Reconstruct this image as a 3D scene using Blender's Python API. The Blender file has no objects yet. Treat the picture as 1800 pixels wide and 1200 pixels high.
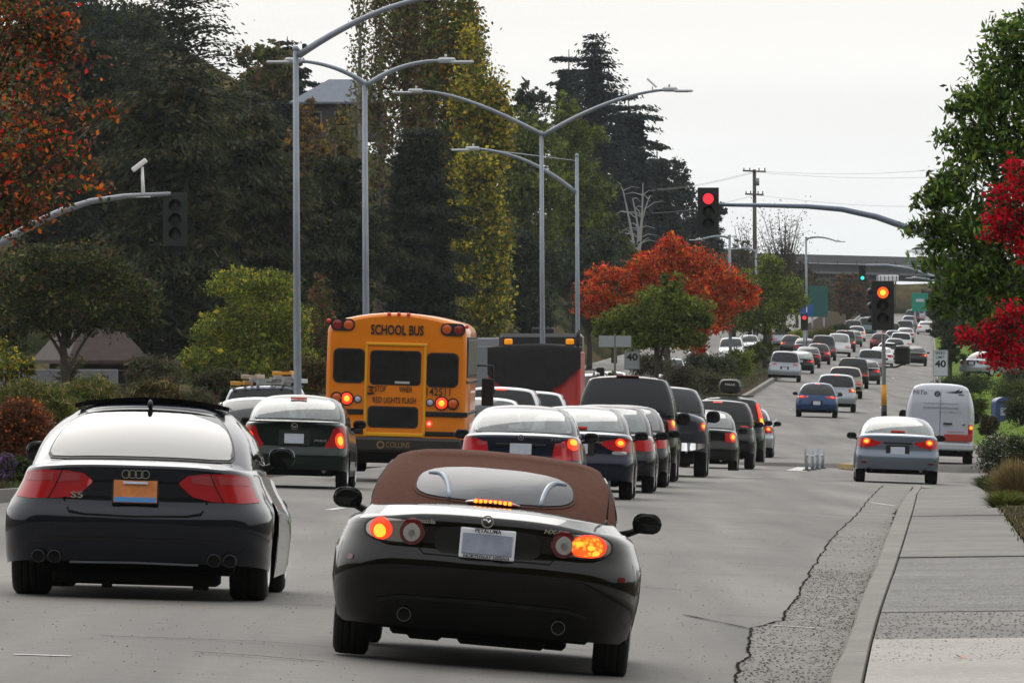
import bpy, math, random
import numpy as np
from mathutils import Vector, Matrix, Euler

# ------------------------------------------------------------------ camera, sky, sun, exposure
SC = bpy.context.scene
COL = SC.collection
F = 15500.0            # focal length in pixels of the 1800 px wide photograph
K = 0.0472             # lateral drift of the road direction per metre ahead

cam_data = bpy.data.cameras.new("camera")
cam = bpy.data.objects.new("camera", cam_data)
COL.objects.link(cam)
cam_data.sensor_width = 36.0
cam_data.lens = 36.0 * F / 1800.0
cam_data.clip_start = 1.0
cam_data.clip_end = 6000.0
cam.location = (0, 0, 0)
cam.rotation_euler = (math.radians(90), 0, 0)
SC.camera = cam

SUN_EL, SUN_AZ = math.radians(40), math.radians(-14)     # ahead of the camera, a little to the left
SUN_STRENGTH, SUN_ANGLE = 1.15, math.radians(40)
SKY_STRENGTH = 0.1
EXPOSURE = 0.0
sd = Vector((math.sin(SUN_AZ) * math.cos(SUN_EL), math.cos(SUN_AZ) * math.cos(SUN_EL), math.sin(SUN_EL)))

world = bpy.data.worlds.new("World")
SC.world = world
world.use_nodes = True
nt = world.node_tree
nt.nodes.clear()
N = nt.nodes.new
wout = N("ShaderNodeOutputWorld"); bg = N("ShaderNodeBackground")
sky = N("ShaderNodeTexSky"); sky.sky_type = 'NISHITA'; sky.sun_disc = False
sky.sun_elevation = SUN_EL; sky.sun_rotation = SUN_AZ
sky.air_density = 1.0; sky.dust_density = 3.0
tc = N("ShaderNodeTexCoord"); sep = N("ShaderNodeSeparateXYZ")
nt.links.new(tc.outputs["Generated"], sep.inputs[0])
ramp = N("ShaderNodeValToRGB")
cr = ramp.color_ramp
cr.elements[0].position = 0.0; cr.elements[0].color = (8.8, 9.3, 9.7, 1)
cr.elements[1].position = 1.0; cr.elements[1].color = (15.5, 15.5, 15.8, 1)
e = cr.elements.new(0.02); e.color = (9.5, 9.75, 9.85, 1)
e = cr.elements.new(0.04); e.color = (10.1, 10.05, 9.85, 1)
e = cr.elements.new(0.15); e.color = (13.0, 12.9, 12.7, 1)
e = cr.elements.new(0.35); e.color = (16.5, 16.4, 16.2, 1)
nt.links.new(sep.outputs[2], ramp.inputs[0])
mp = N("ShaderNodeMapping"); mp.inputs["Scale"].default_value = (4, 4, 60)
nz = N("ShaderNodeTexNoise"); nz.inputs["Scale"].default_value = 2.2; nz.inputs["Detail"].default_value = 6
nt.links.new(tc.outputs["Generated"], mp.inputs[0]); nt.links.new(mp.outputs[0], nz.inputs["Vector"])
mr = N("ShaderNodeMapRange"); mr.inputs[1].default_value = 0.3; mr.inputs[2].default_value = 0.7
mr.inputs[3].default_value = 0.955; mr.inputs[4].default_value = 1.03
nt.links.new(nz.outputs["Fac"], mr.inputs[0])
mul = N("ShaderNodeVectorMath"); mul.operation = 'SCALE'
nt.links.new(ramp.outputs[0], mul.inputs[0]); nt.links.new(mr.outputs[0], mul.inputs["Scale"])
# thin cloud is brightest round the hidden sun and dims away from it
dt = N("ShaderNodeVectorMath"); dt.operation = 'DOT_PRODUCT'; dt.inputs[1].default_value = tuple(sd)
nt.links.new(tc.outputs["Generated"], dt.inputs[0])
m3 = N("ShaderNodeMapRange"); m3.inputs[1].default_value = -1; m3.inputs[2].default_value = .74; m3.inputs[3].default_value = .5; m3.inputs[4].default_value = 1.0; m3.clamp = False
nt.links.new(dt.outputs["Value"], m3.inputs[0])
mul0 = mul; mul = N("ShaderNodeVectorMath"); mul.operation = 'SCALE'; nt.links.new(mul0.outputs[0], mul.inputs[0]); nt.links.new(m3.outputs[0], mul.inputs["Scale"])
mix = N("ShaderNodeMix"); mix.data_type = 'RGBA'; mix.inputs[0].default_value = 0.93
nt.links.new(sky.outputs[0], mix.inputs[6]); nt.links.new(mul.outputs[0], mix.inputs[7])
nt.links.new(mix.outputs[2], bg.inputs[0]); bg.inputs[1].default_value = SKY_STRENGTH
nt.links.new(bg.outputs[0], wout.inputs[0])

sun_data = bpy.data.lights.new("sun", 'SUN')
sun_data.energy = SUN_STRENGTH; sun_data.angle = SUN_ANGLE; sun_data.color = (1.0, 0.965, 0.91)
sun = bpy.data.objects.new("sun", sun_data); COL.objects.link(sun)
sun.rotation_euler = (-sd).to_track_quat('-Z', 'Y').to_euler()
sun.location = (0, 0, 60)

SC.view_settings.view_transform = 'Standard'
SC.view_settings.look = 'None'
SC.view_settings.exposure = EXPOSURE
SC.view_settings.gamma = 1.0
SC.view_settings.use_curve_mapping = False
SC.render.engine = 'CYCLES'
SC.cycles.max_bounces = 8
SC.cycles.transparent_max_bounces = 8
SC.cycles.volume_bounces = 0
SC.cycles.volume_step_rate = 10
SC.cycles.use_denoising = True

R = random.Random(7)
NR = np.random.default_rng(11)

# ------------------------------------------------------------------ helpers: tagging, meshes, materials
def tag(o, label=None, cat=None, group=None, kind=None):
    if label: o['label'] = label
    if cat: o['category'] = cat
    if group: o['group'] = group
    if kind: o['kind'] = kind
    return o

def thing(name, label, cat, loc=(0, 0, 0), rot=(0, 0, 0), group=None):
    o = bpy.data.objects.new(name, None); COL.objects.link(o)
    o.empty_display_size = 0.3
    o.location = loc; o.rotation_euler = rot
    return tag(o, label, cat, group)

def link(name, me, parent=None, mat=None):
    if mat is not None and len(me.materials) == 0: me.materials.append(mat)
    o = bpy.data.objects.new(name, me); COL.objects.link(o)
    if parent is not None: o.parent = parent
    return o

_mats = {}
def mat(name, col, rough=0.5, metal=0.0, spec=0.5, coat=0.0, emit=None, es=0.0, ior=None, noise=None, bump=None, alpha=None, coatr=0.03):
    """noise = (scale, amount) colour variation, bump = (scale, strength)"""
    if name in _mats: return _mats[name]
    m = bpy.data.materials.new(name); m.use_nodes = True
    t = m.node_tree; p = t.nodes["Principled BSDF"]
    p.inputs["Base Color"].default_value = (*col, 1)
    p.inputs["Roughness"].default_value = rough; p.inputs["Metallic"].default_value = metal
    p.inputs["Specular IOR Level"].default_value = spec
    p.inputs["Coat Weight"].default_value = coat; p.inputs["Coat Roughness"].default_value = coatr
    if ior: p.inputs["IOR"].default_value = ior
    if emit: p.inputs["Emission Color"].default_value = (*emit, 1); p.inputs["Emission Strength"].default_value = es
    if alpha is not None: p.inputs["Alpha"].default_value = alpha
    if noise or bump:
        tcn = t.nodes.new("ShaderNodeTexCoord")
    if noise:
        n = t.nodes.new("ShaderNodeTexNoise"); n.inputs["Scale"].default_value = noise[0]; n.inputs["Detail"].default_value = 5
        n.inputs["Roughness"].default_value = 0.65
        t.links.new(tcn.outputs["Object"], n.inputs["Vector"])
        r = t.nodes.new("ShaderNodeMapRange"); r.inputs[1].default_value = 0.3; r.inputs[2].default_value = 0.7
        r.inputs[3].default_value = 1 - noise[1]; r.inputs[4].default_value = 1 + noise[1]
        t.links.new(n.outputs["Fac"], r.inputs[0])
        v = t.nodes.new("ShaderNodeVectorMath"); v.operation = 'SCALE'; v.inputs[0].default_value = col
        t.links.new(r.outputs[0], v.inputs["Scale"]); t.links.new(v.outputs[0], p.inputs["Base Color"])
    if bump:
        n2 = t.nodes.new("ShaderNodeTexNoise"); n2.inputs["Scale"].default_value = bump[0]; n2.inputs["Detail"].default_value = 4
        t.links.new(tcn.outputs["Object"], n2.inputs["Vector"])
        b = t.nodes.new("ShaderNodeBump"); b.inputs["Strength"].default_value = bump[1]; b.inputs["Distance"].default_value = 0.02
        t.links.new(n2.outputs["Fac"], b.inputs["Height"]); t.links.new(b.outputs[0], p.inputs["Normal"])
    _mats[name] = m
    return m

class MB:
    def __init__(s): s.v = []; s.f = []; s.sm = []
    def add(s, vs, fs, smooth=False):
        o = len(s.v); s.v += [tuple(v) for v in vs]; s.f += [tuple(i + o for i in f) for f in fs]; s.sm += [smooth] * len(fs); return s
    def box(s, c, d, rot=None, bev=0.0):
        hx, hy, hz = d[0] / 2, d[1] / 2, d[2] / 2
        if bev <= 0:
            vs = [(x, y, z) for z in (-hz, hz) for y in (-hy, hy) for x in (-hx, hx)]
            fs = [(0, 2, 3, 1), (4, 5, 7, 6), (0, 1, 5, 4), (2, 6, 7, 3), (0, 4, 6, 2), (1, 3, 7, 5)]
        else:
            b = min(bev, hx * .9, hy * .9, hz * .9)
            vs = []; idx = {}
            for sx in (-1, 1):
                for sy in (-1, 1):
                    for sz in (-1, 1):
                        for a in range(3):
                            p = [sx * (hx - b), sy * (hy - b), sz * (hz - b)]
                            p[a] = (sx * hx, sy * hy, sz * hz)[a]
                            idx[(sx, sy, sz, a)] = len(vs); vs.append(tuple(p))
            fs = []
            def g(*k): return idx[k]
            for sx in (-1, 1):
                q = [g(sx, -1, -1, 0), g(sx, 1, -1, 0), g(sx, 1, 1, 0), g(sx, -1, 1, 0)]; fs.append(q if sx > 0 else q[::-1])
            for sy in (-1, 1):
                q = [g(-1, sy, -1, 1), g(1, sy, -1, 1), g(1, sy, 1, 1), g(-1, sy, 1, 1)]; fs.append(q if sy < 0 else q[::-1])
            for sz in (-1, 1):
                q = [g(-1, -1, sz, 2), g(1, -1, sz, 2), g(1, 1, sz, 2), g(-1, 1, sz, 2)]; fs.append(q if sz > 0 else q[::-1])
            for sx in (-1, 1):
                for sy in (-1, 1): fs.append([g(sx, sy, -1, 0), g(sx, sy, 1, 0), g(sx, sy, 1, 1), g(sx, sy, -1, 1)])
                for sz in (-1, 1): fs.append([g(sx, -1, sz, 0), g(sx, 1, sz, 0), g(sx, 1, sz, 2), g(sx, -1, sz, 2)])
            for sy in (-1, 1):
                for sz in (-1, 1): fs.append([g(-1, sy, sz, 1), g(1, sy, sz, 1), g(1, sy, sz, 2), g(-1, sy, sz, 2)])
            for sx in (-1, 1):
                for sy in (-1, 1):
                    for sz in (-1, 1): fs.append([g(sx, sy, sz, 0), g(sx, sy, sz, 1), g(sx, sy, sz, 2)])
        if rot is not None:
            M = Euler(rot).to_matrix(); vs = [M @ Vector(v) for v in vs]
        vs = [(v[0] + c[0], v[1] + c[1], v[2] + c[2]) for v in vs]
        return s.add(vs, fs)
    def tube(s, pts, r, n=10, cap=True):
        pts = [Vector(p) for p in pts]
        rs = r if isinstance(r, (list, tuple)) else [r] * len(pts)
        vs = []; fs = []
        up = Vector((0, 0, 1)); a = None
        for i, p in enumerate(pts):
            t = (pts[min(i + 1, len(pts) - 1)] - pts[max(i - 1, 0)]).normalized()
            if a is None:
                a = t.orthogonal().normalized()
            a = (a - t * a.dot(t)).normalized()
            b = t.cross(a)
            for j in range(n):
                th = 2 * math.pi * j / n
                vs.append(p + (a * math.cos(th) + b * math.sin(th)) * rs[i])
        for i in range(len(pts) - 1):
            for j in range(n):
                fs.append((i * n + j, i * n + (j + 1) % n, (i + 1) * n + (j + 1) % n, (i + 1) * n + j))
        s.add(vs, fs, True)
        if cap:
            o = len(s.v) - len(vs)
            s.f += [tuple(o + j for j in range(n))[::-1], tuple(o + (len(pts) - 1) * n + j for j in range(n))]; s.sm += [False, False]
        return s
    def lathe(s, prof, axis='x', c=(0, 0, 0), n=28, smooth=True):
        """prof: (offset along axis, radius)"""
        vs = []; fs = []
        for a, r in prof:
            for j in range(n):
                th = 2 * math.pi * j / n; u, w = r * math.cos(th), r * math.sin(th)
                p = {'x': (a, u, w), 'y': (u, a, w), 'z': (u, w, a)}[axis]
                vs.append((p[0] + c[0], p[1] + c[1], p[2] + c[2]))
        for i in range(len(prof) - 1):
            for j in range(n):
                fs.append((i * n + j, i * n + (j + 1) % n, (i + 1) * n + (j + 1) % n, (i + 1) * n + j))
        return s.add(vs, fs, smooth)
    def ellipsoid(s, c, r, n=14, m=8, rot=None):
        vs = []; fs = []
        for i in range(m + 1):
            ph = math.pi * i / m
            for j in range(n):
                th = 2 * math.pi * j / n
                v = Vector((r[0] * math.sin(ph) * math.cos(th), r[1] * math.sin(ph) * math.sin(th), r[2] * math.cos(ph)))
                if rot: v = Euler(rot).to_matrix() @ v
                vs.append((v[0] + c[0], v[1] + c[1], v[2] + c[2]))
        for i in range(m):
            for j in range(n):
                fs.append((i * n + j, (i + 1) * n + j, (i + 1) * n + (j + 1) % n, i * n + (j + 1) % n))
        return s.add(vs, fs, True)
    def grid(s, pts, smooth=True, flip=False):
        """pts: rows of points"""
        nr, nc = len(pts), len(pts[0])
        vs = [p for row in pts for p in row]; fs = []
        for i in range(nr - 1):
            for j in range(nc - 1):
                q = (i * nc + j, i * nc + j + 1, (i + 1) * nc + j + 1, (i + 1) * nc + j)
                fs.append(q[::-1] if flip else q)
        return s.add(vs, fs, smooth)
    def mesh(s, name, m=None):
        me = bpy.data.meshes.new(name)
        me.from_pydata([tuple(v) for v in s.v], [], s.f)
        me.polygons.foreach_set("use_smooth", s.sm)
        if m: me.materials.append(m)
        me.update()
        return me
    def obj(s, name, m=None, parent=None):
        return link(name, s.mesh(name, m), parent)

def text_obj(txt, name, size, m, parent, loc, rot=(math.pi / 2, 0, 0), width=None, extrude=0.004, align='CENTER', bold=0.0, shear=0.0):
    cu = bpy.data.curves.new(name, 'FONT'); cu.body = txt; cu.size = size; cu.extrude = extrude
    cu.align_x = align; cu.align_y = 'CENTER'; cu.offset = bold; cu.shear = shear; cu.resolution_u = 3
    o = bpy.data.objects.new(name, cu); COL.objects.link(o)
    dg = bpy.context.evaluated_depsgraph_get()
    me = bpy.data.meshes.new_from_object(o.evaluated_get(dg))
    bpy.data.objects.remove(o); bpy.data.curves.remove(cu)
    if width:
        xs = [v.co.x for v in me.vertices]; w0 = max(xs) - min(xs); cx = (max(xs) + min(xs)) / 2
        for v in me.vertices: v.co.x = (v.co.x - cx) * width / w0
    me.materials.clear(); me.materials.append(m)
    ob = link(name, me, parent); ob.location = loc; ob.rotation_euler = rot
    return ob

def P(px, py, d): return Vector(((px - 900) / F * d, d, (600 - py) / F * d))
def lerp(a, b, t): return a + (b - a) * t

# ------------------------------------------------------------------ ground profile
_pd = [-400, 0, 50, 62, 100, 138, 148, 170, 185, 208, 226, 245, 300, 369, 400, 450, 510, 580, 650, 750, 840, 930, 1100, 1300, 1500, 2600]
_pz = [2.0, -1.42, -1.75, -1.83, -2.15, -2.5, -2.57, -2.74, -2.88, -3.06, -3.2, -3.32, -3.5, -3.27, -3.15, -2.95, -2.6, -2.15, -1.6, -.75, -.1, .7, 2.5, 4.3, 6, 14]
_dd = np.arange(-400, 2601, 1.0)
_zz = np.interp(_dd, _pd, _pz)
_ker = np.hanning(21); _ker /= _ker.sum()
_zs = np.convolve(np.pad(_zz, 10, mode='edge'), _ker, mode='valid')
_zs[np.abs(_dd - 56) < 20] = _zz[np.abs(_dd - 56) < 20]
def zc(d): return float(np.interp(d, _dd, _zs))
def cross(d, u):
    r = float(np.interp(d, [50, 62, 110, 150, 400, 500, 700, 900], [.077, .062, .042, .036, .036, .045, .045, .03]))
    l = float(np.interp(d, [0, 400, 500, 700, 900], [.03, .03, .05, .05, .03]))
    uu = u + 4
    if uu > 0: return -r * min(uu, 5.2)
    return l * min(-uu, 7) - .02 * max(0, -uu - 7)
def zroad(u, d): return zc(d) + cross(d, u)
def zX(X, d): return zroad(X - K * d, d)
def solve(px, py, d0=370, d1=1200):
    best = None
    for i in range(600):
        d = d0 + (d1 - d0) * i / 599
        X = (px - 900) / F * d
        y = 600 - zX(X, d) * F / d
        if best is None or abs(y - py) < best[0]: best = (abs(y - py), d)
    return best[1]
def gp(px, py, dz=0.0, d0=40, d1=185):
    """(u, d) on the near road under a pixel of the photograph"""
    best = None; d = d0
    while d < d1:
        X = (px - 900) / F * d; y = 600 - (zX(X, d) + dz) * F / d
        if best is None or abs(y - py) < best[0]: best = (abs(y - py), d, X - K * d)
        d += .05
    return best[2], best[1]
# ------------------------------------------------------------------ setting: ground, road, kerbs, pavement
def surface_mat(name, col, big=(0.35, .10), fine=(14, .10), speck=None, streak=None, rough=.85, bumps=(60, .25), var=None):
    m = bpy.data.materials.new(name); m.use_nodes = True
    t = m.node_tree; p = t.nodes["Principled BSDF"]; p.inputs["Roughness"].default_value = rough
    p.inputs["Specular IOR Level"].default_value = .35 if rough < .9 else .0
    c = t.nodes.new("ShaderNodeTexCoord")
    def noise(scale, lo, hi, det=5, vec=None, a=.3, b=.7):
        n = t.nodes.new("ShaderNodeTexNoise"); n.inputs["Scale"].default_value = scale; n.inputs["Detail"].default_value = det
        t.links.new(vec if vec else c.outputs["Object"], n.inputs["Vector"])
        r = t.nodes.new("ShaderNodeMapRange"); r.inputs[1].default_value = a; r.inputs[2].default_value = b
        r.inputs[3].default_value = lo; r.inputs[4].default_value = hi; t.links.new(n.outputs["Fac"], r.inputs[0]); return r.outputs[0], n
    def mulv(a, b):
        x = t.nodes.new("ShaderNodeMath"); x.operation = 'MULTIPLY'; t.links.new(a, x.inputs[0]); t.links.new(b, x.inputs[1]); return x.outputs[0]
    f, _ = noise(big[0], 1 - big[1], 1 + big[1])
    g, nf = noise(fine[0], 1 - fine[1], 1 + fine[1])
    f = mulv(f, g)
    if streak:
        mpn = t.nodes.new("ShaderNodeMapping"); mpn.inputs["Scale"].default_value = (streak[0], streak[1], 1)
        mpn.inputs["Rotation"].default_value = (0, 0, K)
        t.links.new(c.outputs["Object"], mpn.inputs[0])
        h, _ = noise(1.0, 1 - streak[2], 1 + streak[2], 4, mpn.outputs[0]); f = mulv(f, h)
    if speck:
        s_, _ = noise(speck[0], 1, 1 + speck[1] * 1.5, 2, None, .56, .70); f = mulv(f, s_)
        s2, _ = noise(speck[0] * .8, 1 - speck[1] * .6, 1, 2, None, .30, .44); f = mulv(f, s2)
    v = t.nodes.new("ShaderNodeVectorMath"); v.operation = 'SCALE'; v.inputs[0].default_value = col
    if var:
        n3 = t.nodes.new("ShaderNodeTexNoise"); n3.inputs["Scale"].default_value = var[0]; n3.inputs["Detail"].default_value = 6
        t.links.new(c.outputs["Object"], n3.inputs["Vector"])
        rr = t.nodes.new("ShaderNodeMapRange"); rr.inputs[1].default_value = .42; rr.inputs[2].default_value = .58
        t.links.new(n3.outputs["Fac"], rr.inputs[0])
        mx = t.nodes.new("ShaderNodeMix"); mx.data_type = 'RGBA'; mx.inputs[6].default_value = (*col, 1); mx.inputs[7].default_value = (*var[1], 1)
        t.links.new(rr.outputs[0], mx.inputs[0]); t.links.new(mx.outputs[2], v.inputs[0])
    t.links.new(f, v.inputs["Scale"]); t.links.new(v.outputs[0], p.inputs["Base Color"])
    nb = t.nodes.new("ShaderNodeTexNoise"); nb.inputs["Scale"].default_value = bumps[0]; nb.inputs["Detail"].default_value = 3
    t.links.new(c.outputs["Object"], nb.inputs["Vector"])
    b = t.nodes.new("ShaderNodeBump"); b.inputs["Strength"].default_value = bumps[1]; b.inputs["Distance"].default_value = .02
    t.links.new(nb.outputs["Fac"], b.inputs["Height"]); t.links.new(b.outputs[0], p.inputs["Normal"])
    return m

M_road = surface_mat("road_surface", (.128, .121, .110), (0.10, .12), (3.5, .07), (70, .30), (1.1, .045, .30))
M_gut = surface_mat("gutter_concrete", (.128, .121, .109), (0.5, .16), (5, .2), (38, .9), None)
M_curb = surface_mat("kerb_concrete", (.15, .14, .124), (0.6, .12), (9, .15), (60, .3), None)
M_walk = surface_mat("pavement_concrete", (.132, .125, .114), (0.7, .22), (5, .2), (60, .35), None)
M_walkrough = surface_mat("pavement_rough_concrete", (.118, .113, .104), (0.7, .2), (6, .2), (30, .9), None)
M_walknew = surface_mat("pavement_pale_concrete", (.27, .255, .23), (0.7, .08), (10, .14), (50, .3), None)
M_soil = surface_mat("soil", (.05, .04, .028), (0.8, .3), (9, .3), None, None, .95, (20, .8))
M_grassland = surface_mat("grassland", (.028, .036, .014), (0.5, .3), (6, .3), None, None, .95, (12, .8), (.12, (.075, .07, .03)))
M_lawn = surface_mat("lawn", (.10, .15, .035), (0.5, .2), (8, .25), None, None, .95, (20, .8))
M_hill = surface_mat("hillside", (.02, .025, .012), (0.05, .4), (.8, .35), None, None, .95, (4, .8), (.05, (.06, .05, .025)))
M_paint = surface_mat("road_paint", (.42, .41, .39), (2, .1), (14, .25), (60, .3), None, .7)
M_yellow = surface_mat("yellow_paint", (.26, .18, .05), (2, .15), (14, .25), None, None, .7)
M_crack = surface_mat("crack_dark", (.022, .02, .018), (2, .2), (14, .25), None, None, .95)

def uX(u, d): return u + K * d
def drange(d0, d1):
    out = [d0]; d = d0
    while d < d1:
        d = d + (1.5 if d < 200 else 3 if d < 500 else 8); out.append(min(d, d1))
    return out
def strip(name, m, fu0, fu1, d0, d1, off, nu=4, zf=None, kind='structure', parent=None, jit0=0, jit1=0, ds=None, thick=0.0):
    rows = []
    zf = zf or zroad
    for d in (ds or drange(d0, d1)):
        a = fu0(d) if callable(fu0) else fu0; b = fu1(d) if callable(fu1) else fu1
        a += R.uniform(-jit0, jit0); b += R.uniform(-jit1, jit1)
        rows.append([(uX(lerp(a, b, i / nu), d), d, zf(lerp(a, b, i / nu), d) + off) for i in range(nu + 1)])
    mb = MB().grid(rows)
    if thick:
        for e_ in (0, nu):
            side = [[r[e_], (r[e_][0], r[e_][1], r[e_][2] - thick)] for r in rows]; mb.grid(side, False, e_ == 0)
        for e_ in (0, -1):
            mb.grid([rows[e_], [(p[0], p[1], p[2] - thick) for p in rows[e_]]], False, e_ == 0)
    o = mb.obj(name, m, parent)
    if kind and parent is None: o['kind'] = kind
    return o

CRK = [gp(*q) for q in ((1290, 1200), (1300, 1168), (1318, 1140), (1318, 1106))] + [gp(*q) for q in ((1372, 1092), (1400, 1050), (1430, 995), (1460, 950), (1478, 930), (1503, 908), (1525, 880), (1553, 853))]
KF = [gp(*q) for q in ((1459, 1200), (1477, 1167), (1496, 1118), (1511, 1067), (1535, 1015), (1548, 978), (1564, 937), (1577, 904), (1599, 868), (1604, 856))]
KBK = [gp(q[0], q[1], .12) for q in ((1516, 1200), (1527, 1148), (1533, 1122), (1548, 1070), (1570, 1007), (1585, 963), (1603, 904), (1612, 868), (1619, 852))]
def crk_u(d): return float(np.interp(d, [p[1] for p in CRK], [p[0] for p in CRK]))
def kf(d): return float(np.interp(d, [p[1] for p in KF], [p[0] for p in KF]))
def kbk(d): return float(np.interp(d, [p[1] for p in KBK], [p[0] for p in KBK]))
EDGE_L = -12.05
def edge_r(d): return float(np.interp(d, [40, 150, 166, 176, 186, 290, 350, 1400], [-.4, -.4, -.3, .9, 1.7, 1.7, .5, .5]))
def gut_l(d): return crk_u(d)
def hill(u, d):
    z = 0
    if u < -25.5:
        s = float(np.interp(d, [100, 350, 450, 700, 1000], [.12, .15, .35, .8, .5]))
        z += min(s * (-u - 25.5), float(np.interp(d, [100, 400, 700, 1000, 1500], [4, 9, 26, 20, 12])))
    if u > 1.5:
        s = float(np.interp(d, [60, 160, 250, 400, 1000], [.05, .05, .12, .22, .2]))
        z += min(s * (u - 1.5), 6)
    if d < -12: z += 0.60 * min(-d - 12, 180)  # unseen slope behind the camera, added to darken what the cars reflect
    return z
us = [-400, -250, -160, -110, -80, -62, -50, -42, -36, -31, -28, -25.5, -24, -14, -12, -6, 0, 1.5, 3, 5, 8, 12, 18, 28, 45, 80, 150, 300]
dsg = [-400, -330, -260, -192, -150, -110, -80, -60, -35, -20, -12, 0, 25, 50] + list(range(60, 460, 12)) + list(range(460, 1500, 30)) + list(range(1500, 2700, 150))
rows = []
for d in dsg:
    row = []
    for u in us:
        z = zroad(max(min(u, 1.5), -25.5), d) - .35 + hill(u, d)
        if u < -30 or u > 6: z += .25 * math.sin(u * .35 + d * .05) + .4 * math.sin(d * .031 + u * .11)
        if d < 0 and abs(u) > 20: z += min(.3 * (abs(u) - 20), 22)
        row.append((uX(u, d), d, z))
    rows.append(row)
go = MB().grid(rows).obj("ground", M_grassland); go['kind'] = 'structure'; go.data.materials.append(M_hill)
for p_ in go.data.polygons:
    c_ = p_.center
    if c_.x - K * c_.y < -25 or c_.y < -12: p_.material_index = 1

strip("road", M_road, EDGE_L, lambda d: min(gut_l(d), edge_r(d)) if d < 179 else edge_r(d), -11, 196, 0, 14)
strip("crossing_road", M_road, -40, lambda d: 30 if 196 < d < 228 else edge_r(d), 196, 246, 0, 24, zf=lambda u, d: zroad(max(min(u, 1.7), -25), d), ds=[196, 200, 206, 212, 218, 224, 227.9, 228.1, 232, 238, 246])
strip("far_road", M_road, lambda d: float(np.interp(d, [246, 290, 1500], [-12, -8.95, -8.95])), edge_r, 246, 1500, 0, 10)
strip("oncoming_road", M_road, -24.5, -14.6, 40, 196, 0, 6)
strip("oncoming_road_far", M_road, -24.5, -14.2, 246, 1500, 0, 6)
strip("gutter", M_gut, gut_l, kf, 20, 179, .004, 3, ds=[20 + i * .6 for i in range(266)])

# raised sidewalk: slabs, each its own piece, between joints taken from the photograph
def zwalk(u, d): return zroad(-.4, d) + float(np.interp(d, [0, 150, 176], [.12, .12, .02])) + .012 * (u + .4)
sw = thing("pavement", None, None, (0, 0, 0)); sw['kind'] = 'structure'
joints = [30, 36, 42]
def dwalk(py):
    best = None
    for i in range(4000):
        d = 40 + i * .035
        y = 600 - zwalk(.3, d) * F / d
        if best is None or abs(y - py) < best[0]: best = (abs(y - py), d)
    return best[1]
for py in (1122, 1074, 1010, 978, 947, 906, 876, 858):
    joints.append(dwalk(py))
joints = sorted(joints) 
for i in range(len(joints) - 1):
    a, b = joints[i] + .009, joints[i + 1] - .009
    mm = M_walknew if i == 2 else (M_walkrough if i in (4, 5) else M_walk)
    rows = []
    dz = R.uniform(-.008, .008)
    for j in range(9):
        d = lerp(a, b, j / 8)
        rows.append([(uX(lerp(kbk(d) + .012, 1.02, q / 3), d), d, zwalk(lerp(kbk(d), 1.02, q / 3), d) + dz) for q in range(4)])
    mb = MB().grid(rows)
    for e_ in (0, -1): mb.grid([rows[e_], [(p[0], p[1], p[2] - .1) for p in rows[e_]]], False)
    for e_ in (0, 3): mb.grid([[r[e_], (r[e_][0], r[e_][1], r[e_][2] - .1)] for r in rows], False)
    mb.obj("slab", mm, sw)
strip("pavement_bedding", M_crack, lambda d: kbk(d) - .02, 1.05, 28, 176, -.075, 2, zf=zwalk)
# kerb stones
kb = thing("kerb", None, None); kb['kind'] = 'structure'
kj = [30, 42.0, 44.6, 48.4]
while kj[-1] < 172: kj.append(kj[-1] + (6.2 if kj[-1] < 120 else 12))
for i in range(len(kj) - 1):
    a, b = kj[i] + .01, kj[i + 1] - .01
    rows = []
    for j in range(8):
        d = lerp(a, b, j / 7); w = R.uniform(-.004, .004)
        zt = zwalk(-.3, d) + (.0 if i != 1 else -.0)
        rows.append([(uX(kf(d) + w, d), d, zroad(-.4, d) - .05), (uX(kf(d) + .01 + w, d), d, zt - .04), (uX(kf(d) + .035 + w, d), d, zt - .006), (uX(kf(d) + .06, d), d, zt), (uX(kbk(d) - .012, d), d, zt), (uX(kbk(d) - .004, d), d, zt - .02), (uX(kbk(d) - .004, d), d, zt - .08)])
    mb = MB().grid(rows, False)
    for e_ in (0, -1): mb.add(rows[e_], [tuple(range(7))])
    mb.obj("kerb_stone", M_curb, kb)

def jag(name, pts, w, m=M_crack, seed=1, step=.3, jx=.05, off=.008, zf=None):
    """a jagged open crack as a thin dark ribbon lying in the surface; pts in (u, d)"""
    rr = random.Random(seed); zf = zf or zroad
    line = []
    for (u0, d0), (u1, d1) in zip(pts, pts[1:]):
        L_ = math.hypot(u1 - u0, d1 - d0); n = max(1, int(L_ / step))
        ph = [rr.uniform(0, 6.3) for _ in range(5)]; along = abs(d1 - d0) > abs(u1 - u0)
        for i in range(n):
            q = i / n * L_
            wv = sum(math.sin(q * f_ + p_) * a_ for f_, p_, a_ in zip((.9, 1.7, 3.1, 5.3), ph, (.5, .3, .2, .14))) * jx * (1 if along else 4) + rr.gauss(0, jx * .12)
            line.append((lerp(u0, u1, i / n) + (wv if along else 0), lerp(d0, d1, i / n) + (0 if along else wv)))
    line.append(pts[-1])
    rows = []
    for i, (u, d) in enumerate(line):
        a = line[max(0, i - 1)]; b = line[min(len(line) - 1, i + 1)]
        t = Vector((b[0] - a[0], b[1] - a[1])); t.normalize(); nrm = Vector((-t.y, t.x))
        ww = w * rr.uniform(.35, 1.3) / 2
        rows.append([(uX(u - nrm.x * ww, d - nrm.y * ww), d - nrm.y * ww, zf(u, d) + off), (uX(u + nrm.x * ww, d + nrm.y * ww), d + nrm.y * ww, zf(u, d) + off)])
    o = MB().grid(rows, False).obj(name, m); o['kind'] = 'structure'
    return o
jag("crack", CRK[:4], .022, seed=3, jx=.03, step=.15)
jag("crack", [CRK[3], gp(1345, 1100), CRK[4]], .025, seed=33, jx=.02)
jag("crack", CRK[4:], .019, seed=4, jx=.02)
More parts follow.
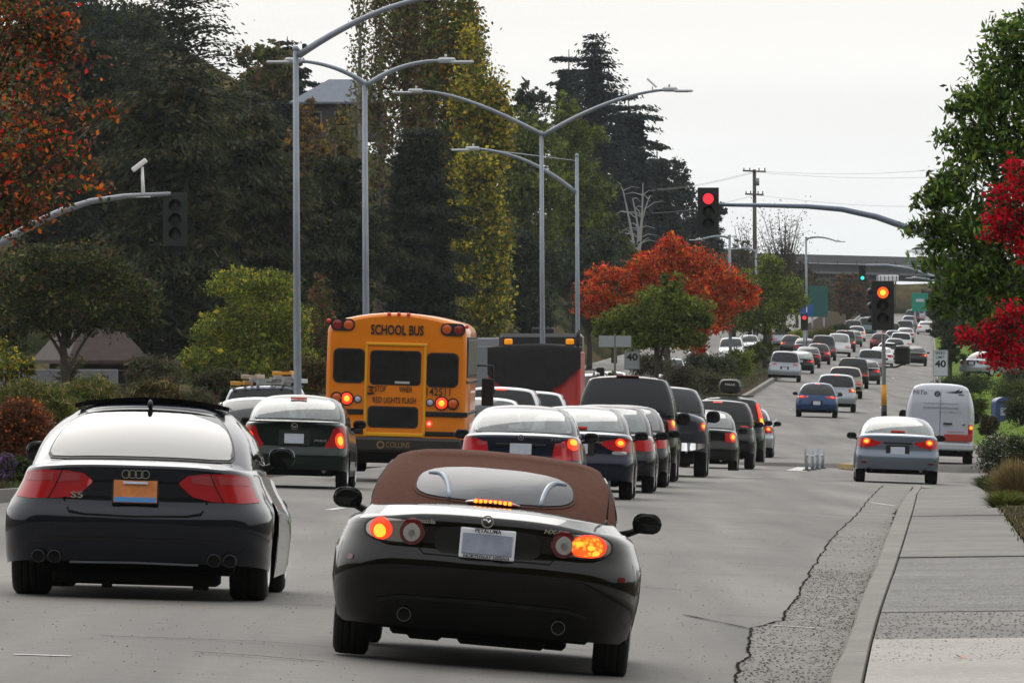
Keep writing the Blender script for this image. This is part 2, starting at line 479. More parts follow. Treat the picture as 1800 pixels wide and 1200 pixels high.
def jpx(name, pts, w, seed, jx=.02, m=None, off=.008): return jag(name, [gp(*q) for q in pts], w, m or M_crack, seed, .3, jx, off)
jpx("crack", [(1318, 1105), (1200, 1081)], .025, 5); jpx("crack", [(1504, 908), (1430, 903)], .03, 6); jpx("crack", [(1478, 945), (1420, 940)], .02, 7); jpx("crack", [(1430, 1013), (1405, 1011)], .02, 8)
jpx("crack", [(1480, 942), (1540, 945)], .03, 9, m=M_paint); jpx("crack", [(1505, 965), (1535, 965)], .03, 10); jpx("crack", [(1440, 1013), (1470, 1017)], .02, 11); jpx("crack", [(1462, 1092), (1500, 1094)], .02, 12)
jpx("crack", [(1530, 883), (1580, 890)], .05, 13, m=M_paint); jpx("crack", [(1555, 852), (1610, 852)], .10, 14, m=M_paint); jpx("crack", [(1525, 852), (1555, 853)], .08, 15)
jag("gutter_joint", KF, .02, seed=16, jx=.008)
M_gdx = surface_mat("debris_brown", (.05, .035, .025), rough=.95)
jpx("gutter_patch", [(1572, 925), (1576, 905), (1580, 895)], .10, 17, .03, M_gdx)
strip("road_marking", M_paint, lambda d: crk_u(d) + .02, lambda d: kf(d) - .22, gp(1400, 1104)[1], 0, .009, 5, ds=[gp(1400, 1103)[1] + .0, gp(1400, 1103)[1] + .10])
def grit(name, n, fu0, fu1, d0, d1, zf, m, seed, s0=.004, s1=.010, label=None):
    rg = np.random.default_rng(seed); d = d0 + (d1 - d0) * rg.uniform(0, 1, n) ** 1.3; V = []; Fc = []
    for k in range(n):
        a, b = fu0(d[k]), fu1(d[k]); u = a + (b - a) * rg.uniform(); s_ = rg.uniform(s0, s1); x, y, z = uX(u, d[k]), d[k], zf(u, d[k])
        o = len(V); V += [(x - s_, y, z), (x, y - s_, z), (x + s_, y, z), (x, y + s_, z), (x - s_ * .4, y - s_ * .3, z + s_ * .7), (x + s_ * .4, y - s_ * .3, z + s_ * .7)]
        Fc += [(o, o + 1, o + 4), (o + 1, o + 5, o + 4), (o + 1, o + 2, o + 5), (o + 2, o + 3, o + 5), (o + 3, o + 4, o + 5), (o + 3, o, o + 4)]
    me = bpy.data.meshes.new(name); me.from_pydata(V, [], Fc); o = link(name, me, None, m); o['kind'] = 'stuff'; o['label'] = label or "loose grit and exposed stones in the concrete"
M_gp = surface_mat("grit_pale", (.185, .175, .155), rough=.9); M_gd = surface_mat("grit_dark", (.06, .055, .048), rough=.95)
grit("exposed_stones", 3000, crk_u, kf, 44, 84, lambda u, d: zroad(u, d) + .004, M_gp, 1)
grit("dark_grit", 450, crk_u, kf, 44, 110, lambda u, d: zroad(u, d) + .004, M_gd, 2)
grit("road_grit", 700, lambda d: -9, crk_u, 46, 110, zroad, M_gd, 3, .003, .007)
grit("road_pale_stones", 1600, lambda d: -9, crk_u, 46, 110, zroad, M_gp, 4, .003, .006)
grit("pavement_stones", 2000, lambda d: kbk(d) + .02, lambda d: .95, 52.6, 72, lambda u, d: zwalk(u, d), M_gp, 5)
grit("pale_slab_grit", 600, lambda d: kbk(d) + .02, lambda d: .9, 44, 51.5, zwalk, M_gd, 6, .003, .006)
grit("kerb_debris", 130, lambda d: kf(d) - .12, lambda d: kf(d) + .01, 46, 170, lambda u, d: zroad(u, d) + .004, M_gdx, 7, .004, .010)
for q in range(34):
    dd_ = 50 + q * 3 + R.uniform(-2, 2); uu_ = R.uniform(-5, -1.4)
    jag("crack", [(uu_, dd_), (uu_ + R.uniform(.4, 2.2), dd_ + R.uniform(-.3, .3))], .03, seed=60 + q, jx=.03)

# medians and verges
def zmed(u, d): return zroad(u, d) + .15
strip("median", M_soil, -14.5, -12.2, 30, 182, 0, 4, zf=zmed)
for a in (-12.2, -14.5):
    strip("median_kerb", M_curb, a - .09, a + .09, 30, 182, .02, 1, zf=zmed, thick=.25)
MEDW = lambda d: float(np.interp(d, [268, 290, 1400], [-11.2, -9.05, -9.05]))
strip("median_far", M_soil, -14.0, MEDW, 268, 1400, .05, 4, zf=zmed)
strip("median_kerb_far", M_curb, lambda d: MEDW(d) - .1, lambda d: MEDW(d) + .12, 268, 1400, .06, 1, zf=zmed, thick=.25)
strip("median_kerb_far_side", M_curb, -14.2, -14.0, 268, 1400, .06, 1, zf=zmed, thick=.25)
strip("verge", M_soil, 1.03, 9, 30, 172, .02, 6, zf=lambda u, d: zwalk(min(u, .9), d) + .05 * max(0, u - .9))
def zverge(u, d): return zroad(min(edge_r(d), u), d) + .13 + .32 * max(0, min(u - edge_r(d) - .8, 9)) * float(np.interp(d, [228, 280, 330, 400, 600], [.2, .6, 1, .8, .4]))
strip("verge_lawn", M_lawn, lambda d: edge_r(d) + .15, 16, 229, 900, 0, 10, zf=zverge)
strip("verge_kerb", M_curb, lambda d: edge_r(d), lambda d: edge_r(d) + .16, 229, 1400, .14, 1, thick=.25)
strip("corner_lawn", M_grassland, 1.9, 16, 172, 195, .08, 6, zf=lambda u, d: zroad(1.2, d) + .04 * (u - 1.9))

# markings
def mark(u0, u1, d0, d1, off=.005, m=None, skew=0.0):
    n = max(1, int((d1 - d0) / 2.5)); rows = []
    for i in range(n + 1):
        d = lerp(d0, d1, i / n); rows.append([(uX(u0 + skew * i / n, d), d, zroad(u0, d) + off), (uX(u1 + skew * i / n, d), d, zroad(u1, d) + off)])
    o = MB().grid(rows, False).obj("road_marking", m or M_paint); o['kind'] = 'structure'
for d0 in (113, 125): mark(-7.75, -7.63, d0, d0 + 3)
for d0 in (54, 66, 78, 90, 101, 137, 149): mark(-7.75, -7.63, d0, d0 + 2.2)
for d0 in [334 + 3.2 * i for i in range(10)] + [400, 430, 460, 500]: mark(-6.3, -6.2, d0, d0 + 1.2)
for d0 in (300, 418, 470, 560, 640, 700): mark(-2.3, -2.18, d0, d0 + 3.4)
for d0 in (252, 268): mark(-8.2, 1.4, d0, d0 + .6)
for d0 in (182.5, 190): mark(-11.8, -3.6, d0, d0 + .5)
mark(-3.45, -2.95, 213, 226, .006, None, .1)
_a, _b = gp(22, 1151), gp(132, 1151)
mark(_a[0], _b[0], _a[1], _a[1] + .12)
# small concrete island that carries the signal post
isl = []
for d, a, b in ((222, -1.9, -1.2), (226, -2.3, -.95), (234, -2.1, -.75), (243, -1.9, -.6), (245, -1.6, -.9)): isl.append((d, a, b))
rows = [[(uX(a, d), d, zroad(-2, d) - .05), (uX(a, d), d, zroad(-2, d) + .13), (uX(b, d), d, zroad(-2, d) + .13), (uX(b, d), d, zroad(-2, d) - .05)] for d, a, b in isl]
mb = MB().grid(rows, False); mb.add(rows[0], [(0, 1, 2, 3)]); o = mb.obj("traffic_island", M_curb); o['kind'] = 'structure'
rows2 = [[(uX(a - .02, d), d, zroad(-2, d) + .02), (uX(a - .01, d), d, zroad(-2, d) + .145), (uX(b + .01, d), d, zroad(-2, d) + .145)] for d, a, b in isl[:2]]
mb = MB().grid(rows2, False); mb.add([rows2[0][0], rows2[0][1], rows2[0][2], (rows2[0][2][0], rows2[0][2][1], rows2[0][0][2])], [(0, 1, 2, 3)]); 
o = mb.obj("island_nose_paint", M_yellow); o['kind'] = 'structure'
for e_, v in enumerate(o.data.vertices): v.co.y -= .01
# ------------------------------------------------------------------ vehicles
M_glass = mat("glass_dark", (.008, .009, .010), .04, 0, .40, .0, ior=1.5)
M_glass2 = mat("glass_pale", (.10, .115, .115), .04, 0, .5, 1.0, ior=1.6)
M_tyre = mat("tyre_rubber", (.012, .012, .012), .8, 0, .3, bump=(90, .4))
M_rim = mat("rim_alloy", (.45, .46, .47), .3, .8)
M_rimdark = mat("rim_dark", (.05, .05, .05), .4, .6)
M_black = mat("black_plastic", (.012, .012, .012), .55, 0, .35)
M_under = mat("underbody", (.008, .008, .008), .9, 0, .2)
M_chrome = mat("chrome", (.75, .75, .76), .12, 1.0)
M_steel = mat("steel", (.35, .35, .35), .35, 1.0)
M_redlens = mat("red_lens", (.42, .008, .013), .2, 0, .5, .15)
M_darkred = mat("dark_red_lens", (.12, .004, .006), .15, 0, .5, .8)
M_clear = mat("clear_lens", (.45, .43, .42), .12, .3, .6, .8)
M_amberlens = mat("amber_lens", (.5, .13, .015), .15, 0, .5, .8)
M_bl = mat("brake_light_lit", (.5, .02, .01), .3, emit=(1.0, .05, .012), es=1.3)
M_blhot = mat("brake_light_core", (.6, .2, .02), .3, emit=(1.0, .40, .03), es=1.7)
M_blsoft = mat("brake_light_soft", (.4, .02, .015), .3, emit=(1.0, .035, .02), es=.15)
M_plate = mat("licence_plate", (.50, .54, .62), .35, noise=(9, .12))
M_white = mat("white_print", (.75, .75, .75), .5)
M_blackprint = mat("black_print", (.01, .01, .01), .5)
def paint(name, col, metal=.0, rough=.28): return mat("paint_" + name, col, rough, metal, .05, .70, noise=(1.5, .04))

M_seat = mat("seat_fabric", (.03, .03, .032), .9)
M_glassT = mat("glass_clear", (.16, .18, .175), .04, 0, .5, .9, ior=1.6, noise=(3.0, .3))
def _seethrough(m, fac, tint):
    t = m.node_tree; tr = t.nodes.new("ShaderNodeBsdfTransparent"); tr.inputs[0].default_value = (*tint, 1); mx_ = t.nodes.new("ShaderNodeMixShader"); mx_.inputs[0].default_value = fac
    t.links.new(tr.outputs[0], mx_.inputs[1]); t.links.new(t.nodes["Principled BSDF"].outputs[0], mx_.inputs[2]); t.links.new(mx_.outputs[0], t.nodes["Material Output"].inputs[0])
_seethrough(M_glassT, .62, (.85, .9, .88))
class Shell:
    """lower body of a vehicle: stacked outlines from the sill to the shoulder"""
    def __init__(s, L, W, belt, bot, rearp, frontp=None, insets=((0, .03), (.35, .0), (.6, .0), (.9, .03)), arches=(), bow=.05, rc=(.22, .3), fc=(.3, .5), drop=.03,
                 rr=.08, flare=.0, taper=(.03, .08), ds=.07, nr=8, nc=7, nv=9, na=4, dropp=2.6):
        s.L, s.W, s.belt, s.bot, s.rearp, s.frontp = L, W, belt, bot, rearp, frontp or [(0, .1), (.4, 0), (.7, .1), (1, .3)]
        s.insets = insets; s.arches = arches; s.drop = drop; s.dropp = dropp; s.rr = rr; s.flare = flare; s.taper = taper; s.bow = bow
        hw = W / 2; pts = []
        for i in range(nr):
            x = (hw - rc[0]) * i / nr; pts.append((x, bow * (x / hw) ** 2))
        xc = hw - rc[0]; yb = bow * (xc / hw) ** 2
        for i in range(nc + 1):
            t = math.pi / 2 * i / nc; pts.append((xc + rc[0] * math.sin(t) ** .9, yb + rc[1] * (1 - math.cos(t))))
        y0 = yb + rc[1]; y1 = L - fc[1] - .1; n = max(6, int((y1 - y0) / ds))
        for i in range(1, n): pts.append((hw, lerp(y0, y1, i / n)))
        for i in range(nc + 1):
            t = math.pi / 2 * i / nc; pts.append((hw - fc[0] + fc[0] * math.cos(t), y1 + fc[1] * math.sin(t)))
        for i in range(1, nr + 1):
            x = (hw - fc[0]) * (1 - i / nr); pts.append((x, L - .1 * (x / hw) ** 2 if i < nr else L))
        s.nom = []
        for x, y in pts:
            if x > 0:
                k = 1 - taper[0] * max(0, 1 - y / 1.4) ** 2 - taper[1] * max(0, 1 - (L - y) / 1.4) ** 2
                fl = sum(flare * math.exp(-((y - a) / .38) ** 2) for a, _ in arches) if x > hw * .8 else 0
                x = x * k + fl
            s.nom.append((x, y))
        s.sarc = [0]
        for a, b in zip(s.nom, s.nom[1:]): s.sarc.append(s.sarc[-1] + math.hypot(a[0] - b[0], a[1] - b[1]))
        s.nv, s.na = nv, na
    def top(s, x, y):
        return float(np.interp(y, [b[0] for b in s.belt], [b[1] for b in s.belt])) - s.drop * min(1.2, abs(x) / (s.W / 2)) ** s.dropp
    def botz(s, x, y):
        z = float(np.interp(y, [b[0] for b in s.bot], [b[1] for b in s.bot]))
        if x > s.W * .3:
            for ya, ra in s.arches:
                if abs(y - ya) < ra * 1.12: z = max(z, ra * .92 + math.sqrt(max(0, (ra * 1.12) ** 2 - (y - ya) ** 2)))
        return z
    def at(s, sx, z, off=0.0):
        a = abs(sx); x0 = float(np.interp(a, s.sarc, [p[0] for p in s.nom])); y0 = float(np.interp(a, s.sarc, [p[1] for p in s.nom]))
        return s._pos(x0, y0, z, math.copysign(1, sx) if sx else 1, off)
    def _pos(s, x0, y0, z, sg=1, off=0.0):
        tp = s.top(x0, y0); i2 = 0
        if z > tp - s.rr:
            q = min(1, (z - (tp - s.rr)) / s.rr); i2 = s.rr * (1 - math.sqrt(max(0, 1 - q * q)))
        ins = float(np.interp(z / max(tp, .5), [b[0] for b in s.insets], [b[1] for b in s.insets])) + i2
        x = x0 * (1 - ins / (s.W / 2))
        wr = max(0, 1 - y0 / .8); wf = max(0, 1 - (s.L - y0) / 1.0)
        y = y0 + min(1, wr * 1.6) * (float(np.interp(z, [b[0] for b in s.rearp], [b[1] for b in s.rearp])) + i2 * .8) - min(1, wf * 1.6) * (float(np.interp(z, [b[0] for b in s.frontp], [b[1] for b in s.frontp])) + i2)
        return (x * sg, y, z)
    def rear(s, x, z, off=.004):
        """point on the rear face at rear-view position x, z"""
        a = abs(x); lo = 0; hi = s.sarc[-1] * .35
        for _ in range(22):
            m = (lo + hi) / 2
            if s.at(m, z)[0] < a: lo = m
            else: hi = m
        p = s.at(lo, z); return (x, p[1] - off, z)
    def s_of(s, x, z):
        a = abs(x); lo = 0; hi = s.sarc[-1] * .35
        for _ in range(22):
            m = (lo + hi) / 2
            if s.at(m, z)[0] < a: lo = m
            else: hi = m
        return math.copysign(lo, x)
    def build(s, m, parent, name="body"):
        loops = []
        zs = []
        for (x, y) in s.nom:
            b = s.botz(x, y); t = s.top(x, y); t0 = max(t - s.rr, b + .01)
            col = [lerp(b, t0, j / s.nv) for j in range(s.nv + 1)] + [t - s.rr + s.rr * math.sin(math.pi / 2 * j / s.na) for j in range(1, s.na + 1)]
            zs.append([max(c, b) for c in col])
        nl = s.nv + 1 + s.na
        full = s.nom + [(-x, y) for x, y in s.nom[-2:0:-1]]
        zf = zs + zs[-2:0:-1]
        nn = len(full); vs = []
        for j in range(nl):
            for i, (x, y) in enumerate(full):
                vs.append(s._pos(abs(x), y, zf[i][j], -1 if x < 0 else 1))
        fs = []
        for j in range(nl - 1):
            for i in range(nn):
                i2 = (i + 1) % nn; fs.append((j * nn + i, j * nn + i2, (j + 1) * nn + i2, (j + 1) * nn + i))
        base = (nl - 1) * nn; last = vs[base:]
        prev = base
        for kk in (.93, .82, .6, .35, .12):
            o = len(vs)
            for (x, y, z) in last:
                ys = min(max(y, 1.0), s.L - 1.0); xx = x * kk; yy = ys + (y - ys) * kk
                vs.append((xx, yy, s.top(xx, yy)))
            for i in range(nn):
                i2 = (i + 1) % nn; fs.append((prev + i, prev + i2, o + i2, o + i))
            prev = o
        fs.append(tuple(prev + i for i in range(nn)))
        mb = MB().add(vs, fs, True)
        return mb.obj(name, m, parent)

class Cabin:
    """greenhouse: lofted from the base outline on the shoulder line to the roof edge"""
    def __init__(s, sh, H, rb, rt, ft, fb, wb, wt, bulge=.045, rc=.15, crown=.045, bow=.10, ns=16, nr=6, nc=5, nv=7, roofbow=.06, edge=.035, pw=2.4):
        s.sh, s.H, s.crown, s.edge, s.pw = sh, H, crown, edge, pw
        s.nr, s.nc, s.ns, s.nv, s.bulge = nr, nc, ns, nv, bulge
        def outline(hw, y0, y1, bw, r):
            p = []
            for i in range(nr): x = (hw - r) * i / nr; p.append((x, y0 + bw * (x / hw) ** 2))
            xc = hw - r; yc = y0 + bw * (xc / hw) ** 2
            for i in range(nc + 1): t = math.pi / 2 * i / nc; p.append((xc + r * math.sin(t), yc + r * 1.3 * (1 - math.cos(t))))
            ya = yc + r * 1.3; yb_ = y1 - bw * 1.5 - r * 1.3
            for i in range(1, ns): p.append((hw, lerp(ya, yb_, i / ns)))
            for i in range(nc + 1): t = math.pi / 2 * i / nc; p.append((hw - r + r * math.cos(t), yb_ + r * 1.3 * math.sin(t)))
            for i in range(1, nr + 1): x = (hw - r) * (1 - i / nr); p.append((x, y1 - bw * 1.5 * (x / hw) ** 2))
            return p
        s.b = outline(wb, rb, fb, bow, rc); s.t = outline(wt, rt, ft, roofbow, rc)
        s.wt = wt; s.rt, s.ft = rt, ft
        s.n = len(s.b)
    def at(s, i, v):
        sg = -1 if i < 0 else 1; a = abs(i); a = min(a, s.n - 1.001); k = int(a); f = a - k
        bx, by = lerp(s.b[k][0], s.b[k + 1][0], f), lerp(s.b[k][1], s.b[k + 1][1], f)
        tx, ty = lerp(s.t[k][0], s.t[k + 1][0], f), lerp(s.t[k][1], s.t[k + 1][1], f)
        bz = s.sh.top(bx, by) - .03
        tz = s.H - s.crown * (tx / s.wt) ** 2 - s.edge
        vv = min(1, v); bl = s.bulge * math.sin(math.pi * vv)
        x = lerp(bx, tx, vv); y = lerp(by, ty, vv); z = lerp(bz, tz, vv)
        cx = 0; cy = (s.rt + s.ft) / 2; dx, dy = x - cx, (y - cy)
        l = math.hypot(dx, dy * .5) + 1e-6
        return (sg * (x + bl * dx / l), y + bl * dy * .5 / l, z + bl * .6)
    def build(s, m, parent, name="roof_and_pillars", holes=False):
        idx = list(range(s.n)) + [-i for i in range(s.n - 2, 0, -1)]
        vs = []; fs = []; nn = len(idx)
        for j in range(s.nv + 1):
            for i in idx: vs.append(s.at(i, j / s.nv))
        for j in range(s.nv):
            for i in range(nn):
                i2 = (i + 1) % nn; a_, b_ = abs(idx[i]), abs(idx[i2])
                if holes and 1 <= j <= s.nv - 2 and (max(a_, b_) <= s.nr + 1 or min(a_, b_) >= s.n - 1 - s.nr): continue
                fs.append((j * nn + i, j * nn + i2, (j + 1) * nn + i2, (j + 1) * nn + i))
        last = vs[-nn:]; prev = s.nv * nn
        for kk in (.97, .9, .75, .5, .25):
            o = len(vs)
            for (x, y, z) in last:
                y0, y1 = min(s.rt + .45, (s.rt + s.ft) / 2), max(s.ft - .45, (s.rt + s.ft) / 2); ys = min(max(y, y0), y1)
                xx = x * kk; yy = ys + (y - ys) * kk
                vs.append((xx, yy, s.H - s.crown * (xx / s.wt) ** 2 - s.edge * kk ** 8))
            for i in range(nn): i2 = (i + 1) % nn; fs.append((prev + i, prev + i2, o + i2, o + i))
            prev = o
        fs.append(tuple(prev + i for i in range(nn)))
        return MB().add(vs, fs, True).obj(name, m, parent)

def normal(fn, a, b, e1=.01, e2=.01):
    p = Vector(fn(a, b)); u = Vector(fn(a + e1, b)) - Vector(fn(a - e1, b)); v = Vector(fn(a, b + e2)) - Vector(fn(a, b - e2))
    n = u.cross(v)
    return n.normalized() if n.length > 1e-9 else Vector((0, -1, 0))
def patch(fn, a0, a1, b0, b1, name, m, parent, off=.006, n=9, k=8.0, na=10, nb=7, inner=-.004, e1=.01, e2=.01, orient=1, shear=0.0):
    """superellipse-shaped patch lying on surface fn(a,b), with a small edge"""
    rows = []; ac, ah, bc, bh = (a0 + a1) / 2, (a1 - a0) / 2, (b0 + b1) / 2, (b1 - b0) / 2
    for j in range(nb + 1):
        q = -math.cos(math.pi * j / nb); w = max(.02, (1 - abs(q) ** k)) ** (1 / k)
        row = []
        for i in range(na + 1):
            p_ = -math.cos(math.pi * i / na) * w if k > 4 else (2 * i / na - 1) * w
            a, b = ac + ah * p_ + shear * q * ah, bc + bh * q
            nn = normal(fn, a, b, e1, e2) * orient
            row.append(tuple(Vector(fn(a, b)) + nn * off))
        rows.append(row)
    return finish_patch(rows, name, m, parent, off - inner)
def finish_patch(rows, name, m, parent, depth):
    # orientation: outward edge skirt goes back along averaged normal
    mb = MB().grid(rows)
    c = Vector((0, 0, 0)); nn = Vector((0, 0, 0))
    A = Vector(rows[0][0]); B = Vector(rows[0][-1]); C = Vector(rows[-1][0]); D = Vector(rows[-1][-1])
    nn = (D - A).cross(C - B)
    if nn.length < 1e-9: nn = Vector((0, -1, 0))
    nn.normalize()
    ref = Vector(rows[len(rows) // 2][len(rows[0]) // 2]) - Vector((0, 2.2, .6))
    if nn.dot(ref) < 0: nn = -nn
    border = rows[0] + [r[-1] for r in rows[1:]] + rows[-1][::-1][1:] + [r[0] for r in rows[::-1][1:]]
    back = [tuple(Vector(p) - nn * depth) for p in border]
    mb.grid([border, back], False)
    return mb.obj(name, m, parent)
def band(fn, pts, name, m, parent, off=.007, n=10, mrows=5, depth=.012, ref=None):
    """patch between a lower and an upper edge; pts = [(s, zb, zt)...]"""
    pts = sorted(pts); rows = []
    ss = [p[0] for p in pts]; zb = [p[1] for p in pts]; zt = [p[2] for p in pts]
    cols = sorted(set([lerp(ss[0], ss[-1], i / n) for i in range(n + 1)] + ss))
    for j in range(mrows + 1):
        row = []
        for s_ in cols:
            z = lerp(float(np.interp(s_, ss, zb)), float(np.interp(s_, ss, zt)), j / mrows)
            nn = normal(fn, s_, z, .01, .01); p = Vector(fn(s_, z))
            c = p - Vector((0, 2.2, .6))
            if nn.dot(c) < 0: nn = -nn
            row.append(tuple(p + nn * off))
        rows.append(row)
    return finish_patch(rows, name, m, parent, depth)
def ribbon(fn, pts, w, name, m, parent, off=.002):
    rows = []
    P_ = []
    for (a, b), (c, d) in zip(pts, pts[1:]):
        for i in range(6): P_.append((lerp(a, c, i / 6), lerp(b, d, i / 6)))
    P_.append(pts[-1])
    for i, (a, b) in enumerate(P_):
        a2, b2 = P_[min(i + 1, len(P_) - 1)]; a1, b1 = P_[max(i - 1, 0)]
        t = Vector((a2 - a1, b2 - b1)); t.normalize(); nx, ny = -t.y * w / 2, t.x * w / 2
        row = []
        for sg in (-1, 1):
            p = Vector(fn(a + nx * sg, b + ny * sg)); nn = normal(fn, a, b)
            if nn.dot(p - Vector((0, 2.2, .6))) < 0: nn = -nn
            row.append(tuple(p + nn * off))
        rows.append(row)
    return MB().grid(rows, False).obj(name, m, parent)

def wheel(parent, x, y, r, w, hi=False, rim=None, spokes=5):
    """x = outer face position, signed"""
    sg = 1 if x > 0 else -1; n = 32 if hi else 16
    e = thing("wheel", None, None, (x - sg * w / 2, y, r)); e.parent = parent
    h = w / 2
    prof = [(-h * .8, r * .62), (-h, r * .72), (-h * .98, r * .9), (-h * .82, r * .985), (-h * .5, r), (h * .5, r), (h * .82, r * .985), (h * .98, r * .9), (h, r * .72), (h * .8, r * .62)]
    if hi:
        g = []
        for a, b in ((-.42, -.38), (-.05, .0), (.36, .40)): g += [(h * a, r), (h * a, r - .008), (h * b, r - .008), (h * b, r)]
        prof = prof[:5] + g + prof[5:]
    MB().lathe(prof, 'x', n=n).obj("tyre", M_tyre, e)
    mb = MB()
    if hi: mb.lathe([(sg * h * .99, r * .73), (sg * h * 1.03, r * .70), (sg * h * 1.0, r * .665), (sg * h * .85, r * .655)], 'x', n=n)
    mb.lathe([(sg * h * .8, r * .66), (sg * h * .9, r * .66), (sg * h * .86, r * .60), (sg * h * .2, r * .56), (sg * h * .2, .01)], 'x', n=n)
    if spokes:
        for k in range(spokes):
            th = 2 * math.pi * k / spokes
            mb.box((sg * h * .62, math.cos(th) * r * .33, math.sin(th) * r * .33), (.03, r * .62, .06), (th, 0, 0), .008)
        mb.lathe([(sg * h * .75, .001), (sg * h * .75, .07), (sg * h * .3, .08)], 'x', n=12)
    mb.obj("rim", rim or M_rim, e)
    return e

def mirror(parent, x, y, z, sg, m, size=(.13, .09, .075), glass=True, arm=True):
    e = thing("side_mirror", None, None, (x, y, z)); e.parent = parent
    sx, sy, sz = size
    mb = MB(); vs = []; n, k = 14, 8
    def sp(c, p): return math.copysign(abs(c) ** p, c)
    for i in range(k + 1):
        ph = math.pi * i / k - math.pi / 2
        for j in range(n):
            th = 2 * math.pi * j / n
            yy = max(-.02, sp(math.cos(ph), .8) * sp(math.sin(th), .8) * sy)
            vs.append((sp(math.cos(ph), .7) * sp(math.cos(th), .8) * sx * (1 - .12 * (yy / sy)), yy, sp(math.sin(ph), .8) * sz * (1 - .1 * yy / sy)))
    fs = [(i * n + j, i * n + (j + 1) % n, (i + 1) * n + (j + 1) % n, (i + 1) * n + j) for i in range(k) for j in range(n)]
    mb.add(vs, fs, True).obj("mirror_housing", m, e)
    if arm: MB().tube([(-sg * sx * .5, .02, -sz * .6), (-sg * sx * 1.0, .03, -sz * .95), (-sg * (sx + .12), .05, -sz * 1.7)], [.022, .022, .03], 8).obj("mirror_arm", M_black, e)
    if glass:
        g = MB(); g.ellipsoid((0, -.0235, 0), (sx * .88, .004, sz * .84), 16, 8); g.obj("mirror_glass", M_glass, e)
    return e

TYPES = {
 'sedan': dict(L=4.6, W=1.78, H=1.43, belt=[(0, .98), (.5, 1.0), (1.2, .99), (3.3, .93), (4.0, .80), (4.6, .62)], bot=[(0, .30), (.5, .26), (.8, .2), (3.8, .2), (4.6, .22)],
               rearp=[(.2, .14), (.32, .03), (.5, 0), (.62, .02), (.66, .07), (.9, .1), (1.0, .06)], cab=dict(rb=.72, rt=1.5, ft=2.75, fb=3.5, wb=.80, wt=.61), wr=.325, tw=.215, wy=(.95, 3.65)),
 'hatch': dict(L=4.25, W=1.80, H=1.47, belt=[(0, .92), (.4, .97), (2.8, .95), (3.6, .84), (4.25, .62)], bot=[(0, .34), (.5, .28), (.8, .2), (3.5, .2), (4.25, .22)],
               rearp=[(.2, .12), (.35, .02), (.5, 0), (.68, .03), (.74, .10), (.95, .18), (1.1, .25)], cab=dict(rb=.20, rt=.72, ft=2.5, fb=3.35, wb=.82, wt=.58), wr=.325, tw=.22, wy=(.8, 3.4)),
 'suv': dict(L=4.6, W=1.86, H=1.70, belt=[(0, 1.08), (.4, 1.1), (2.9, 1.06), (3.8, .98), (4.6, .72)], bot=[(0, .40), (.5, .36), (.9, .27), (3.8, .27), (4.6, .3)],
               rearp=[(.3, .12), (.45, .02), (.6, 0), (.76, .02), (.82, .09), (1.1, .14)], cab=dict(rb=.14, rt=.42, ft=2.7, fb=3.5, wb=.87, wt=.70), wr=.355, tw=.235, wy=(.9, 3.6)),
 'van': dict(L=5.1, W=1.96, H=1.76, belt=[(0, 1.05), (.4, 1.07), (3.4, 1.02), (4.3, .92), (5.1, .7)], bot=[(0, .32), (.5, .3), (.9, .22), (4.1, .22), (5.1, .25)],
               rearp=[(.3, .1), (.45, .02), (.6, 0), (.76, .02), (.82, .06), (1.1, .09)], cab=dict(rb=.10, rt=.32, ft=3.0, fb=4.1, wb=.92, wt=.72), wr=.34, tw=.225, wy=(1.0, 4.05)),
}

